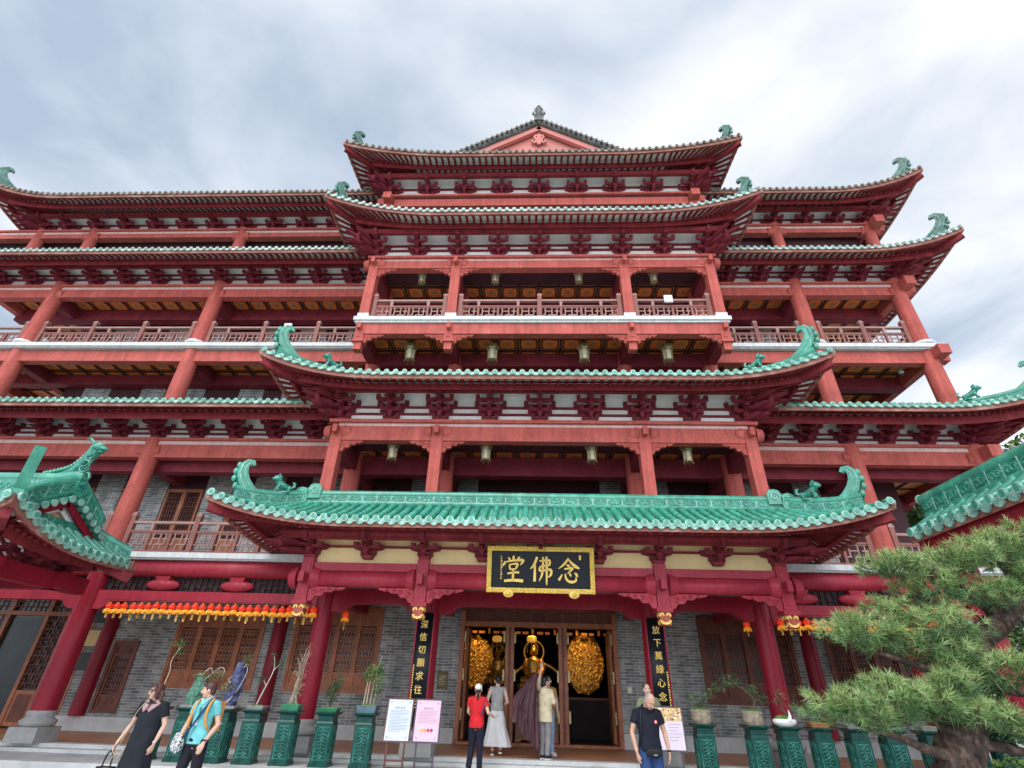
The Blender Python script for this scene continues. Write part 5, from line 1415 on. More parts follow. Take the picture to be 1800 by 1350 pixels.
floodlight((-8.76, YW - 0.11, 12.16), 'white square floodlight clamped to the left wing rail')
def dome_cam(loc, label):
    t = thing('dome_camera', label, 'camera', loc, group='dome cameras under the balconies')
    b = MB(); b.lathe((0, 0, 0), [(0.02, 0.12), (0.07, 0.12), (0.075, 0.04), (0.07, 0.0)], WHITE, n=14); b.build('housing', t)
    b = MB(); b.ball((0, 0, 0.0), 0.06, 0.06, 0.06, GLASS, n=12); b.build('lens', t)
dome_cam((2.55, 12.75, 10.95), 'white dome camera under the central balcony'); dome_cam((11.9, 14.6, 10.85), 'white dome camera under the right wing gallery')

# ------------------------------------------------------------------ hexagonal palace lanterns
def palace_lantern(loc, label, z_hook, s=1.0):
    t = thing('palace_lantern', label, 'lantern', loc, group='hexagonal lanterns hanging under the ceilings')
    b = MB(); b.lathe((0, 0, 0), [(0.17, 0.36), (0.21, 0.40), (0.21, 0.52), (0.15, 0.56), (0.05, 0.6)], BRASS, n=6, smooth=False); b.build('cap', t)
    b = MB(); b.lathe((0, 0, 0), [(0.125, 0.0), (0.15, 0.35)], PAPER, n=6, smooth=False); b.build('panes', t)
    b = MB(); b.lathe((0, 0, 0), [(0.08, -0.05), (0.15, -0.02), (0.15, 0.01), (0.13, 0.02)], BRASS, n=6, smooth=False)
    for k in range(6):
        a = k * PI / 3; c, q = math.cos(a), math.sin(a); b.tube([(0.135 * c, 0.135 * q, 0.0), (0.16 * c, 0.16 * q, 0.36)], 0.012, BRASS, n=5)
        b.tube([(0.15 * c, 0.15 * q, 0.0), (0.16 * c, 0.16 * q, -0.09)], 0.01, BRASS, n=5); b.tube([(0.2 * c, 0.2 * q, 0.42), (0.24 * c, 0.24 * q, 0.5)], 0.012, BRASS, n=5)
    b.build('frame', t)
    b = MB(); b.tube([(0, 0, 0.58), (0, 0, z_hook - loc[2])], 0.012, METAL, n=6); b.build('hanger', t)
    t.scale = (s, s, s)
LNL = ['far left', 'inner left', 'inner right', 'far right']
for (nm, z, y, zh, xs) in (('under the central balcony', 10.46, 13.25, 11.19, (-4.09, -1.48, 1.40, 3.98)), ('inside the fourth floor balcony', 13.42, 12.98, 13.97, (-4.0, -1.49, 1.33, 3.83)), ('behind the second floor posts', 7.02, 13.0, 7.61, (-4.08, -1.48, 1.42, 4.0))):
    for k, x in enumerate(xs): palace_lantern((x, y, z), 'hexagonal brass lantern %s, %s one of four' % (nm, LNL[k]), zh, 1.0 if z == 10.46 else 0.8)

# ------------------------------------------------------------------ strings of small red lanterns under the wing beams
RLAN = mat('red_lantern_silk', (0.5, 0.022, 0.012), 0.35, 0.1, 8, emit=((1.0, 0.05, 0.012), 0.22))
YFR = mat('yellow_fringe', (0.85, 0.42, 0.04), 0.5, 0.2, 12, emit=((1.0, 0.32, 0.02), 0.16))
TAGM = mat('yellow_paper_tag', (0.62, 0.40, 0.10), 0.6, 0.2, 6)
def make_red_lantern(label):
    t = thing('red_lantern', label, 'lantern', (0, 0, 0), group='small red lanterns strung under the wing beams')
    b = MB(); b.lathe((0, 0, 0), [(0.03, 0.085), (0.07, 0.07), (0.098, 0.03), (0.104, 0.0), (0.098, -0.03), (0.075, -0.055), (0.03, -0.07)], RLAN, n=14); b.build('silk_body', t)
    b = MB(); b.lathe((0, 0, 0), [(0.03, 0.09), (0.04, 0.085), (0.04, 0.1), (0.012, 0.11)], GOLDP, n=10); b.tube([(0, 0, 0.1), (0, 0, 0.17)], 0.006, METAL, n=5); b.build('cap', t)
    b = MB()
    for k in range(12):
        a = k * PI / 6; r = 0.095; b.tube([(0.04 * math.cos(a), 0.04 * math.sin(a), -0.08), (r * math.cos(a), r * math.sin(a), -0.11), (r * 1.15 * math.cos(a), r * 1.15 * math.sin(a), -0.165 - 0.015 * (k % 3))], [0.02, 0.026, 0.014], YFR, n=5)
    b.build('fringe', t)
    return t
proto = None; rl_n = 0
def red_lantern(x, y, z, label):
    global proto, rl_n
    if proto is None: proto = make_red_lantern(label); o = proto
    else: o = dup(proto)
    o.location = (x, y, z); o.rotation_euler.z = random.uniform(0, 1); o['label'] = label; o.scale = (0.8, 0.8, 0.86)
    rl_n += 1
    if rl_n % 3 != 0 or rl_n % 4 == 0:
        b = MB(); w = 0.03; zz = -0.17; L = random.uniform(0.14, 0.24); rx = random.uniform(-0.02, 0.02); b.box(-w + rx, w + rx, -0.004, 0.004, zz - L, zz, TAGM); b.box(-0.003 + rx, 0.003 + rx, -0.003, 0.003, zz, -0.08, YFR); b.build('paper_tag', o)
    return o
LL = 'small red lantern with yellow fringe in the string under the left wing beam'
LR = 'small red lantern with yellow fringe in the string under the right wing beam'
for k in range(27): red_lantern(-11.05 + k * 0.205, 13.84 + random.uniform(-0.03, 0.03), 3.22 + random.uniform(-0.015, 0.015), LL)
for k in range(22): red_lantern(5.85 + k * 0.205, 13.84 + random.uniform(-0.03, 0.03), 3.2 + random.uniform(-0.015, 0.015), LR)
o = red_lantern(-5.08, 14.45, 3.2, 'single small red lantern in the shade left of the entrance'); del o['group']
o = red_lantern(5.26, 14.45, 3.2, 'single small red lantern in the shade right of the entrance'); del o['group']
for nm, x0, x1 in (('left', -11.3, -5.75), ('right', 5.75, 10.4)):
    b = MB(); b.tube([(x0 + (x1 - x0) * i / 20, 13.84, 3.375 - 0.01 * (i % 2)) for i in range(21)], 0.008, METAL, n=5)
    tag(b.build('lantern_wire'), 'dark wire carrying the red lanterns under the %s wing beam' % nm, 'wire')

# ------------------------------------------------------------------ the lit shrine inside
BUD = mat('gilded_statue', (0.70, 0.34, 0.06), 0.3, 0.25, 9, 0.3, 40, metal=0.7)
def buddha(loc, s, label):
    t = thing('buddha_statue', label, 'statue', loc)
    b = MB()
    b.loft([(0, 0, 0.0, 0.5, 0.36), (0, 0, 0.12, 0.56, 0.4), (0, 0.02, 0.26, 0.42, 0.3), (0, 0.05, 0.4, 0.27, 0.2), (0, 0.05, 0.65, 0.29, 0.19), (0, 0.06, 0.86, 0.33, 0.18), (0, 0.06, 0.95, 0.2, 0.13), (0, 0.05, 1.0, 0.1, 0.09), (0, 0.04, 1.08, 0.095, 0.09)], BUD)
    b.ball((0, 0.02, 1.22), 0.135, 0.15, 0.18, BUD, n=16, k=12); b.ball((0, 0.05, 1.4), 0.07, 0.07, 0.07, BUD); b.ball((0, -0.135, 1.2), 0.022, 0.03, 0.04, BUD)
    for sx in (-1, 1):
        b.tube(smooth_curve([(sx * 0.3, 0.06, 0.88), (sx * 0.38, 0.02, 0.6), (sx * 0.3, -0.14, 0.38), (sx * 0.06, -0.26, 0.32)]), [0.1] * 5 + [0.09] * 4 + [0.06] * 4, BUD, n=10)
        b.tube([(sx * 0.14, 0.04, 1.22), (sx * 0.15, 0.04, 1.08)], [0.03, 0.022], BUD, n=6)
        b.tube([(sx * 0.5, -0.1, 0.12), (0, -0.32, 0.14)], [0.15, 0.11], BUD, n=10)
    remeshed(b, 'body', 0.02, t, 2, BUD)
    h = MB(); h.tube([(0.42 * math.cos(k * PI / 12), 0.16, 1.2 + 0.42 * math.sin(k * PI / 12)) for k in range(25)], 0.03, GOLD, n=6)
    h.build('halo', t)
    l = MB()
    for k in range(14):
        a = k / 14 * 2 * PI
        for z, r in ((-0.16, 0.5), (-0.06, 0.56)): l.ball((r * math.cos(a), r * 0.72 * math.sin(a), z), 0.14, 0.12, 0.1, BUD, n=8, k=6)
    l.lathe((0, 0, -0.6), [(0.5, 0), (0.5, 0.1), (0.36, 0.2), (0.34, 0.35), (0.5, 0.5)], BUD, n=18); l.build('lotus_throne', t)
    t.scale = (s, s, s); return t
buddha((-0.12, 20.5, 1.82), 0.84, 'large gilded seated buddha with a halo in the middle doorway')
buddha((-1.42, 20.7, 1.95), 0.66, 'smaller gilded seated buddha in the left doorway')
sh = thing('altar', 'dark altar shelf carrying the gilded buddhas', 'altar', (0, 20.7, 0.3))
b = MB(); b.box(-2.6, 2.6, -0.5, 0.5, 0, 1.1, DARK); b.box(-2.7, 2.7, -0.56, 0.56, 1.1, 1.17, WOODD); b.build('table', sh)
ar = MB(); ar.tube([(1.15 * math.cos(a), 0.45, 0.95 + 1.25 * math.sin(a)) for a in [0.35 + 0.05 * k for k in range(50)]], 0.05, GOLD, n=6); ar.build('arched_backdrop', sh)
def relief(x, z, rx, rz, label):
    t = thing('gilded_relief', label, 'carving', (x, 21.4, z - rz))
    b = MB(); b.ball((0, 0.1, rz), rx * 1.04, 0.06, rz * 1.04, BUD, n=28, k=16); b.build('backing', t)
    b = MB(); rnd = random.Random(int(x * 10))
    for i in range(420):
        u, v = rnd.uniform(-1, 1), rnd.uniform(-1, 1)
        if u * u + v * v > 1: continue
        s = rnd.uniform(0.03, 0.075); px, pz = u * rx, rz + v * rz
        if i % 4: b.ball((px, 0.05, pz), s, 0.07, s * rnd.uniform(0.8, 1.9), GOLD, n=7, k=5)
        else: b.tube([(px + math.cos(k + i) * s * 1.3, -0.0 + 0.02 * (i % 3), pz + math.sin(k + i) * s * 1.3) for k in range(4)], 0.016, GOLD, n=5)
    b.build('carved_figures', t)
relief(-2.35, 2.5, 0.72, 0.85, 'glowing gilded relief of crowded figures seen in the left doorway')
relief(1.75, 2.55, 0.68, 0.95, 'glowing gilded relief of crowded figures seen in the right doorway')
def spot(loc, to, power, size=45):
    l = bpy.data.lights.new('shrine_spot', 'SPOT'); l.energy = power; l.spot_size = math.radians(size); l.spot_blend = 0.7; l.color = (1.0, 0.62, 0.24); l.shadow_soft_size = 0.05
    o = bpy.data.objects.new('shrine_spot', l); COL.objects.link(o); o.location = loc
    o.rotation_euler = (Vector(loc) - Vector(to)).to_track_quat('Z', 'Y').to_euler()
for k, (x, to, pw, lab) in enumerate(((-2.2, (-2.3, 21.4, 2.45), 62, 'left relief'), (1.6, (1.75, 21.4, 2.5), 62, 'right relief'), (-0.12, (-0.12, 20.5, 2.4), 110, 'large buddha'))):
    spot((x, 19.6, 3.95), to, pw, 52)
    t = thing('ceiling_spotlight', 'small black ceiling spotlight above the %s' % lab, 'lamp', (x, 19.55, 4.0)); b = MB(); b.lathe((0, 0, 0), [(0.06, 0.0), (0.07, 0.16), (0.03, 0.24)], METAL, n=12); b.build('housing', t)
    b = MB(); b.tube([(0, 0, 0.24), (0, 0, 0.3)], 0.015, METAL, n=6); b.build('stem', t)
t = thing('gilded_cornice', 'row of gilded brackets high in the shrine', 'cornice', (0, 21.0, 3.42))
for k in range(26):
    x = -3.4 + k * 0.27; b = MB(); b.cbox((x, 0, 0), (0.15 + 0.05 * (k % 2)) if k % 3 else 0.07, 0.12, 0.08 if k % 3 else 0.16, mat('lit_gold_cornice', (0.7, 0.25, 0.05), 0.4, 0.3, 9, metal=0.3, emit=((1.0, 0.22, 0.02), 0.09)), 1.15); b.build('bracket', t)  # faint glow in the material stands in for lamp light on the gilding
for x, y, lab in ((-0.2, 19.9, 'large gilded'), (-1.42, 20.1, 'smaller')):
    t = thing('hanging_lamp', 'gilded hanging lamp in front of the %s buddha' % lab, 'lamp', (x, y, 2.95))
    b = MB(); b.lathe((0, 0, 0.12), [(0.1, 0), (0.17, 0.04), (0.17, 0.16), (0.1, 0.2)], mat('lit_lamp_gold', (0.8, 0.45, 0.08), 0.4, 0.2, 10, emit=((1.0, 0.45, 0.06), 0.22)), n=8, smooth=False); b.build('shade', t)
    for k in range(8): a = k * PI / 4; b = MB(); b.tube([(0.15 * math.cos(a), 0.15 * math.sin(a), 0.12), (0.22 * math.cos(a), 0.22 * math.sin(a), -0.02), (0.2 * math.cos(a), 0.2 * math.sin(a), -0.2)], 0.012, GOLD, n=5); b.build('tassel', t)
    b = MB(); b.tube([(0, 0, 0.3), (0, 0, 1.3)], 0.01, METAL, n=5); b.build('chain', t)
cab = thing('cabinet', 'brown wooden offering cabinet with drawers standing in the middle doorway', 'cabinet', (-0.04, 17.9, 0.37))
CABW = mat('cabinet_wood', (0.27, 0.12, 0.055), 0.4, 0.15, 3, 0.1, 30)
b = MB(); b.box(-0.62, 0.62, -0.25, 0.25, 0.08, 0.78, CABW); b.build('carcass', cab)
b = MB(); b.box(-0.66, 0.66, -0.29, 0.27, 0.78, 0.83, CABW); b.build('top', cab)
b = MB(); b.prism([(-0.62, 0.08), (-0.62, 0), (-0.5, 0), (-0.42, 0.05), (0.42, 0.05), (0.5, 0), (0.62, 0), (0.62, 0.08)], ((0, -0.25, 0), (1, 0, 0), (0, 0, 1), (0, 1, 0)), -0.01, 0.5, WOOD); b.build('plinth', cab)
for i in range(3):
    for j in range(3):
        b = MB(); x = -0.40 + i * 0.4; z = 0.14 + j * 0.21; b.box(x - 0.18, x + 0.18, -0.272, -0.25, z, z + 0.18, CABW); d = b.build('drawer', cab)
        b = MB(); b.ball((x, -0.285, z + 0.09), 0.03, 0.02, 0.022, BRASS, n=8, k=6); b.build('knob', d)

# ------------------------------------------------------------------ timber screen at the far left of the ground floor
scr = thing('lattice_screen', 'brown lattice door screen with a dark doorway at the far left', 'screen', (-16.0, YB, 0.3))
def sp_(mb, nm): o = mb.build(nm, scr); return o
b = MB(); b.box(-6, 1.9, 0.10, 0.16, 0.0, 4.0, PANE); sp_(b, 'backing')
b = MB(); b.box(-0.95, 0.15, 0.085, 0.099, 0.06, 2.95, mat('dark_teal_doorway', (0.012, 0.022, 0.026), 0.3, 0.3)); sp_(b, 'doorway')
for x in (-1.05, 0.25, 1.0, 1.85, -2.0, -3.0): b = MB(); b.box(x - 0.06, x + 0.06, -0.02, 0.08, 0, 3.9, WOOD); sp_(b, 'jamb')
for z in (3.0, 3.85): b = MB(); b.box(-6, 1.79, -0.015, 0.075, z, z + 0.12, WOOD); sp_(b, 'lintel')
def lat(x0, x1, z0, z1, nx, nz):
    b = MB(); W, H = x1 - x0, z1 - z0
    for i in range(1, nx):
        x = x0 + W * i / nx
        for j in range(nz):
            if (i + j) % 3: b.box(x - 0.012, x + 0.012, 0.0, 0.04, z0 + H * j / nz, z0 + H * (j + 1) / nz, WOODD)
    for j in range(1, nz):
        z = z0 + H * j / nz
        for i in range(nx):
            if (i * 2 + j) % 4: b.box(x0 + W * i / nx, x0 + W * (i + 1) / nx, 0.002, 0.038, z - 0.012, z + 0.012, WOODD)
    sp_(b, 'lattice')
lat(-5, 1.79, 3.12, 3.85, 40, 5); lat(0.31, 0.94, 1.0, 2.98, 6, 16); lat(1.06, 1.79, 1.0, 2.98, 6, 16); lat(-1.94, -1.11, 1.0, 2.98, 6, 16)
for x0, x1 in ((0.31, 0.94), (1.06, 1.79), (-1.94, -1.11)): b = MB(); b.box(x0, x1, 0.0, 0.06, 0.05, 0.95, WOOD); b.box(x0 + 0.1, x1 - 0.1, -0.012, 0.0, 0.15, 0.85, WOODD); sp_(b, 'door_panel')

# ------------------------------------------------------------------ green ceramic pedestals
def make_pedestal(label):
    t = thing('ceramic_pedestal', label, 'pedestal', (0, 0, 0), group='green glazed pedestals along the steps')
    b = MB(); b.cbox((0, 0, 0.0), 0.40, 0.40, 0.06, GLZD); b.cbox((0, 0, 0.06), 0.36, 0.36, 0.7, GLZD, 1.0); b.cbox((0, 0, 0.76), 0.36, 0.36, 0.03, GLZD, 0.93); b.build('body', t)
    b = MB(); b.cbox((0, 0, 0.79), 0.325, 0.325, 0.1, GLZD, 1.0); b.cbox((0, 0, 0.89), 0.34, 0.34, 0.05, GLZD, 1.36); b.cbox((0, 0, 0.94), 0.46, 0.46, 0.02, GLZD); b.build('top_slab', t)
    b0 = MB()
    for sx in (-1, 1): b0.box(sx * 0.13 - 0.008, sx * 0.13 + 0.008, -0.19, -0.18, 0.12, 0.7, GLZL)
    b0.box(-0.13, 0.13, -0.19, -0.18, 0.115, 0.13, GLZL); b0.box(-0.13, 0.13, -0.19, -0.18, 0.69, 0.705, GLZL)
    for k in range(9):
        z = 0.16 + k * 0.061
        for sx in (-1, 1):
            b0.tube([(sx * (0.06 + 0.042 * math.cos(i * 0.75 + k)), -0.186, z + 0.03 * math.sin(i * 0.75 + k)) for i in range(8)], 0.009, GLZL, n=5)
        b0.tube([(-0.09, -0.186, z + 0.02), (0, -0.188, z + 0.045), (0.09, -0.186, z + 0.02)], 0.008, GLZL, n=5)
        b0.ball((0, -0.186, z), 0.016, 0.012, 0.02, GLZL, n=6, k=4)
    b0.build('carved_panel', t)
    for an in (PI / 2, -PI / 2):
        b = MB(); b.merge(b0, Matrix.Rotation(an, 4, 'Z')); b.build('carved_panel', t)
    return t
YP = 13.1
PXS = [(-8.45, 'a tall thin leafy stem'), (-7.68, 'a green scholar rock'), (-6.88, 'a blue purple rock slab'), (-6.22, 'a slanting bare bonsai'), (-5.44, 'a tall dry twiggy bonsai'), (-4.60, 'a small dark green bush'), (-3.76, 'a bright leafy bonsai in a blue tray'),
       (3.42, 'the leftmost tan pot right of the door'), (4.50, 'an arching bonsai in a tan pot'), (5.15, 'a white crescent pot'), (5.82, 'an orange tray'), (6.55, 'a low tray, left of the pine trunk'), (7.25, 'a low tray, just behind the pine trunk'), (8.05, 'a low tray, right of the pine trunk'), (8.80, 'a low tray, beside the round bush'), (9.45, 'a low tray, rightmost of the row')]
ped = None
for x, what in PXS:
    lab = 'green glazed carved pedestal under ' + what
    if ped is None: ped = make_pedestal(lab); o = ped
    else: o = dup(ped, label=lab)
    o.location = (x, YP, 0.15); o.rotation_euler.z = random.uniform(-0.05, 0.05)
ZP = 1.11
# ------------------------------------------------------------------ plants
BARK = mat('pine_bark', (0.065, 0.043, 0.034), 0.9, 0.45, 9, 1.0, 16, col2=(0.19, 0.125, 0.095), c2at=0.58)
TWIG = mat('pale_twig', (0.42, 0.33, 0.24), 0.8, 0.2, 8)
TWIGW = mat('whitish_twig', (0.62, 0.58, 0.5), 0.7, 0.12, 8)
TWIGD = mat('dark_twig', (0.10, 0.07, 0.05), 0.85, 0.3, 8)
def leafmat(name, a, b): return mat(name, a, 0.55, 0.3, 4.0, col2=b, c2at=0.55, spec=0.35)
LEAFB = leafmat('bright_leaf', (0.10, 0.19, 0.035), (0.26, 0.38, 0.08))
LEAFD = leafmat('dark_leaf', (0.035, 0.07, 0.035), (0.09, 0.14, 0.07))
LEAFM = leafmat('mid_leaf', (0.055, 0.13, 0.045), (0.16, 0.27, 0.10))
LEAFY = leafmat('dry_leaf', (0.28, 0.19, 0.09), (0.42, 0.30, 0.16))
MOSS = leafmat('moss', (0.10, 0.20, 0.03), (0.2, 0.33, 0.06))
NEED = [mat('pine_needle_%s' % n, a, 0.5, 0.3, 3.0, col2=b, c2at=0.58, spec=0.4) for n, a, b in (('pale', (0.35, 0.48, 0.17), (0.50, 0.60, 0.30)), ('mid', (0.20, 0.34, 0.11), (0.36, 0.50, 0.22)), ('deep', (0.09, 0.19, 0.07), (0.20, 0.33, 0.14)))]
rp = random.Random(11)
def leaves(mb, c, rx, ry, rz, n, size, ms, shell=0.5):
    c = Vector(c)
    for i in range(n):
        while True:
            d = Vector((rp.uniform(-1, 1), rp.uniform(-1, 1), rp.uniform(-1, 1)))
            if shell * shell < d.length_squared < 1: break
        p = c + Vector((d.x * rx, d.y * ry, d.z * rz))
        a = Vector((rp.uniform(-1, 1), rp.uniform(-1, 1), rp.uniform(-0.7, 0.7))).normalized()
        b = a.cross(Vector((rp.uniform(-1, 1), rp.uniform(-1, 1), rp.uniform(-1, 1)))).normalized()
        s = size * rp.uniform(0.6, 1.3)
        nrm = a.cross(b)
        mb.add([p, p + a * s * 0.5 + b * s * 0.28, p + a * s + nrm * s * 0.1, p + a * s * 0.5 - b * s * 0.28], [(0, 1, 2, 3)], ms[rp.randrange(len(ms))])
def pot_tray(t, w, d, h, m, name='pot'):
    b = MB(); b.cbox((0, 0, 0), w * 0.86, d * 0.86, h, m, 1.12); b.cbox((0, 0, h), w * 1.02, d * 1.02, 0.018, m); b.build(name, t)
    b = MB(); b.ball((0, 0, h), w * 0.44, d * 0.44, 0.04, MOSS, n=12, k=6); b.build('moss', t)
GRN_POT = mat('green_glazed_pot', (0.03, 0.2, 0.1), 0.25, 0.2, 5, spec=0.6)
BLU_POT = mat('blue_grey_pot', (0.10, 0.17, 0.2), 0.35, 0.2, 5, spec=0.6)
TAN_POT = mat('rough_tan_pot', (0.32, 0.26, 0.19), 0.85, 0.3, 9, 0.8, 25)
ORG_POT = mat('orange_clay_pot', (0.42, 0.15, 0.06), 0.7, 0.15, 6)
WHT_POT = mat('white_ceramic_pot', (0.8, 0.8, 0.78), 0.2, 0.03, 4, spec=0.6)
GRY_POT = mat('grey_clay_pot', (0.3, 0.28, 0.26), 0.8, 0.2, 6)
def bonsai(label, x, stems, crowns, pot, cat='bonsai', leafm=None, leaf=0.05, name='bonsai', twig=None):
    """stems: list of point lists (x, z) or (x, y, z); crowns: (x, y, z, rx, ry, rz, n)"""
    t = thing(name, label, cat, (x, YP, ZP + 0.004), group=None)
    h = pot(t)
    b = MB()
    for pts, r0, r1 in stems:
        p3 = [(q[0], 0.0, q[1]) if len(q) == 2 else q for q in pts]
        sm = smooth_curve(p3, 4); n = len(sm) - 1
        b.tube([p + Vector((0, 0, h)) for p in sm], [r0 + (r1 - r0) * i / n for i in range(n + 1)], twig or TWIG, n=7)
    b.build('trunk', t)
    if crowns:
        c = MB()
        for q in crowns: leaves(c, (q[0], q[1], q[2] + h), q[3], q[4], q[5], q[6], leaf, leafm or [LEAFM], 0.15)
        c.build('foliage', t)
    return t
def P_tray(w, d, h, m): 
    def f(t): pot_tray(t, w, d, h, m); return h
    return f
def P_round(r, h, m):
    def f(t):
        b = MB(); b.lathe((0, 0, 0), [(r * 0.85, 0), (r, h * 0.35), (r * 0.97, h * 0.8), (r * 1.03, h), (r * 0.9, h), (r * 0.88, h * 0.9)], m, n=14); b.build('pot', t)
        b = MB(); b.ball((0, 0, h * 0.95), r * 0.85, r * 0.85, 0.05, MOSS, n=12, k=6); b.build('moss', t); return h
    return f
bonsai('tall thin bent stem with a few leaves behind the woman in black', -8.45, [([(0, 0), (-0.03, 0.3), (0.0, 0.6), (-0.04, 0.8), (0.03, 1.0), (0.06, 1.15)], 0.010, 0.005), ([(0.03, 1.0), (0.12, 1.1)], 0.008, 0.004)],
       [(0.05, 0, 1.15, 0.11, 0.09, 0.1, 36), (0.1, 0, 1.0, 0.08, 0.07, 0.14, 26)], P_tray(0.4, 0.3, 0.08, GRY_POT), leafm=[LEAFM, LEAFB], leaf=0.07, twig=TWIGW)
# scholar rocks
def rock(label, x, col, col2, outline, vines, leafs):
    t = thing('scholar_rock', label, 'rock', (x, YP, ZP + 0.004))
    m = mat('rock_' + label.split()[0], col, 0.55, 0.3, 6, 0.6, 14, col2=col2)
    b = MB(); b.cbox((0, 0, 0), 0.4, 0.3, 0.05, GRY_POT, 1.05); b.build('tray', t)
    b = MB()
    for (cx, cz, rx, rz) in outline:
        b.ball((cx, 0, cz), rx, 0.12, rz, m, n=12, k=9)
        for q in range(14): b.ball((cx + rx * 0.85 * math.cos(q * 2.4), 0.1 * math.sin(q * 1.7), cz + rz * 0.85 * math.sin(q * 2.4)), 0.045, 0.05, 0.05, m, n=7, k=5)
    remeshed(b, 'stone', 0.013, t, 1, m)
    b = MB()
    for v in vines: b.tube(smooth_curve([(q[0], -0.1 if len(q) == 2 else q[2], q[1]) for q in v], 4), 0.0065, TWIGW, n=6)
    b.build('twisting_stems', t)
    b = MB()
    for q in leafs: leaves(b, q[:3], q[3], q[3], q[4], q[5], 0.055, [LEAFM, LEAFY], 0.1)
    b.build('foliage', t)
rock('green speckled scholar rock with curling vines beside the woman in teal', -7.68, (0.10, 0.26, 0.18), (0.24, 0.36, 0.28), [(-0.05, 0.2, 0.15, 0.17), (0.02, 0.4, 0.15, 0.2), (0.03, 0.52, 0.11, 0.12)],
     [[(0.08, 0.55), (0.1, 0.68), (0.24, 0.76), (0.3, 0.64), (0.36, 0.62)], [(0.12, 0.5), (0.3, 0.66), (0.45, 0.78), (0.55, 0.72), (0.52, 0.6)]], [(0.15, -0.1, 0.6, 0.13, 0.09, 90), (0.42, -0.1, 0.64, 0.16, 0.12, 130), (-0.05, -0.1, 0.6, 0.08, 0.06, 40)])
rock('blue purple upright rock slab draped with white twisting stems', -6.88, (0.075, 0.08, 0.19), (0.14, 0.20, 0.28), [(0.0, 0.2, 0.14, 0.22), (0.04, 0.45, 0.15, 0.22), (0.06, 0.65, 0.14, 0.2), (0.06, 0.78, 0.1, 0.1)],
     [[(-0.2, -0.25, -0.26), (-0.15, 0.0, -0.26), (0.0, 0.12, -0.15), (0.12, 0.3), (0.0, 0.45), (-0.1, 0.55), (0.1, 0.7), (0.22, 0.85)], [(-0.1, -0.1, -0.26), (0.1, 0.25), (0.22, 0.5), (0.28, 0.7), (0.24, 0.82)]],
     [(0.24, -0.08, 0.94, 0.13, 0.13, 90), (-0.02, -0.14, 0.42, 0.16, 0.09, 110), (0.02, -0.28, -0.35, 0.13, 0.1, 50), (-0.1, -0.26, -0.2, 0.08, 0.06, 20)])
bonsai('slanting bare white bonsai with sparse foliage at the tip', -6.22, [([(-0.05, 0), (0.03, 0.25), (0.1, 0.45), (0.17, 0.7), (0.14, 0.9), (0.1, 1.02)], 0.014, 0.005), ([(0.17, 0.7), (0.28, 0.82)], 0.01, 0.004), ([(0.08, 0.4), (0.0, 0.5)], 0.009, 0.004)],
       [(0.1, 0, 1.0, 0.1, 0.08, 0.07, 40), (0.25, 0, 0.85, 0.11, 0.09, 0.09, 70), (-0.04, 0, 0.5, 0.12, 0.09, 0.09, 60), (-0.02, 0, 0.02, 0.14, 0.1, 0.04, 30)], P_tray(0.38, 0.28, 0.05, GRY_POT), leafm=[LEAFD, LEAFM], leaf=0.045, twig=TWIGW)
st = [([(rp.uniform(-0.1, 0.1), rp.uniform(-0.05, 0.05), 0), (rp.uniform(-0.1, 0.1), rp.uniform(-0.08, 0.08), 0.35), (rp.uniform(-0.06, 0.14), rp.uniform(-0.08, 0.08), 0.7), (0.1 + rp.uniform(-0.06, 0.06), rp.uniform(-0.06, 0.06), rp.uniform(0.9, 1.28))], 0.014, 0.004) for i in range(7)]
st += [([(0.02, 0, z), (rp.uniform(-0.16, 0.22), rp.uniform(-0.1, 0.1), z + rp.uniform(0.1, 0.25))], 0.008, 0.003) for z in [0.2 + 0.04 * i for i in range(18)]]
bonsai('tall dry twiggy bonsai in a green pot before the red column', -5.44, st, [(0.05, 0, 0.5, 0.16, 0.12, 0.45, 110), (0.12, 0, 1.05, 0.08, 0.08, 0.2, 30)], P_tray(0.4, 0.3, 0.1, GRN_POT), leafm=[LEAFY, LEAFY, LEAFM], leaf=0.045)
bonsai('small dark green bushy bonsai in a low tray', -4.60, [([(0, 0), (-0.02, 0.15), (0.03, 0.32), (0.06, 0.45)], 0.028, 0.01), ([(0, 0.12), (0.1, 0.3)], 0.014, 0.006)], [(0.0, 0, 0.3, 0.17, 0.14, 0.2, 260), (0.08, 0, 0.5, 0.14, 0.12, 0.16, 220)], P_tray(0.42, 0.3, 0.05, GRN_POT), leafm=[LEAFD, LEAFD, LEAFM], leaf=0.05, twig=TWIGD)
bonsai('bright leafy bonsai of several stems in a blue grey tray', -3.76, [([(-0.12, 0), (-0.1, 0.3), (-0.08, 0.6)], 0.018, 0.01), ([(-0.05, 0), (-0.04, 0.4), (0.02, 0.8)], 0.018, 0.009), ([(0.03, 0), (0.05, 0.4), (0.1, 0.75), (0.16, 0.98)], 0.016, 0.006), ([(0.1, 0), (0.12, 0.3), (0.1, 0.6)], 0.014, 0.006)],
       [(-0.06, 0, 0.62, 0.17, 0.14, 0.17, 150), (0.12, 0, 0.45, 0.15, 0.13, 0.35, 190), (0.1, 0, 0.74, 0.16, 0.12, 0.12, 80)], P_tray(0.44, 0.32, 0.12, BLU_POT), leafm=[LEAFB, LEAFB, LEAFM], leaf=0.065)
def arching(label, x, sgn, pads, trunk):
    return bonsai(label, x, trunk, pads, P_round(0.21, 0.25, TAN_POT), leafm=[LEAFM, LEAFM, LEAFD], leaf=0.042, twig=TWIGD)
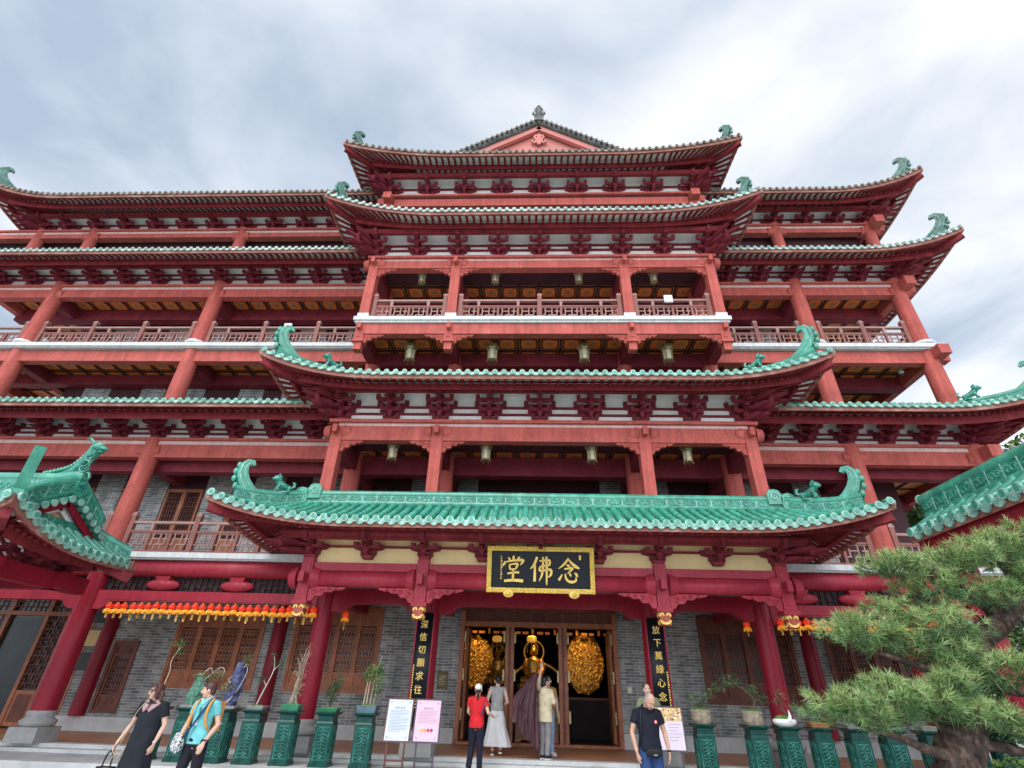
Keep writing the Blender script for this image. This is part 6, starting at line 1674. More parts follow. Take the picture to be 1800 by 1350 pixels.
arching('low spreading bonsai in a rough tan pot right of the picture board', 3.42, 1, [(0.0, 0, 0.12, 0.24, 0.18, 0.13, 170), (-0.16, 0, 0.22, 0.14, 0.12, 0.09, 80), (0.2, 0, 0.28, 0.16, 0.13, 0.1, 100)], [([(0, 0), (0.05, 0.15), (0.2, 0.26)], 0.03, 0.012)])
arching('bonsai arching far to the left from a rough tan pot', 4.50, -1, [(-0.36, 0, 0.55, 0.3, 0.16, 0.13, 230), (-0.65, 0, 0.42, 0.2, 0.14, 0.1, 120), (0.04, 0, 0.4, 0.2, 0.15, 0.11, 140), (0.2, 0, 0.22, 0.22, 0.15, 0.12, 140)], [([(0.05, 0), (0.1, 0.18), (0.0, 0.32), (-0.2, 0.46), (-0.45, 0.52), (-0.65, 0.42)], 0.035, 0.008), ([(0.06, 0.2), (0.22, 0.2)], 0.014, 0.006)])
t = bonsai('small dark bonsai in a white crescent shaped pot', 5.15, [([(0.0, 0), (0.05, 0.1), (0.0, 0.2), (0.02, 0.34)], 0.035, 0.014)], [(0.0, 0, 0.42, 0.15, 0.12, 0.13, 150), (-0.08, 0, 0.33, 0.1, 0.08, 0.07, 50)], lambda t: 0.12, leafm=[LEAFD, LEAFD, LEAFY], leaf=0.035, twig=TWIGD)
b = MB(); b.loft([(0, 0, 0, 0.16, 0.12), (0, 0, 0.04, 0.23, 0.15), (0, 0, 0.09, 0.25, 0.16), (0, 0, 0.13, 0.22, 0.13)], WHT_POT); b.tube([(0.06, -0.13, 0.1), (0.08, -0.14, 0.2), (0.07, -0.13, 0.3)], [0.05, 0.03, 0.004], WHT_POT, n=8); b.build('pot', t)
b = MB(); b.ball((-0.03, 0, 0.14), 0.17, 0.1, 0.06, MOSS, n=12, k=6); b.build('moss', t)
for x, lab, nn in ((5.82, 'needle leaved bonsai in an orange clay tray left of the pine', 160), (6.55, 'needle leaved bonsai in a low tray left of the pine trunk', 120), (7.25, 'needle leaved bonsai in a low tray just behind the pine trunk', 100), (8.05, 'leafy bonsai in a low tray right of the pine trunk', 120), (8.80, 'leafy bonsai in a low tray beside the round bush', 120), (9.45, 'leafy bonsai in a low tray at the right end of the row', 120)):
    bonsai(lab, x, [([(0, 0), (0.04, 0.12), (-0.05, 0.24), (-0.1, 0.3)], 0.03, 0.012)], [(-0.05, 0, 0.26, 0.24, 0.16, 0.12, nn)], P_tray(0.4, 0.28, 0.06, ORG_POT if x < 6 else GRY_POT), leafm=[LEAFM, LEAFD], leaf=0.05, twig=TWIGD)

# ------------------------------------------------------------------ the big pine
pine = thing('pine_tree', 'tall old pine with layered needle pads in front of the right wing', 'tree', (4.93, 7.9, 0.0))
PO = Vector((4.93, 7.9, 0.0))
def limb(pts, r0, r1, n=12, bump=0.0, name='limb', parent=None):
    sm = smooth_curve(pts, 6); k = len(sm) - 1; b = MB()
    rr = [(r0 + (r1 - r0) * (i / k) ** 0.8) * (1 + bump * rp.uniform(-1, 1)) for i in range(k + 1)]
    b.tube([p - PO for p in sm], rr, BARK, n=n)
    if bump:      # plates of bark standing off the trunk
        for i in range(2, k):
            for j in range(7):
                a = rp.uniform(0, 2 * PI); p = sm[i] - PO
                q = p + Vector((math.cos(a), math.sin(a), rp.uniform(-0.1, 0.1))) * rr[i] * 0.93
                b.ball(q, rr[i] * 0.2, rr[i] * 0.2, rr[i] * 0.45, BARK, n=6, k=4)
    return b.build(name, parent or pine)
tk = limb([(4.9, 7.9, -0.05), (4.95, 7.9, 0.5), (5.05, 7.9, 1.0), (5.3, 7.9, 1.45), (5.42, 7.95, 1.85), (5.6, 8.0, 2.15), (6.0, 8.05, 2.4), (6.4, 8.05, 2.65), (6.75, 8.0, 3.0), (7.0, 7.95, 3.4)], 0.30, 0.12, 16, 0.09, 'trunk')
LIMBS = [[(5.05, 7.9, 1.05), (4.6, 7.7, 1.12), (4.2, 7.6, 1.25), (3.7, 7.6, 1.4)], [(5.4, 7.95, 1.8), (4.9, 7.8, 2.0), (4.4, 7.75, 2.15)], [(5.9, 8.05, 2.35), (5.3, 8.0, 2.75), (4.8, 7.9, 2.95)], [(6.4, 8.05, 2.65), (5.6, 7.9, 3.2), (5.0, 7.8, 3.3)],
         [(6.8, 8.0, 3.1), (6.5, 7.9, 3.6), (6.2, 7.9, 3.75)], [(5.1, 7.9, 1.2), (5.6, 7.7, 1.15), (6.2, 7.6, 0.98)], [(6.9, 8, 3.3), (7.3, 7.9, 3.8)], [(5.5, 7.95, 1.95), (5.9, 7.7, 1.75), (6.3, 7.6, 1.75)]]
for L in LIMBS: limb(L, 0.085, 0.025, 8, 0.05, 'limb')
PADS = [((3.72, 7.6, 1.52), (0.55, 0.55, 0.17)), ((4.25, 7.55, 1.60), (0.62, 0.6, 0.26)), ((4.7, 7.65, 1.55), (0.45, 0.5, 0.22)),
        ((4.15, 7.75, 2.38), (0.5, 0.5, 0.20)), ((4.75, 7.75, 2.30), (0.55, 0.55, 0.30)), ((5.3, 7.75, 2.10), (0.5, 0.5, 0.26)), ((5.85, 7.6, 1.92), (0.5, 0.5, 0.22)),
        ((4.62, 7.9, 2.78), (0.32, 0.4, 0.2)), ((4.85, 7.9, 3.42), (0.55, 0.5, 0.17)), ((5.35, 7.85, 3.12), (0.6, 0.6, 0.28)), ((5.75, 7.85, 3.48), (0.6, 0.6, 0.24)), ((6.3, 7.85, 3.62), (0.6, 0.6, 0.28)), ((6.9, 7.85, 3.72), (0.6, 0.6, 0.32)), ((6.05, 7.8, 3.05), (0.45, 0.5, 0.2)), ((6.7, 7.8, 3.3), (0.4, 0.4, 0.22)),
        ((6.05, 7.55, 1.28), (0.55, 0.5, 0.18)), ((6.55, 7.6, 1.40), (0.5, 0.5, 0.2)), ((5.55, 7.6, 1.45), (0.35, 0.4, 0.14)), ((5.0, 7.55, 1.78), (0.45, 0.4, 0.2)), ((5.3, 7.6, 2.45), (0.5, 0.45, 0.22)), ((6.75, 7.6, 1.75), (0.5, 0.5, 0.22)), ((3.95, 7.6, 1.42), (0.5, 0.5, 0.16)), ((6.9, 7.7, 2.2), (0.35, 0.4, 0.2)), ((5.15, 7.5, 1.5), (0.3, 0.3, 0.15))]
for (c, r) in PADS:
    b = MB(); c = Vector(c)
    if c.z > 2.6: c += Vector((0.16, 0, -0.16))
    r = (r[0] * 0.98, r[1] * 1.0, r[2] * 1.3); n = int(172 * (r[0] * r[1] * 1.6 + 0.2))
    for i in range(n):
        a = rp.uniform(0, 2 * PI); q = math.sqrt(rp.uniform(0, 1)); u = rp.uniform(-1, 1)
        lump = 0.75 + 0.35 * math.sin(3 * a + c.x * 5) * q
        p = c + Vector((math.cos(a) * q * r[0] * lump, math.sin(a) * q * r[1] * lump, (u * 0.75 + 0.25) * r[2] * math.sqrt(max(0.05, 1 - q * q * 0.8))))
        out = Vector((math.cos(a) * q, math.sin(a) * q, 0.55 + 0.4 * u)).normalized()
        m = NEED[min(2, max(0, int(1.1 - u * 1.1 + rp.uniform(-0.45, 0.9))))]  # light from above put into the colour: pale needles on top, deep below
        b.tube([p - PO - out * 0.06, p - PO + out * 0.03], [0.009, 0.005], TWIGD, n=4, cap=False)
        for k in range(30):
            d = (out * rp.uniform(0.25, 1.0) + Vector((rp.gauss(0, 0.55), rp.gauss(0, 0.55), rp.gauss(0, 0.45)))).normalized()
            L = rp.uniform(0.09, 0.16); s = d.cross(Vector((rp.uniform(-1, 1), rp.uniform(-1, 1), rp.uniform(-1, 1)))).normalized() * 0.0046
            st_ = p - PO + out * rp.uniform(-0.04, 0.03); tp = st_ + d * L - Vector((0, 0, L * L * 0.6))
            b.add([st_ - s, st_ + s, tp], [(0, 1, 2)], m)
    b.build('needle_pad', pine)

# ------------------------------------------------------------------ bush and trees behind
def leafy_tree(name, label, base, h, crown, n, leaf, ms, tr=0.15, seed=0, cat='tree'):
    t = thing(name, label, cat, base)
    b = MB(); b.tube(smooth_curve([(0, 0, 0), (0.1, 0, h * 0.3), (-0.05, 0.1, h * 0.6), (0.1, 0, h * 0.85)]), [tr * (1 - i / 16) for i in range(13)], BARK, n=9)
    for (cx, cy, cz, rx, ry, rz) in crown: b.tube([(0.0, 0.0, h * 0.45), (cx * 0.6, cy * 0.6, (h * 0.5 + cz) / 2), (cx, cy, cz)], [tr * 0.5, tr * 0.3, tr * 0.1], BARK, n=6)
    b.build('trunk', t)
    c = MB()
    for (cx, cy, cz, rx, ry, rz) in crown: leaves(c, (cx, cy, cz), rx, ry, rz, n, leaf, ms, 0.35)
    c.build('crown', t)
    return t
def blobs(n, R, h, seed):
    r = random.Random(seed); return [(r.uniform(-R, R), r.uniform(-R, R), h + r.uniform(-0.4, 0.45) * R * 1.3, R * r.uniform(0.35, 0.6), R * r.uniform(0.35, 0.6), R * r.uniform(0.3, 0.5)) for _ in range(n)]
leafy_tree('broadleaf_tree', 'bright green tree seen between the right wing and the corridor', (14.9, 21.0, 0), 6.5, blobs(18, 2.0, 6.9, 3), 700, 0.2, [LEAFB, LEAFM, LEAFM], 0.2)
leafy_tree('broadleaf_tree', 'low dense leafy tree standing behind the corridor columns at the right', (10.9, 12.3, 0), 2.6, blobs(20, 1.6, 2.3, 9), 900, 0.14, [LEAFM, LEAFD, LEAFB], 0.1)
leafy_tree('broadleaf_tree', 'leafy tree at the right edge beyond the corridor roof', (17.5, 15.5, 0), 7.0, blobs(18, 1.9, 7.4, 5), 700, 0.2, [LEAFM, LEAFB, LEAFD], 0.2)
bs = thing('shrub', 'round yellow green shrub at the lower right corner', 'shrub', (7.0, 9.6, 0.0))
b = MB()
for i in range(5): b.tube([(0, 0, 0), (rp.uniform(-0.3, 0.3), rp.uniform(-0.3, 0.3), 0.8)], [0.02, 0.008], TWIGD, n=5)
b.build('stem', bs)
b = MB(); leaves(b, (0, 0, 0.45), 0.62, 0.6, 0.52, 1500, 0.075, [LEAFB, LEAFM, LEAFB], 0.5); b.build('foliage', bs)
for k, (x, y, lab) in enumerate(((9.9, 11.6, 'leafy green shrub under the corridor behind the pine'), (12.3, 11.4, 'leafy green shrub at the right edge behind the corridor'), (14.2, 17.0, 'tall leafy shrub at the end of the right wing'))):
    t = thing('shrub', lab, 'shrub', (x, y, 0.0)); b = MB()
    for i in range(5): b.tube([(0, 0, 0), (rp.uniform(-0.4, 0.4), rp.uniform(-0.4, 0.4), 1.4)], [0.03, 0.01], TWIGD, n=5)
    b.build('stem', t); b = MB()
    for q in blobs(7, 0.85, 1.3 + 0.9 * (k == 2), 20 + k): leaves(b, q[:3], q[3] * (1 + 0.8 * (k == 2)), q[4] * (1 + 0.8 * (k == 2)), q[5] * (1.5 + 1.5 * (k == 2)), 420, 0.1, [LEAFM, LEAFB, LEAFD], 0.3)
    b.build('foliage', t)
# ------------------------------------------------------------------ people
SKIN = mat('skin', (0.64, 0.39, 0.29), 0.5, 0.08, 8, spec=0.35)
SKINL = mat('pale_skin', (0.66, 0.42, 0.32), 0.5, 0.06, 8, spec=0.35)
SKINT = mat('tanned_skin', (0.56, 0.32, 0.22), 0.5, 0.08, 8, spec=0.35)
HAIRB = mat('dark_brown_hair', (0.045, 0.022, 0.018), 0.4, 0.3, 20, 0.3, 60)
HAIRR = mat('reddish_brown_hair', (0.085, 0.032, 0.028), 0.4, 0.3, 20, 0.3, 60)
HAIRK = mat('black_hair', (0.014, 0.013, 0.015), 0.35, 0.3, 20, 0.3, 60)
HAIRG = mat('grey_cropped_hair', (0.32, 0.29, 0.28), 0.7, 0.2, 40, 0.3, 90)
LIPS = mat('lips', (0.42, 0.12, 0.11), 0.45, 0.05)
EYEW = mat('eye_white', (0.75, 0.72, 0.7), 0.3, 0.02); EYEK = mat('eye_dark', (0.02, 0.012, 0.01), 0.2, 0.02)
def cloth(n, c, var=0.16, bump=0.5): return mat(n, c, 0.85, var, 6, bump, 11, spec=0.2)
def rotm(yaw=0, pitch=0, roll=0): return Matrix.Rotation(yaw, 3, 'Z') @ Matrix.Rotation(pitch, 3, 'X') @ Matrix.Rotation(roll, 3, 'Y')
def V(*a): return Vector(a)

class Figure:
    """a standing figure facing -Y, 1.60 m high, built from joints; scaled to H afterwards"""
    def __init__(s, label, loc, rz, H, skin, girth=1.0, lean=0.0, voxel=0.0075):
        s.t = thing('person', label, 'person', loc, rz); s.t.scale = (H / 1.6,) * 3
        s.skin, s.g, s.vx = skin, girth, voxel
        s.sh = {-1: V(-0.17 * (0.9 + 0.1 * girth), 0.01, 1.31), 1: V(0.17 * (0.9 + 0.1 * girth), 0.01, 1.31)}
        s.el = {}; s.wr = {}; s.hp = {-1: V(-0.085, 0, 0.80), 1: V(0.085, 0, 0.80)}; s.kn = {}; s.an = {}
        s.head = V(0, -0.02, 1.49); s.hr = rotm()
        s.hand_dir = {}; s.palm = {}
    def arm(s, sd, el, wr, hd=None, palm=None):
        s.el[sd], s.wr[sd] = V(*el), V(*wr)
        s.hand_dir[sd] = (V(*hd) if hd else (s.wr[sd] - s.el[sd])).normalized(); s.palm[sd] = V(*(palm or (-sd, 0.2, 0))).normalized()
    def leg(s, sd, kn, an): s.kn[sd], s.an[sd] = V(*kn), V(*an)
    def hand(s, mb, sd, curl=0.5):
        w = s.wr[sd]; d = s.hand_dir[sd]; pn = s.palm[sd]; pn = (pn - d * pn.dot(d)).normalized(); side = d.cross(pn)
        # thumb side is towards the front of the body
        if side.y > 0: side = -side
        mb.tube([w - d * 0.02, w + d * 0.02, w + d * 0.055, w + d * 0.085], [0.024, 0.032, 0.038, 0.036], s.skin, n=12, flat=0.45, up=pn)
        for k, (o, L) in enumerate(((0.029, 0.066), (0.0105, 0.076), (-0.008, 0.071), (-0.026, 0.055))):
            b = w + d * 0.078 + side * o; c1 = curl * (0.6 + 0.14 * k)
            p1 = b + (d * math.cos(c1 * 0.5) + pn * math.sin(c1 * 0.5)) * L * 0.45
            p2 = p1 + (d * math.cos(c1 * 1.2) + pn * math.sin(c1 * 1.2)) * L * 0.33
            p3 = p2 + (d * math.cos(c1 * 1.8) + pn * math.sin(c1 * 1.8)) * L * 0.27
            mb.tube([b - d * 0.012, b, p1, p2, p3], [0.0098, 0.0098, 0.0094, 0.0088, 0.0066], s.skin, n=8)
        b = w + d * 0.028 + side * 0.03
        mb.tube([b - side * 0.012, b + side * 0.012 + d * 0.018, b + side * 0.02 + d * 0.045 + pn * 0.012, b + side * 0.018 + d * 0.07 + pn * 0.022], [0.013, 0.0125, 0.0105, 0.008], s.skin, n=8)
    def body(s, legs=True, curl={}):
        mb = MB(); g = s.g; m = s.skin
        mb.loft([(0, 0, 0.74, 0.09 * g, 0.07 * g), (0, 0, 0.84, 0.132 * g, 0.09 * g), (0, 0, 1.0, 0.125 * g, 0.092 * g), (0, 0, 1.16, 0.14 * g, 0.10 * g), (0, 0.01, 1.28, 0.15 * g, 0.085), (0, 0.01, 1.34, 0.11, 0.07), (0, 0.01, 1.37, 0.06, 0.055)], m, n=20)
        nk = [V(0, 0.012, 1.33), V(0, 0.005, 1.385), s.head + s.hr @ V(0, 0.02, -0.05)]
        mb.tube(nk, [0.062, 0.051, 0.052], m, n=14)
        hd = MB()
        hd.ball((0, 0.012, 0.025), 0.072, 0.088, 0.09, m, n=18, k=14); hd.ball((0, -0.022, -0.02), 0.062, 0.062, 0.078, m, n=16, k=12); hd.ball((0, -0.036, -0.078), 0.034, 0.036, 0.026, m, n=12, k=8)
        hd.tube([(0, -0.078, 0.018), (0, -0.094, -0.008), (0, -0.099, -0.026), (0, -0.082, -0.036)], [0.009, 0.0115, 0.015, 0.009], m, n=8); hd.ball((-0.012, -0.086, -0.029), 0.009, 0.009, 0.008, m, n=6, k=5); hd.ball((0.012, -0.086, -0.029), 0.009, 0.009, 0.008, m, n=6, k=5)
        hd.ball((0, -0.07, 0.034), 0.05, 0.018, 0.014, m, n=12, k=6)
        for sx in (-1, 1): hd.ball((sx * 0.036, -0.058, -0.03), 0.026, 0.022, 0.026, m, n=10, k=6); hd.ball((sx * 0.073, 0.012, -0.006), 0.012, 0.022, 0.032, m, n=8, k=6)
        mb.merge(hd, Matrix.Translation(s.head) @ s.hr.to_4x4())
        for sd in s.el:
            a, e, w = s.sh[sd], s.el[sd], s.wr[sd]; mid = e + (w - e) * 0.3
            mb.tube([a + V(-sd * 0.05, 0, 0.0), a, a + (e - a) * 0.35, e, mid, w], [0.05, 0.052 * g, 0.045 * g, 0.036, 0.037, 0.024], m, n=12)
            s.hand(mb, sd, curl.get(sd, 0.5))
        for sd in s.kn:
            h, k, a = s.hp[sd], s.kn[sd], s.an[sd]
            mb.tube([h + V(0, 0, 0.05), h, h + (k - h) * 0.4, k, k + (a - k) * 0.3 + V(0, 0.012, 0), a, a + V(0, 0, -0.03)], [0.08, 0.085 * g, 0.07 * g, 0.05, 0.05, 0.034, 0.034], m, n=12)
            mb.tube([a + V(0, 0.03, -0.04), a + V(0, -0.05, -0.045), a + V(sd * 0.01, -0.12, -0.06), a + V(sd * 0.012, -0.16, -0.063)], [0.03, 0.036, 0.034, 0.02], m, n=10, flat=0.7)
        s.b = remeshed(mb, 'body', s.vx, s.t, 3, m)
        return s.b
    def on_head(s, mb, name, m, voxel=None, sm=3):
        o2 = MB(); o2.merge(mb, Matrix.Translation(s.head) @ s.hr.to_4x4())
        return remeshed(o2, name, voxel, s.t, sm, m) if voxel else o2.build(name, s.t)
    def face(s, eyes=True, glasses=None):
        if eyes:
            for sx in (-1, 1):
                e = MB(); e.ball((sx * 0.03, -0.073, 0.012), 0.0125, 0.008, 0.0065, EYEW, n=10, k=6); e.ball((sx * 0.03, -0.0795, 0.012), 0.006, 0.004, 0.006, EYEK, n=8, k=5); s.on_head(e, 'eye', None)
                e = MB(); e.tube([(sx * 0.014, -0.083, 0.034), (sx * 0.032, -0.083, 0.040), (sx * 0.05, -0.070, 0.034)], [0.003, 0.004, 0.002], EYEK, n=5); s.on_head(e, 'eyebrow', None)
        e = MB(); e.tube([(-0.022, -0.083, -0.052), (0, -0.091, -0.049), (0.022, -0.083, -0.052)], [0.002, 0.0055, 0.002], LIPS, n=6); e.tube([(-0.018, -0.083, -0.056), (0, -0.09, -0.059), (0.018, -0.083, -0.056)], [0.002, 0.006, 0.002], LIPS, n=6); s.on_head(e, 'mouth', None)
    def tube_cloth(s, name, tubes, m, voxel=0.011, lofts=(), sm=5):
        mb = MB()
        for pts, rr in tubes: mb.tube(pts, rr, m, n=14)
        for rings, fold in lofts: mb.loft(rings, m, n=28, fold=fold)
        return remeshed(mb, name, voxel, s.t, sm, m)
    def shirt(s, m, hem=0.80, sleeve=0.6, loose=1.0, name='shirt', longsleeve=False, one=None):
        g = s.g; q = loose
        rings = [(0, 0, hem, 0.165 * g * q, 0.122 * g * q), (0, 0, hem + 0.08, 0.163 * g * q, 0.12 * g * q), (0, 0, 1.0, 0.145 * g * q, 0.112 * g * q), (0, 0, 1.16, 0.158 * g * q, 0.12 * g * q), (0, 0.01, 1.28, 0.165 * g, 0.10), (0, 0.01, 1.345, 0.125, 0.082), (0, 0.01, 1.375, 0.072, 0.066)]
        tb = []
        for sd in (s.el if one is None else one):
            a, e, w = s.sh[sd], s.el[sd], s.wr[sd]
            p = [a + V(-sd * 0.07, 0, 0.005), a + V(0, 0, 0.0), a + (e - a) * min(1, sleeve)]
            r_ = [0.06, 0.064 * g, 0.058 * g * q if sleeve < 1 else 0.05]
            if longsleeve: p += [e + (w - e) * 0.5, e + (w - e) * 0.92]; r_ += [0.045, 0.036]
            tb.append((p, r_))
        return s.tube_cloth(name, tb, m, 0.011, [(rings, lambda i, a: 1 + (0.02 * math.sin(5 * a + i) if i < 4 else 0))])
    def trousers(s, m, name='trousers', flare=1.0, top=0.93, slack=1.0):
        g = s.g; tb = []
        for sd in s.kn:
            h, k, a = s.hp[sd], s.kn[sd], s.an[sd]
            tb.append(([h + V(0, 0, 0.06), h + V(0, 0, -0.04), h + (k - h) * 0.45, k, k + (a - k) * 0.5, a + V(0, 0, -0.005)], [0.09 * g, 0.098 * g, 0.085 * g * slack, 0.068 * slack * (0.5 + 0.5 * flare), 0.062 * slack * flare, 0.058 * slack * flare]))
        rings = [(0, 0, 0.76, 0.12 * g, 0.10 * g), (0, 0, 0.84, 0.168 * g, 0.126 * g), (0, 0, top + 0.02, 0.148 * g, 0.114 * g)]
        return s.tube_cloth(name, tb, m, 0.011, [(rings, None)])
    def shoes(s, m, sole=None):
        for sd in s.an:
            a = s.an[sd]; mb = MB()
            mb.tube([a + V(0, 0.055, -0.03), a + V(0, 0.01, -0.025), a + V(0, -0.06, -0.035), a + V(sd * 0.01, -0.13, -0.045), a + V(sd * 0.012, -0.175, -0.05)], [0.034, 0.043, 0.043, 0.042, 0.024], m, n=12, flat=0.75)
            o = remeshed(mb, 'shoe', 0.009, s.t, 2, m)
            b = MB(); z = a.z - 0.078
            b.prism([(-0.03, 0.07), (0.03, 0.07), (0.04, 0.0), (0.042, -0.12), (0.025, -0.19), (-0.02, -0.19), (-0.042, -0.12), (-0.04, 0.0)], (a + V(0, 0, z - a.z), (1, 0, 0), (0, 1, 0), (0, 0, 1)), 0, 0.022, sole or m); b.build('sole', o)
    def held(s, mb, name, label, cat):
        o = mb.build(name, None, s.t.location, s.t.rotation_euler.z); o.scale = s.t.scale; return tag(o, label, cat)

# --- woman in a long black dress, walking with a bag
f = Figure('woman in a long black dress and tinted glasses carrying a bag low on a strap', (-6.03, 9.15, 0.0), math.radians(-6), 1.56, SKIN, 1.16)
f.head = V(-0.015, -0.03, 1.485); f.hr = rotm(math.radians(-26), math.radians(-3), math.radians(3))
f.arm(-1, (-0.27, 0.0, 1.05), (-0.34, -0.1, 0.80), (-0.06, -0.16, -1), (0.9, 0.3, 0)); f.arm(1, (0.27, 0.03, 1.05), (0.255, -0.06, 0.81), (-0.12, -0.1, -1), (-1, 0.2, 0))
f.leg(-1, (-0.09, -0.04, 0.44), (-0.09, -0.1, 0.08)); f.leg(1, (0.09, 0.03, 0.44), (0.09, 0.12, 0.08))
f.body(curl={-1: 1.3, 1: 0.7}); f.face(eyes=True)
DRK = cloth('black_dress_cloth', (0.018, 0.020, 0.027))
rings = [(0, 0, 0.30, 0.26, 0.2), (0, 0, 0.45, 0.25, 0.19), (0, 0, 0.65, 0.222, 0.17), (0, 0, 0.85, 0.2, 0.152), (0, 0, 1.0, 0.188, 0.145), (0, 0, 1.16, 0.188, 0.14), (0, 0.01, 1.28, 0.185, 0.112), (0, 0.01, 1.345, 0.13, 0.085), (0, 0.01, 1.37, 0.08, 0.07)]
tb = [([f.sh[sd] + V(-sd * 0.08, 0, 0), f.sh[sd], f.sh[sd] + (f.el[sd] - f.sh[sd]) * 0.62], [0.062, 0.07, 0.07]) for sd in (-1, 1)]
f.tube_cloth('dress', tb, DRK, 0.011, [(rings, lambda i, a: 1 + (0.05 if i < 2 else 0.03 if i < 4 else 0.0) * math.sin(7 * a + 0.4 * i))])
PNK = cloth('dusty_pink_collar', (0.42, 0.26, 0.27))
c = MB()
for sx in (-1, 1):
    pts = [(sx * 0.02, -0.075, 1.335), (sx * 0.085, -0.05, 1.385), (sx * 0.10, 0.02, 1.38), (sx * 0.145, -0.04, 1.335), (sx * 0.10, -0.112, 1.27), (sx * 0.05, -0.14, 1.215), (sx * 0.012, -0.135, 1.25)]
    c.add(pts + [(x, y + 0.012, z - 0.004) for x, y, z in pts], [(0, 1, 3, 4), (1, 2, 3), (0, 4, 5, 6)] + [(7 + 0, 7 + 4, 7 + 3, 7 + 1), (8, 10, 9), (7, 13, 12, 11)] + [(i, (i + 1) % 7, 7 + (i + 1) % 7, 7 + i) for i in range(7)], PNK, True)
c.build('collar', f.t)
h = MB(); h.ball((0, 0.022, 0.035), 0.087, 0.095, 0.092, HAIRR, n=16, k=12); h.ball((0.02, 0.06, -0.04), 0.088, 0.07, 0.085, HAIRR, n=14, k=10)
for sx in (-1, 1): h.ball((sx * 0.075, 0.0, -0.01), 0.028, 0.05, 0.085, HAIRR, n=10, k=8); h.tube([(sx * 0.015, -0.072, 0.093), (sx * 0.06, -0.058, 0.066), (sx * 0.084, -0.02, 0.0)], [0.018, 0.022, 0.02], HAIRR, n=8)
for i in range(7):
    z = 0.02 - 0.025 * i; h.tube([(0.05, 0.05, z), (0.11, 0.06, z - 0.02), (0.165 - 0.01 * abs(i - 3), 0.05, z - 0.035 + 0.012 * (i % 3))], [0.03, 0.024, 0.006], HAIRR, n=7)
hair = f.on_head(h, 'hair', HAIRR, 0.008)
gl = MB(); LENS = mat('tinted_lens', (0.22, 0.11, 0.11), 0.12, 0.1, 3, spec=0.7)
for sx in (-1, 1):
    gl.tube([(sx * 0.034, -0.088, 0.012), (sx * 0.034, -0.092, 0.012)], 0.026, LENS, n=14); gl.tube([(sx * 0.034 + 0.027 * math.cos(k * PI / 8), -0.091, 0.012 + 0.026 * math.sin(k * PI / 8)) for k in range(17)], 0.003, METAL, n=5)
    gl.tube([(sx * 0.06, -0.088, 0.018), (sx * 0.078, -0.03, 0.018), (sx * 0.078, 0.02, 0.012)], 0.003, METAL, n=5)
gl.tube([(-0.008, -0.094, 0.018), (0.008, -0.094, 0.018)], 0.003, METAL, n=5); f.on_head(gl, 'glasses', None)
b = MB(); b.lathe((0, 0, 0), [(0.031, 0), (0.034, 0.008), (0.031, 0.016)], mat('silver_bangle', (0.7, 0.7, 0.7), 0.2, 0.05, metal=0.9), n=16); o = b.build('bracelet', f.t); o.location = f.wr[1] + V(0, 0.0, 0.02)
f.shoes(cloth('black_shoe', (0.02, 0.02, 0.022)))
bg = MB(); STR = cloth('cream_strap', (0.62, 0.50, 0.30))
w = f.wr[-1] + V(-0.02, -0.03, -0.09)
bg.tube(smooth_curve([(-0.1, -0.06, 1.36), (-0.17, -0.115, 1.2), (-0.2, -0.13, 1.0), (-0.26, -0.14, 0.75), (-0.33, -0.13, 0.58)]), 0.012, STR, n=6, flat=0.4); bg.tube(smooth_curve([(-0.1, -0.06, 1.36), (-0.11, 0.03, 1.385), (-0.15, 0.1, 1.25), (-0.22, 0.13, 1.0), (-0.33, 0.0, 0.6)]), 0.012, STR, n=6, flat=0.4)
BGM = cloth('black_brown_bag_leather', (0.03, 0.022, 0.02)); BGT = cloth('tan_bag_panel', (0.40, 0.22, 0.10))
bg.tube(smooth_curve([w + V(-0.07, 0.0, -0.2), w + V(-0.05, 0.0, -0.06), w + V(0, 0.0, 0.0), w + V(0.05, 0.0, -0.06), w + V(0.07, 0.0, -0.2)]), 0.011, BGM, n=7)
bg.prism([(-0.15, -0.46), (0.15, -0.46), (0.12, -0.19), (-0.12, -0.19)], (w, (1, 0, 0), (0, 0, 1), (0, 1, 0)), -0.05, 0.06, BGM); bg.prism([(-0.03, -0.44), (0.135, -0.44), (0.11, -0.2), (0.0, -0.2)], (w, (1, 0, 0), (0, 0, 1), (0, 1, 0)), -0.056, -0.05, BGT)
f.held(bg, 'handbag', 'black and tan handbag held low by the woman in the black dress', 'bag')

# --- woman in a turquoise polo shirt
f = Figure('woman in a turquoise polo shirt with orange straps looking to the side', (-5.22, 9.2, 0.0), math.radians(-10), 1.60, SKIN, 0.98)
f.head = V(-0.02, -0.03, 1.49); f.hr = rotm(math.radians(-62), math.radians(2), 0)
f.arm(-1, (-0.25, 0.0, 1.05), (-0.235, -0.12, 0.83), (0.05, -0.25, -1), (1, 0.1, 0)); f.arm(1, (0.26, 0.03, 1.05), (0.22, -0.13, 0.83), (-0.2, -0.2, -1), (-0.5, 0.85, 0))
f.leg(-1, (-0.11, -0.05, 0.44), (-0.13, -0.08, 0.08)); f.leg(1, (0.1, 0.02, 0.44), (0.12, 0.07, 0.08))
f.body(curl={-1: 0.8, 1: 0.35}); f.face()
TEAL = cloth('turquoise_polo', (0.16, 0.50, 0.52)); f.shirt(TEAL, 0.80, 0.55, 1.03); f.trousers(cloth('black_navy_trousers', (0.018, 0.017, 0.026)), slack=1.05); f.shoes(cloth('dark_shoe', (0.03, 0.03, 0.035)))
TL2 = cloth('pale_collar', (0.36, 0.60, 0.60))
c = MB()
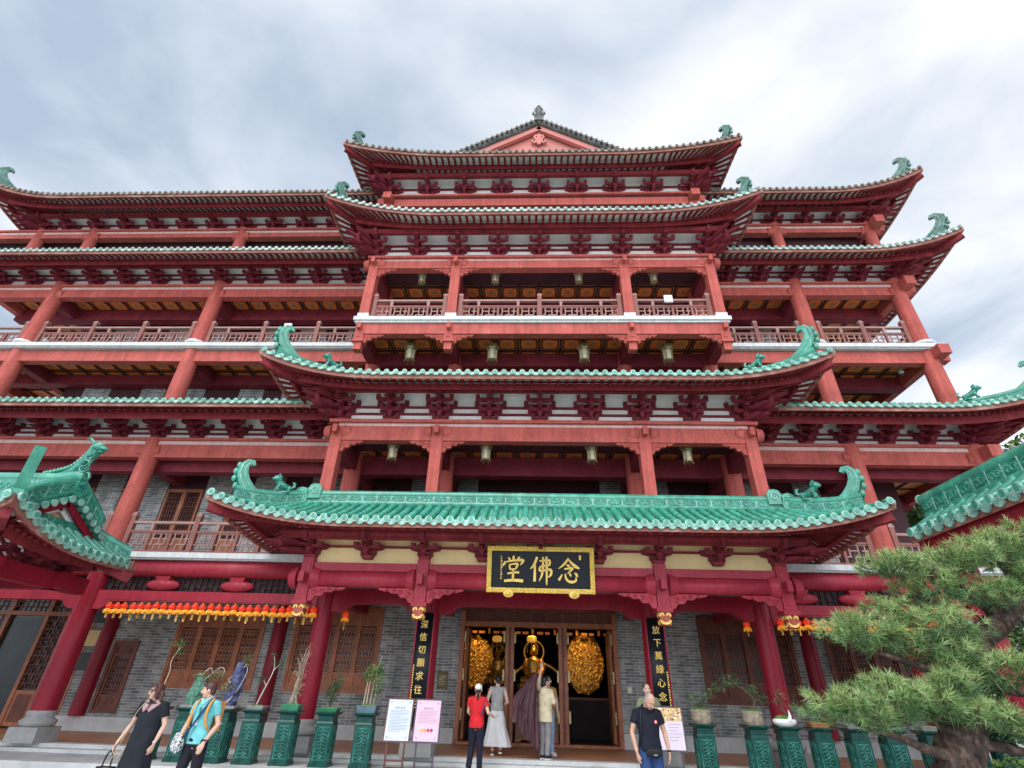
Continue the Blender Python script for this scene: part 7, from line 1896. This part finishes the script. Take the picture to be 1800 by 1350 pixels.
for sx in (-1, 1): c.tube([(sx * 0.01, -0.088, 1.30), (sx * 0.05, -0.07, 1.365), (sx * 0.07, 0.0, 1.40), (sx * 0.03, 0.06, 1.41)], [0.016, 0.022, 0.02, 0.016], TL2, n=8, flat=0.6)
c.build('collar', f.t)
c = MB(); c.box(-0.012, 0.012, -0.131, -0.118, 1.12, 1.27, cloth('deep_teal_placket', (0.06, 0.25, 0.27))); c.build('placket', f.t)
h = MB(); h.ball((0, 0.025, 0.042), 0.083, 0.088, 0.083, HAIRR, n=16, k=12); h.ball((0, 0.062, -0.01), 0.07, 0.05, 0.06, HAIRR, n=12, k=8)
h.tube([(-0.065, -0.05, 0.06), (-0.02, -0.075, 0.085), (0.03, -0.07, 0.09), (0.065, -0.04, 0.06)], [0.02, 0.026, 0.026, 0.02], HAIRR, n=8)
for sx in (-1, 1): h.tube([(sx * 0.072, -0.015, 0.04), (sx * 0.076, -0.005, -0.005)], [0.016, 0.01], HAIRR, n=7)
f.on_head(h, 'hair', HAIRR, 0.008)
ORS = cloth('orange_strap', (0.72, 0.30, 0.05)); 
for sx in (-1, 1):
    c = MB(); c.tube(smooth_curve([(sx * 0.1, 0.06, 1.36), (sx * 0.115, -0.03, 1.375), (sx * 0.125, -0.115, 1.27), (sx * 0.13, -0.13, 1.15), (sx * 0.155, -0.09, 1.02), (sx * 0.15, 0.05, 0.95)]), 0.019, ORS, n=8, flat=0.35); c.build('backpack_strap', f.t)
c = MB(); c.box(-0.14, 0.14, 0.12, 0.24, 0.95, 1.35, cloth('orange_backpack', (0.6, 0.24, 0.05))); c.build('backpack', f.t)
c = MB(); c.tube([(0.0, -0.1, 1.28), (0.01, -0.135, 1.15), (0.0, -0.14, 1.12)], 0.004, TL2, n=5); c.box(-0.02, 0.02, -0.146, -0.14, 1.04, 1.11, WHITE); c.build('pendant', f.t)
c = MB(); c.lathe((0, 0, 0), [(0.028, 0), (0.032, 0.01), (0.028, 0.02)], cloth('dark_wristband', (0.06, 0.03, 0.03)), n=14); o = c.build('wristband', f.t); o.location = f.wr[1] + V(0.005, 0.01, 0.02)
ZB = bpy.data.materials.new('zebra_fabric'); ZB.use_nodes = True
_n = ZB.node_tree.nodes; _l = ZB.node_tree.links; _t = _n.new('ShaderNodeTexCoord'); _w = _n.new('ShaderNodeTexNoise'); _w.inputs['Scale'].default_value = 22; _w.inputs['Distortion'].default_value = 2.5; _r = _n.new('ShaderNodeValToRGB')
_r.color_ramp.interpolation = 'CONSTANT'; _r.color_ramp.elements[0].color = (0.03, 0.03, 0.035, 1); _r.color_ramp.elements[1].position = 0.49; _r.color_ramp.elements[1].color = (0.72, 0.72, 0.74, 1)
_l.new(_t.outputs['Object'], _w.inputs['Vector']); _l.new(_w.outputs['Fac'], _r.inputs[0]); _l.new(_r.outputs[0], _n['Principled BSDF'].inputs['Base Color']); _n['Principled BSDF'].inputs['Roughness'].default_value = 0.7
bg = MB(); bg.ball((-0.19, -0.17, 0.80), 0.10, 0.055, 0.115, ZB, n=16, k=12)
bg.tube(smooth_curve([(0.11, 0.05, 1.385), (0.10, -0.05, 1.36), (0.06, -0.135, 1.22), (-0.02, -0.155, 1.06), (-0.1, -0.165, 0.92), (-0.16, -0.17, 0.88)]), 0.022, cloth('navy_strap', (0.015, 0.04, 0.12)), n=8, flat=0.3)
bg.tube(smooth_curve([(-0.28, -0.17, 0.84), (-0.22, -0.19, 0.93), (-0.12, -0.19, 0.9)]), 0.012, ZB, n=6)
f.held(bg, 'shoulder_bag', 'black and white patterned bag on a navy strap worn across the turquoise shirt', 'bag')

# --- woman in a red shirt seen from behind, touching the arm of her companion
f = Figure('woman in a red shirt and white cap seen from behind with her arm out', (-1.36, 13.05, 0.15), math.radians(180 - 14), 1.56, SKIN, 1.0)
f.head = V(0, -0.02, 1.49); f.hr = rotm(math.radians(14), 0, 0)
f.arm(-1, (-0.27, 0.03, 1.06), (-0.34, -0.2, 0.98), (-0.35, -0.8, 0.3), (0, 0, -1)); f.arm(1, (0.23, -0.06, 1.06), (0.14, -0.22, 0.95), (-0.3, -0.8, 0.1), (-0.5, 0.3, -0.6))
f.leg(-1, (-0.1, -0.01, 0.44), (-0.11, 0.0, 0.08)); f.leg(1, (0.1, -0.04, 0.44), (0.13, 0.02, 0.08))
f.body(); f.face()
f.shirt(cloth('red_sports_shirt', (0.60, 0.022, 0.028)), 0.78, 0.55, 1.06); f.trousers(cloth('black_track_trousers', (0.015, 0.016, 0.028)), slack=1.08); f.shoes(cloth('black_trainer', (0.03, 0.03, 0.035)), WHITE)
c = MB(); c.tube([V(-0.155, 0, 0.86), f.hp[-1] + V(-0.082, 0, -0.1), f.kn[-1] + V(-0.062, 0, 0), f.an[-1] + V(-0.054, 0, 0.02)], 0.009, cloth('white_stripe', (0.75, 0.72, 0.74)), n=6); c.build('trouser_stripe', f.t)
c = MB(); c.tube([f.sh[-1] + V(0.03, 0.02, 0.05), f.sh[-1] + V(-0.035, 0.045, 0.0), f.sh[-1] + V(-0.02, 0.075, -0.12), V(-0.13, 0.105, 1.02)], 0.02, cloth('purple_panel', (0.10, 0.05, 0.14)), n=8, flat=0.5); c.build('shirt_panel', f.t)
CAPW = cloth('white_cap', (0.74, 0.74, 0.72)); h = MB(); h.ball((0, 0.012, 0.05), 0.083, 0.1, 0.078, CAPW, n=18, k=12); h.tube([(0, -0.05, 0.035), (0, -0.12, 0.022), (0, -0.165, 0.012)], [0.07, 0.065, 0.045], CAPW, n=12, flat=0.14); f.on_head(h, 'cap', CAPW, 0.008, 2)
h = MB(); h.ball((0, 0.05, -0.015), 0.068, 0.05, 0.055, HAIRB, n=12, k=8); h.tube([(0, 0.09, -0.01), (0.0, 0.12, -0.06), (0.0, 0.115, -0.16), (-0.01, 0.11, -0.28)], [0.028, 0.034, 0.03, 0.01], HAIRB, n=9); f.on_head(h, 'hair', HAIRB, 0.008)
c = MB(); c.ball((0, 0.115, -0.05), 0.028, 0.028, 0.016, WHITE, n=10, k=6); f.on_head(c, 'hair_tie', None)

# --- woman in a grey top and wide white trousers
f = Figure('woman in a sleeveless grey lace top and wide white trousers seen from behind', (-1.03, 14.75, 0.30), math.radians(180 + 6), 1.62, SKINL, 0.98)
f.head = V(0, -0.03, 1.49); f.hr = rotm(math.radians(6), math.radians(12), 0)
f.arm(-1, (-0.25, 0.04, 1.04), (-0.12, -0.16, 0.96), (0.6, -0.5, 0), (0.2, 0.5, -0.6)); f.arm(1, (0.25, 0.02, 1.04), (0.14, -0.17, 0.95), (-0.6, -0.5, 0), (-0.2, 0.5, -0.6))
f.leg(-1, (-0.1, -0.02, 0.44), (-0.10, 0.09, 0.12)); f.leg(1, (0.09, -0.05, 0.44), (0.08, -0.04, 0.08))
f.body(); f.face()
GRY = mat('grey_lace', (0.38, 0.36, 0.35), 0.8, 0.2, 26, 0.4, 30); f.shirt(GRY, 0.86, 0.08, 1.0, 'top'); WHT = cloth('white_linen', (0.70, 0.69, 0.70), 0.06, 0.1)
mb = []
for sd, cx, cy in ((-1, -0.13, 0.05), (1, 0.10, -0.05)):
    mb.append(([(sd * 0.06, 0, 0.86, 0.10, 0.115), (sd * 0.085, 0, 0.74, 0.115, 0.125), (sd * 0.1, 0, 0.55, 0.125, 0.12), (cx * 1.05, cy * 0.6, 0.36, 0.15, 0.125), (cx * 1.25, cy, 0.16, 0.185, 0.13)], lambda i, a: 1 + 0.025 * i * math.sin(6 * a + i * 0.5)))
mb.append(([(0, 0, 0.80, 0.15, 0.12), (0, 0, 0.93, 0.14, 0.105)], None))
f.tube_cloth('trousers', [], WHT, 0.011, mb, 3); f.shoes(cloth('purple_shoe', (0.10, 0.05, 0.08)), WHITE)
h = MB(); h.ball((0, 0.022, 0.035), 0.082, 0.092, 0.09, HAIRK, n=16, k=12); h.ball((0, 0.075, -0.03), 0.055, 0.045, 0.05, HAIRK, n=12, k=8); f.on_head(h, 'hair', HAIRK, 0.008)

# --- person holding up a brown robe, and another behind
f = Figure('person in a beige jacket and grey trousers holding a brown robe up high', (0.12, 14.2, 0.30), math.radians(180 - 30), 1.62, SKINL, 0.92)
f.head = V(0, -0.04, 1.49); f.hr = rotm(math.radians(-20), math.radians(8), 0)
f.sh[1] = V(0.15, 0.0, 1.33)
f.arm(1, (0.17, -0.06, 1.56), (0.14, -0.1, 1.79), (0.0, -0.12, 1), (0, -1, 0)); f.arm(-1, (-0.22, -0.06, 1.06), (-0.12, -0.22, 1.0), (0.5, -0.7, 0.1), (0.5, 0.2, -0.7))
f.leg(-1, (-0.07, -0.02, 0.44), (-0.07, 0.03, 0.08)); f.leg(1, (0.07, -0.03, 0.44), (0.075, -0.02, 0.08))
f.body(curl={1: 1.1, -1: 0.8}); f.face()
BEI = cloth('beige_jacket', (0.66, 0.56, 0.38)); f.shirt(BEI, 0.70, 1.0, 1.24, 'jacket', longsleeve=False); f.trousers(cloth('grey_trousers', (0.27, 0.25, 0.26)), slack=1.0); f.shoes(cloth('navy_trainer', (0.03, 0.035, 0.05)), WHITE)
h = MB(); h.ball((0, 0.022, 0.035), 0.082, 0.092, 0.09, HAIRK, n=16, k=12); h.ball((0, 0.06, -0.05), 0.075, 0.055, 0.08, HAIRK, n=12, k=8); f.on_head(h, 'hair', HAIRK, 0.008)
ROBE = cloth('brown_robe_cloth', (0.105, 0.05, 0.06), 0.15, 0.15)
rb = MB(); v = []; nx, nz = 46, 26; top = V(-0.02, 13.95, 2.05)
for j in range(nz + 1):
    t_ = j / nz
    for i in range(nx + 1):
        s_ = i / nx
        wdt = 0.06 + 0.5 * math.sin(min(1, t_ * 1.25) * 1.5) ** 0.9; x = 0.03 - wdt * (1 - s_) + 0.05 * t_ * s_ - 0.02
        drop = (0.25 + 0.75 * s_ ** 0.7); z = 2.03 - t_ * (0.62 + 1.05 * drop * 0.92) - 0.1 * (1 - s_) * (1 - t_)
        y = 13.98 + 0.05 * math.sin(s_ * 19 + 3 * s_ * s_ + t_ * 3.0) * (0.4 + 0.9 * t_) + 0.025 * math.sin(s_ * 47 + t_ * 7 + 2 * math.sin(t_ * 5))
        v.append((x - 0.085 + 0.012 * math.sin(s_ * 40 + j * 0.3), y, z + 0.03 * math.sin(s_ * 30) * t_))
fs = [(j * (nx + 1) + i, j * (nx + 1) + i + 1, (j + 1) * (nx + 1) + i + 1, (j + 1) * (nx + 1) + i) for j in range(nz) for i in range(nx)]
rb.add([(x - 0.0, y - 13.98, z - 2.0) for x, y, z in v], fs, ROBE, True); o = rb.build('robe', None, (0.0, 13.98, 2.0)); sm_ = o.modifiers.new('t', 'SOLIDIFY'); sm_.thickness = 0.012
tag(o, 'dark brown robe hanging in folds from a raised hand in the doorway', 'robe')
f = Figure('person in an orange tan top and light blue jeans half hidden behind the robe', (0.22, 15.1, 0.30), math.radians(25), 1.66, SKINL, 0.95)
f.head = V(0, -0.02, 1.49); f.hr = rotm(math.radians(-35), 0, 0)
f.arm(-1, (-0.24, 0.0, 1.05), (-0.2, -0.1, 0.82)); f.arm(1, (0.24, 0.0, 1.05), (0.18, -0.14, 0.85)); f.leg(-1, (-0.08, 0, 0.44), (-0.09, 0.02, 0.08)); f.leg(1, (0.08, -0.02, 0.44), (0.09, 0, 0.08))
f.body(); f.face(); f.shirt(cloth('orange_tan_top', (0.52, 0.27, 0.08)), 0.80, 0.6); f.trousers(cloth('light_blue_jeans', (0.30, 0.40, 0.58))); f.shoes(cloth('white_trainer', (0.72, 0.72, 0.72)))
h = MB(); h.ball((0, 0.022, 0.035), 0.082, 0.092, 0.09, HAIRK, n=16, k=12); h.tube([(-0.07, 0.02, 0.0), (-0.08, 0.02, -0.1), (0, 0.07, -0.12), (0.08, 0.02, -0.1)], 0.03, HAIRK, n=8); f.on_head(h, 'hair', HAIRK, 0.008)

# --- bald man in a black polo, head bowed
f = Figure('bald man in a black polo shirt with a waist bag looking down', (1.70, 10.0, 0.0), math.radians(8), 1.66, SKINT, 1.06)
f.head = V(0.03, -0.095, 1.455); f.hr = rotm(math.radians(18), math.radians(40), 0)
f.arm(-1, (-0.26, 0.02, 1.05), (-0.235, -0.07, 0.80), (0.12, -0.15, -1), (0.9, 0.2, 0)); f.arm(1, (0.26, 0.02, 1.05), (0.27, -0.08, 0.80), (-0.05, -0.12, -1), (-0.9, 0.3, 0))
f.leg(-1, (-0.1, 0, 0.44), (-0.1, 0.03, 0.08)); f.leg(1, (0.1, -0.02, 0.44), (0.11, 0, 0.08))
f.body(curl={-1: 0.55, 1: 0.75}); f.face()
BPOLO = cloth('black_polo', (0.013, 0.015, 0.024)); f.shirt(BPOLO, 0.80, 0.58, 1.04); f.trousers(cloth('blue_jeans', (0.035, 0.07, 0.19), 0.2)); f.shoes(cloth('brown_shoe', (0.06, 0.04, 0.03)))
c = MB()
for sx in (-1, 1): c.tube([(sx * 0.015, -0.095, 1.31), (sx * 0.06, -0.075, 1.365), (sx * 0.08, 0.0, 1.39), (sx * 0.03, 0.07, 1.41)], [0.016, 0.022, 0.02, 0.016], BPOLO, n=8, flat=0.6)
c.build('collar', f.t)
h = MB(); h.ball((0, 0.024, 0.026), 0.0745, 0.081, 0.088, HAIRG, n=18, k=12); h.ball((0, 0.05, -0.02), 0.066, 0.05, 0.06, HAIRG, n=12, k=8); f.on_head(h, 'cropped_hair', HAIRG, 0.007)
c = MB(); RB = cloth('red_badge', (0.62, 0.05, 0.08)); c.lathe((0, 0, 0), [(0.026, 0), (0.026, 0.006)], RB, n=16); c.box(-0.014, 0.014, -0.003, 0.003, 0.006, 0.0075, WHITE); c.box(-0.012, 0.012, 0.008, 0.012, 0.006, 0.0075, WHITE); c.box(-0.003, 0.003, -0.016, 0.014, 0.0062, 0.0077, WHITE)
o = c.build('badge', f.t); o.location = (0.08, -0.131, 1.19); o.rotation_euler.x = PI / 2
c = MB(); c.lathe((0, 0, 0), [(0.027, 0), (0.031, 0.008), (0.031, 0.016), (0.027, 0.024)], BLACKL, n=14); o = c.build('watch', f.t); o.location = f.wr[1] + V(0.0, 0.005, 0.012)
c = MB(); c.tube([(-0.16, -0.04, 0.86), (-0.08, -0.125, 0.845), (0.06, -0.13, 0.84), (0.16, -0.05, 0.86), (0.1, 0.1, 0.88), (-0.1, 0.1, 0.88), (-0.16, -0.04, 0.86)], 0.018, BLACKL, n=7, flat=0.5); c.ball((0.0, -0.155, 0.80), 0.13, 0.05, 0.068, cloth('black_nylon', (0.02, 0.02, 0.023)), n=16, k=10)
c.tube([(-0.1, -0.185, 0.83), (0.0, -0.2, 0.835), (0.1, -0.185, 0.83)], 0.005, METAL, n=5); c.box(-0.02, 0.03, -0.212, -0.2, 0.77, 0.785, mat('grey_bag_label', (0.3, 0.3, 0.32), 0.5, 0.05))
f.held(c, 'waist_bag', 'black waist bag worn in front by the bald man', 'bag')
c = MB(); c.tube(smooth_curve([(-0.1, 0.07, 1.37), (-0.115, -0.05, 1.37), (-0.15, -0.115, 1.22), (-0.17, -0.1, 1.0), (-0.175, -0.02, 0.86)]), 0.014, BLACKL, n=7, flat=0.4); c.build('shoulder_strap', f.t)

# --- man partly hidden at the right couplet board
f = Figure('man in an olive shirt standing by the right couplet board, partly hidden', (2.36, 13.25, 0.15), math.radians(-18), 1.66, SKINL, 1.0)
f.head = V(0, -0.02, 1.49); f.hr = rotm(math.radians(15), 0, 0)
f.arm(-1, (-0.24, 0.0, 1.05), (-0.22, -0.06, 0.81)); f.arm(1, (0.24, 0.0, 1.05), (0.22, -0.08, 0.81)); f.leg(-1, (-0.08, 0, 0.44), (-0.09, 0.02, 0.08)); f.leg(1, (0.08, -0.02, 0.44), (0.09, 0, 0.08))
f.body(); f.face(); f.shirt(cloth('olive_shirt', (0.20, 0.21, 0.13)), 0.80, 0.6, 1.02); f.trousers(cloth('dark_grey_trousers', (0.05, 0.05, 0.055))); f.shoes(cloth('black_leather_shoe', (0.02, 0.02, 0.02)))
h = MB(); h.ball((0, 0.024, 0.036), 0.078, 0.088, 0.084, HAIRK, n=16, k=12); f.on_head(h, 'hair', HAIRK, 0.007)

# ------------------------------------------------------------------ information boards on wooden stands
def sign_stand(x, y, z, rz, w, h, zb, tilt, paper, wood, label, kind):
    t = thing('information_stand', label, 'sign stand', (x, y, z), rz, group='information stands beside the entrance')
    mw = w / 2 + 0.03
    P = mat('paper_' + kind, paper, 0.6, 0.03, 2)
    pv = bpy.data.objects.new('board', None)
    M = Matrix.Translation((0, 0, zb)) @ Matrix.Rotation(-tilt, 4, 'X')
    def tl(mb, nm, par=None):
        q = MB(); q.merge(mb, M); return q.build(nm, par or t)
    b = MB(); b.box(-mw, mw, -0.01, 0.03, -0.03, h + 0.03, wood); bd = tl(b, 'board')
    b = MB(); b.box(-w / 2, w / 2, -0.014, -0.0105, 0.0, h, P); tl(b, 'paper', bd)
    INK = mat('ink_' + kind, (0.20, 0.19, 0.22) if kind == 'white' else (0.36, 0.18, 0.24) if kind == 'pink' else (0.22, 0.2, 0.24), 0.7, 0.05); LIN = mat('border_ink_' + kind, (0.45, 0.28, 0.32), 0.7, 0.05)
    b = MB(); r_ = random.Random(hash(kind) % 100 if False else len(kind)); e = -0.0165
    def bar(x0, x1, z0, z1, m): b.box(x0, x1, e, -0.0142, z0, z1, m)
    if kind != 'photo':
        i_ = 0.03; a, c = -w / 2 + i_, w / 2 - i_
        for q in ((a, c, i_, i_ + 0.004), (a, c, h - i_ - 0.004, h - i_), (a, a + 0.004, i_, h - i_), (c - 0.004, c, i_, h - i_)): bar(*q, LIN)
        for sx in (-1, 1):
            for zz in (0.055, h - 0.055): b.tube([(sx * (w / 2 - 0.06) + 0.022 * math.cos(k * 0.8) * (1 - k * 0.07), e, zz + 0.022 * math.sin(k * 0.8) * (1 - k * 0.07)) for k in range(10)], 0.003, LIN, n=4)
        for k in range(4):     # heading: four characters
            x0 = -0.1 + k * 0.053
            for q in range(3): bar(x0, x0 + 0.036, h - 0.135 - q * 0.013, h - 0.130 - q * 0.013, INK)
            bar(x0 + 0.008, x0 + 0.013, h - 0.165, h - 0.125, INK); bar(x0 + 0.024, x0 + 0.029, h - 0.165, h - 0.128, INK)
        top, n = h - 0.2, (15 if kind == 'white' else 9)
        for j in range(n):
            z = top - j * 0.026; xx = a + 0.03
            end = c - 0.03 - (0.14 if j % 5 == 4 else 0.0)
            while xx < end:
                l = r_.uniform(0.01, 0.016); bar(xx, xx + l, z, z + 0.009, INK); xx += l + r_.uniform(0.004, 0.008)
        if kind == 'pink':
            for k, cl in enumerate(((0.8, 0.45, 0.1), (0.75, 0.3, 0.12), (0.7, 0.06, 0.06), (0.45, 0.06, 0.13))):
                xx = -0.105 + k * 0.07; m_ = mat('flower_dot_%s' % 'abcd'[k], cl, 0.6, 0.1); b.tube([(xx, e, 0.19), (xx, -0.0142, 0.19)], 0.033, m_, n=14)
                for q in range(3): bar(xx - 0.008, xx + 0.008, 0.14 - q * 0.016, 0.148 - q * 0.016, INK)
    else:
        PH = mat('food_photo', (0.55, 0.33, 0.12), 0.5, 0.4, 18, col2=(0.75, 0.66, 0.55), c2at=0.55)
        bar(-w / 2, w / 2, h * 0.68, h, PH)
        for k in range(34):
            m_ = (GOLDP, WHITE, mat('red_brown_food', (0.35, 0.09, 0.05), 0.5, 0.3), mat('yellow_food', (0.75, 0.5, 0.12), 0.5, 0.2))[k % 4]
            xx, zz = r_.uniform(-w / 2 + 0.03, w / 2 - 0.03), r_.uniform(h * 0.71, h * 0.97); rr = r_.uniform(0.012, 0.032)
            b.ball((xx, e, zz), rr, 0.003, rr * r_.uniform(0.5, 1.2), m_, n=8, k=5)
        for j in range(6):
            z = h * 0.6 - j * 0.055; bar(-0.02 + (0 if j > 2 else 0.02), w / 2 - 0.03 - 0.05 * (j % 3), z, z + 0.006, INK)
    tl(b, 'print', bd)
    for sx in (-1, 1):
        b = MB(); b.box(sx * w * 0.36 - 0.018, sx * w * 0.36 + 0.018, 0.0, 0.035, 0.07, zb + 0.05, wood); b.build('leg', t)
    b = MB(); b.box(-w * 0.36, w * 0.36, 0.005, 0.03, 0.17, 0.205, wood); b.build('rail', t)
    b = MB(); b.cbox((0, 0.0, 0.0), w * 0.98, 0.34, 0.035, wood, 0.96); b.cbox((0, 0.01, 0.035), w * 0.86, 0.2, 0.04, wood, 0.9); b.build('base', t)
REDW = mat('red_brown_stand_wood', (0.13, 0.045, 0.04), 0.4, 0.2, 5); BLUW = mat('blue_grey_stand_wood', (0.07, 0.06, 0.075), 0.4, 0.2, 5)
sign_stand(-2.96, 12.62, 0.15, 0.02, 0.50, 0.72, 0.52, 0.16, (0.62, 0.68, 0.78), REDW, 'information stand with a pale blue white sheet left of the door', 'white')
sign_stand(-2.36, 12.64, 0.15, 0.03, 0.50, 0.72, 0.52, 0.16, (0.74, 0.50, 0.62), BLUW, 'information stand with a pink sheet and four coloured dots left of the door', 'pink')
sign_stand(2.62, 12.62, 0.15, -0.04, 0.56, 0.72, 0.52, 0.16, (0.66, 0.56, 0.66), BLUW, 'information stand with a food photograph behind the bald man', 'photo')
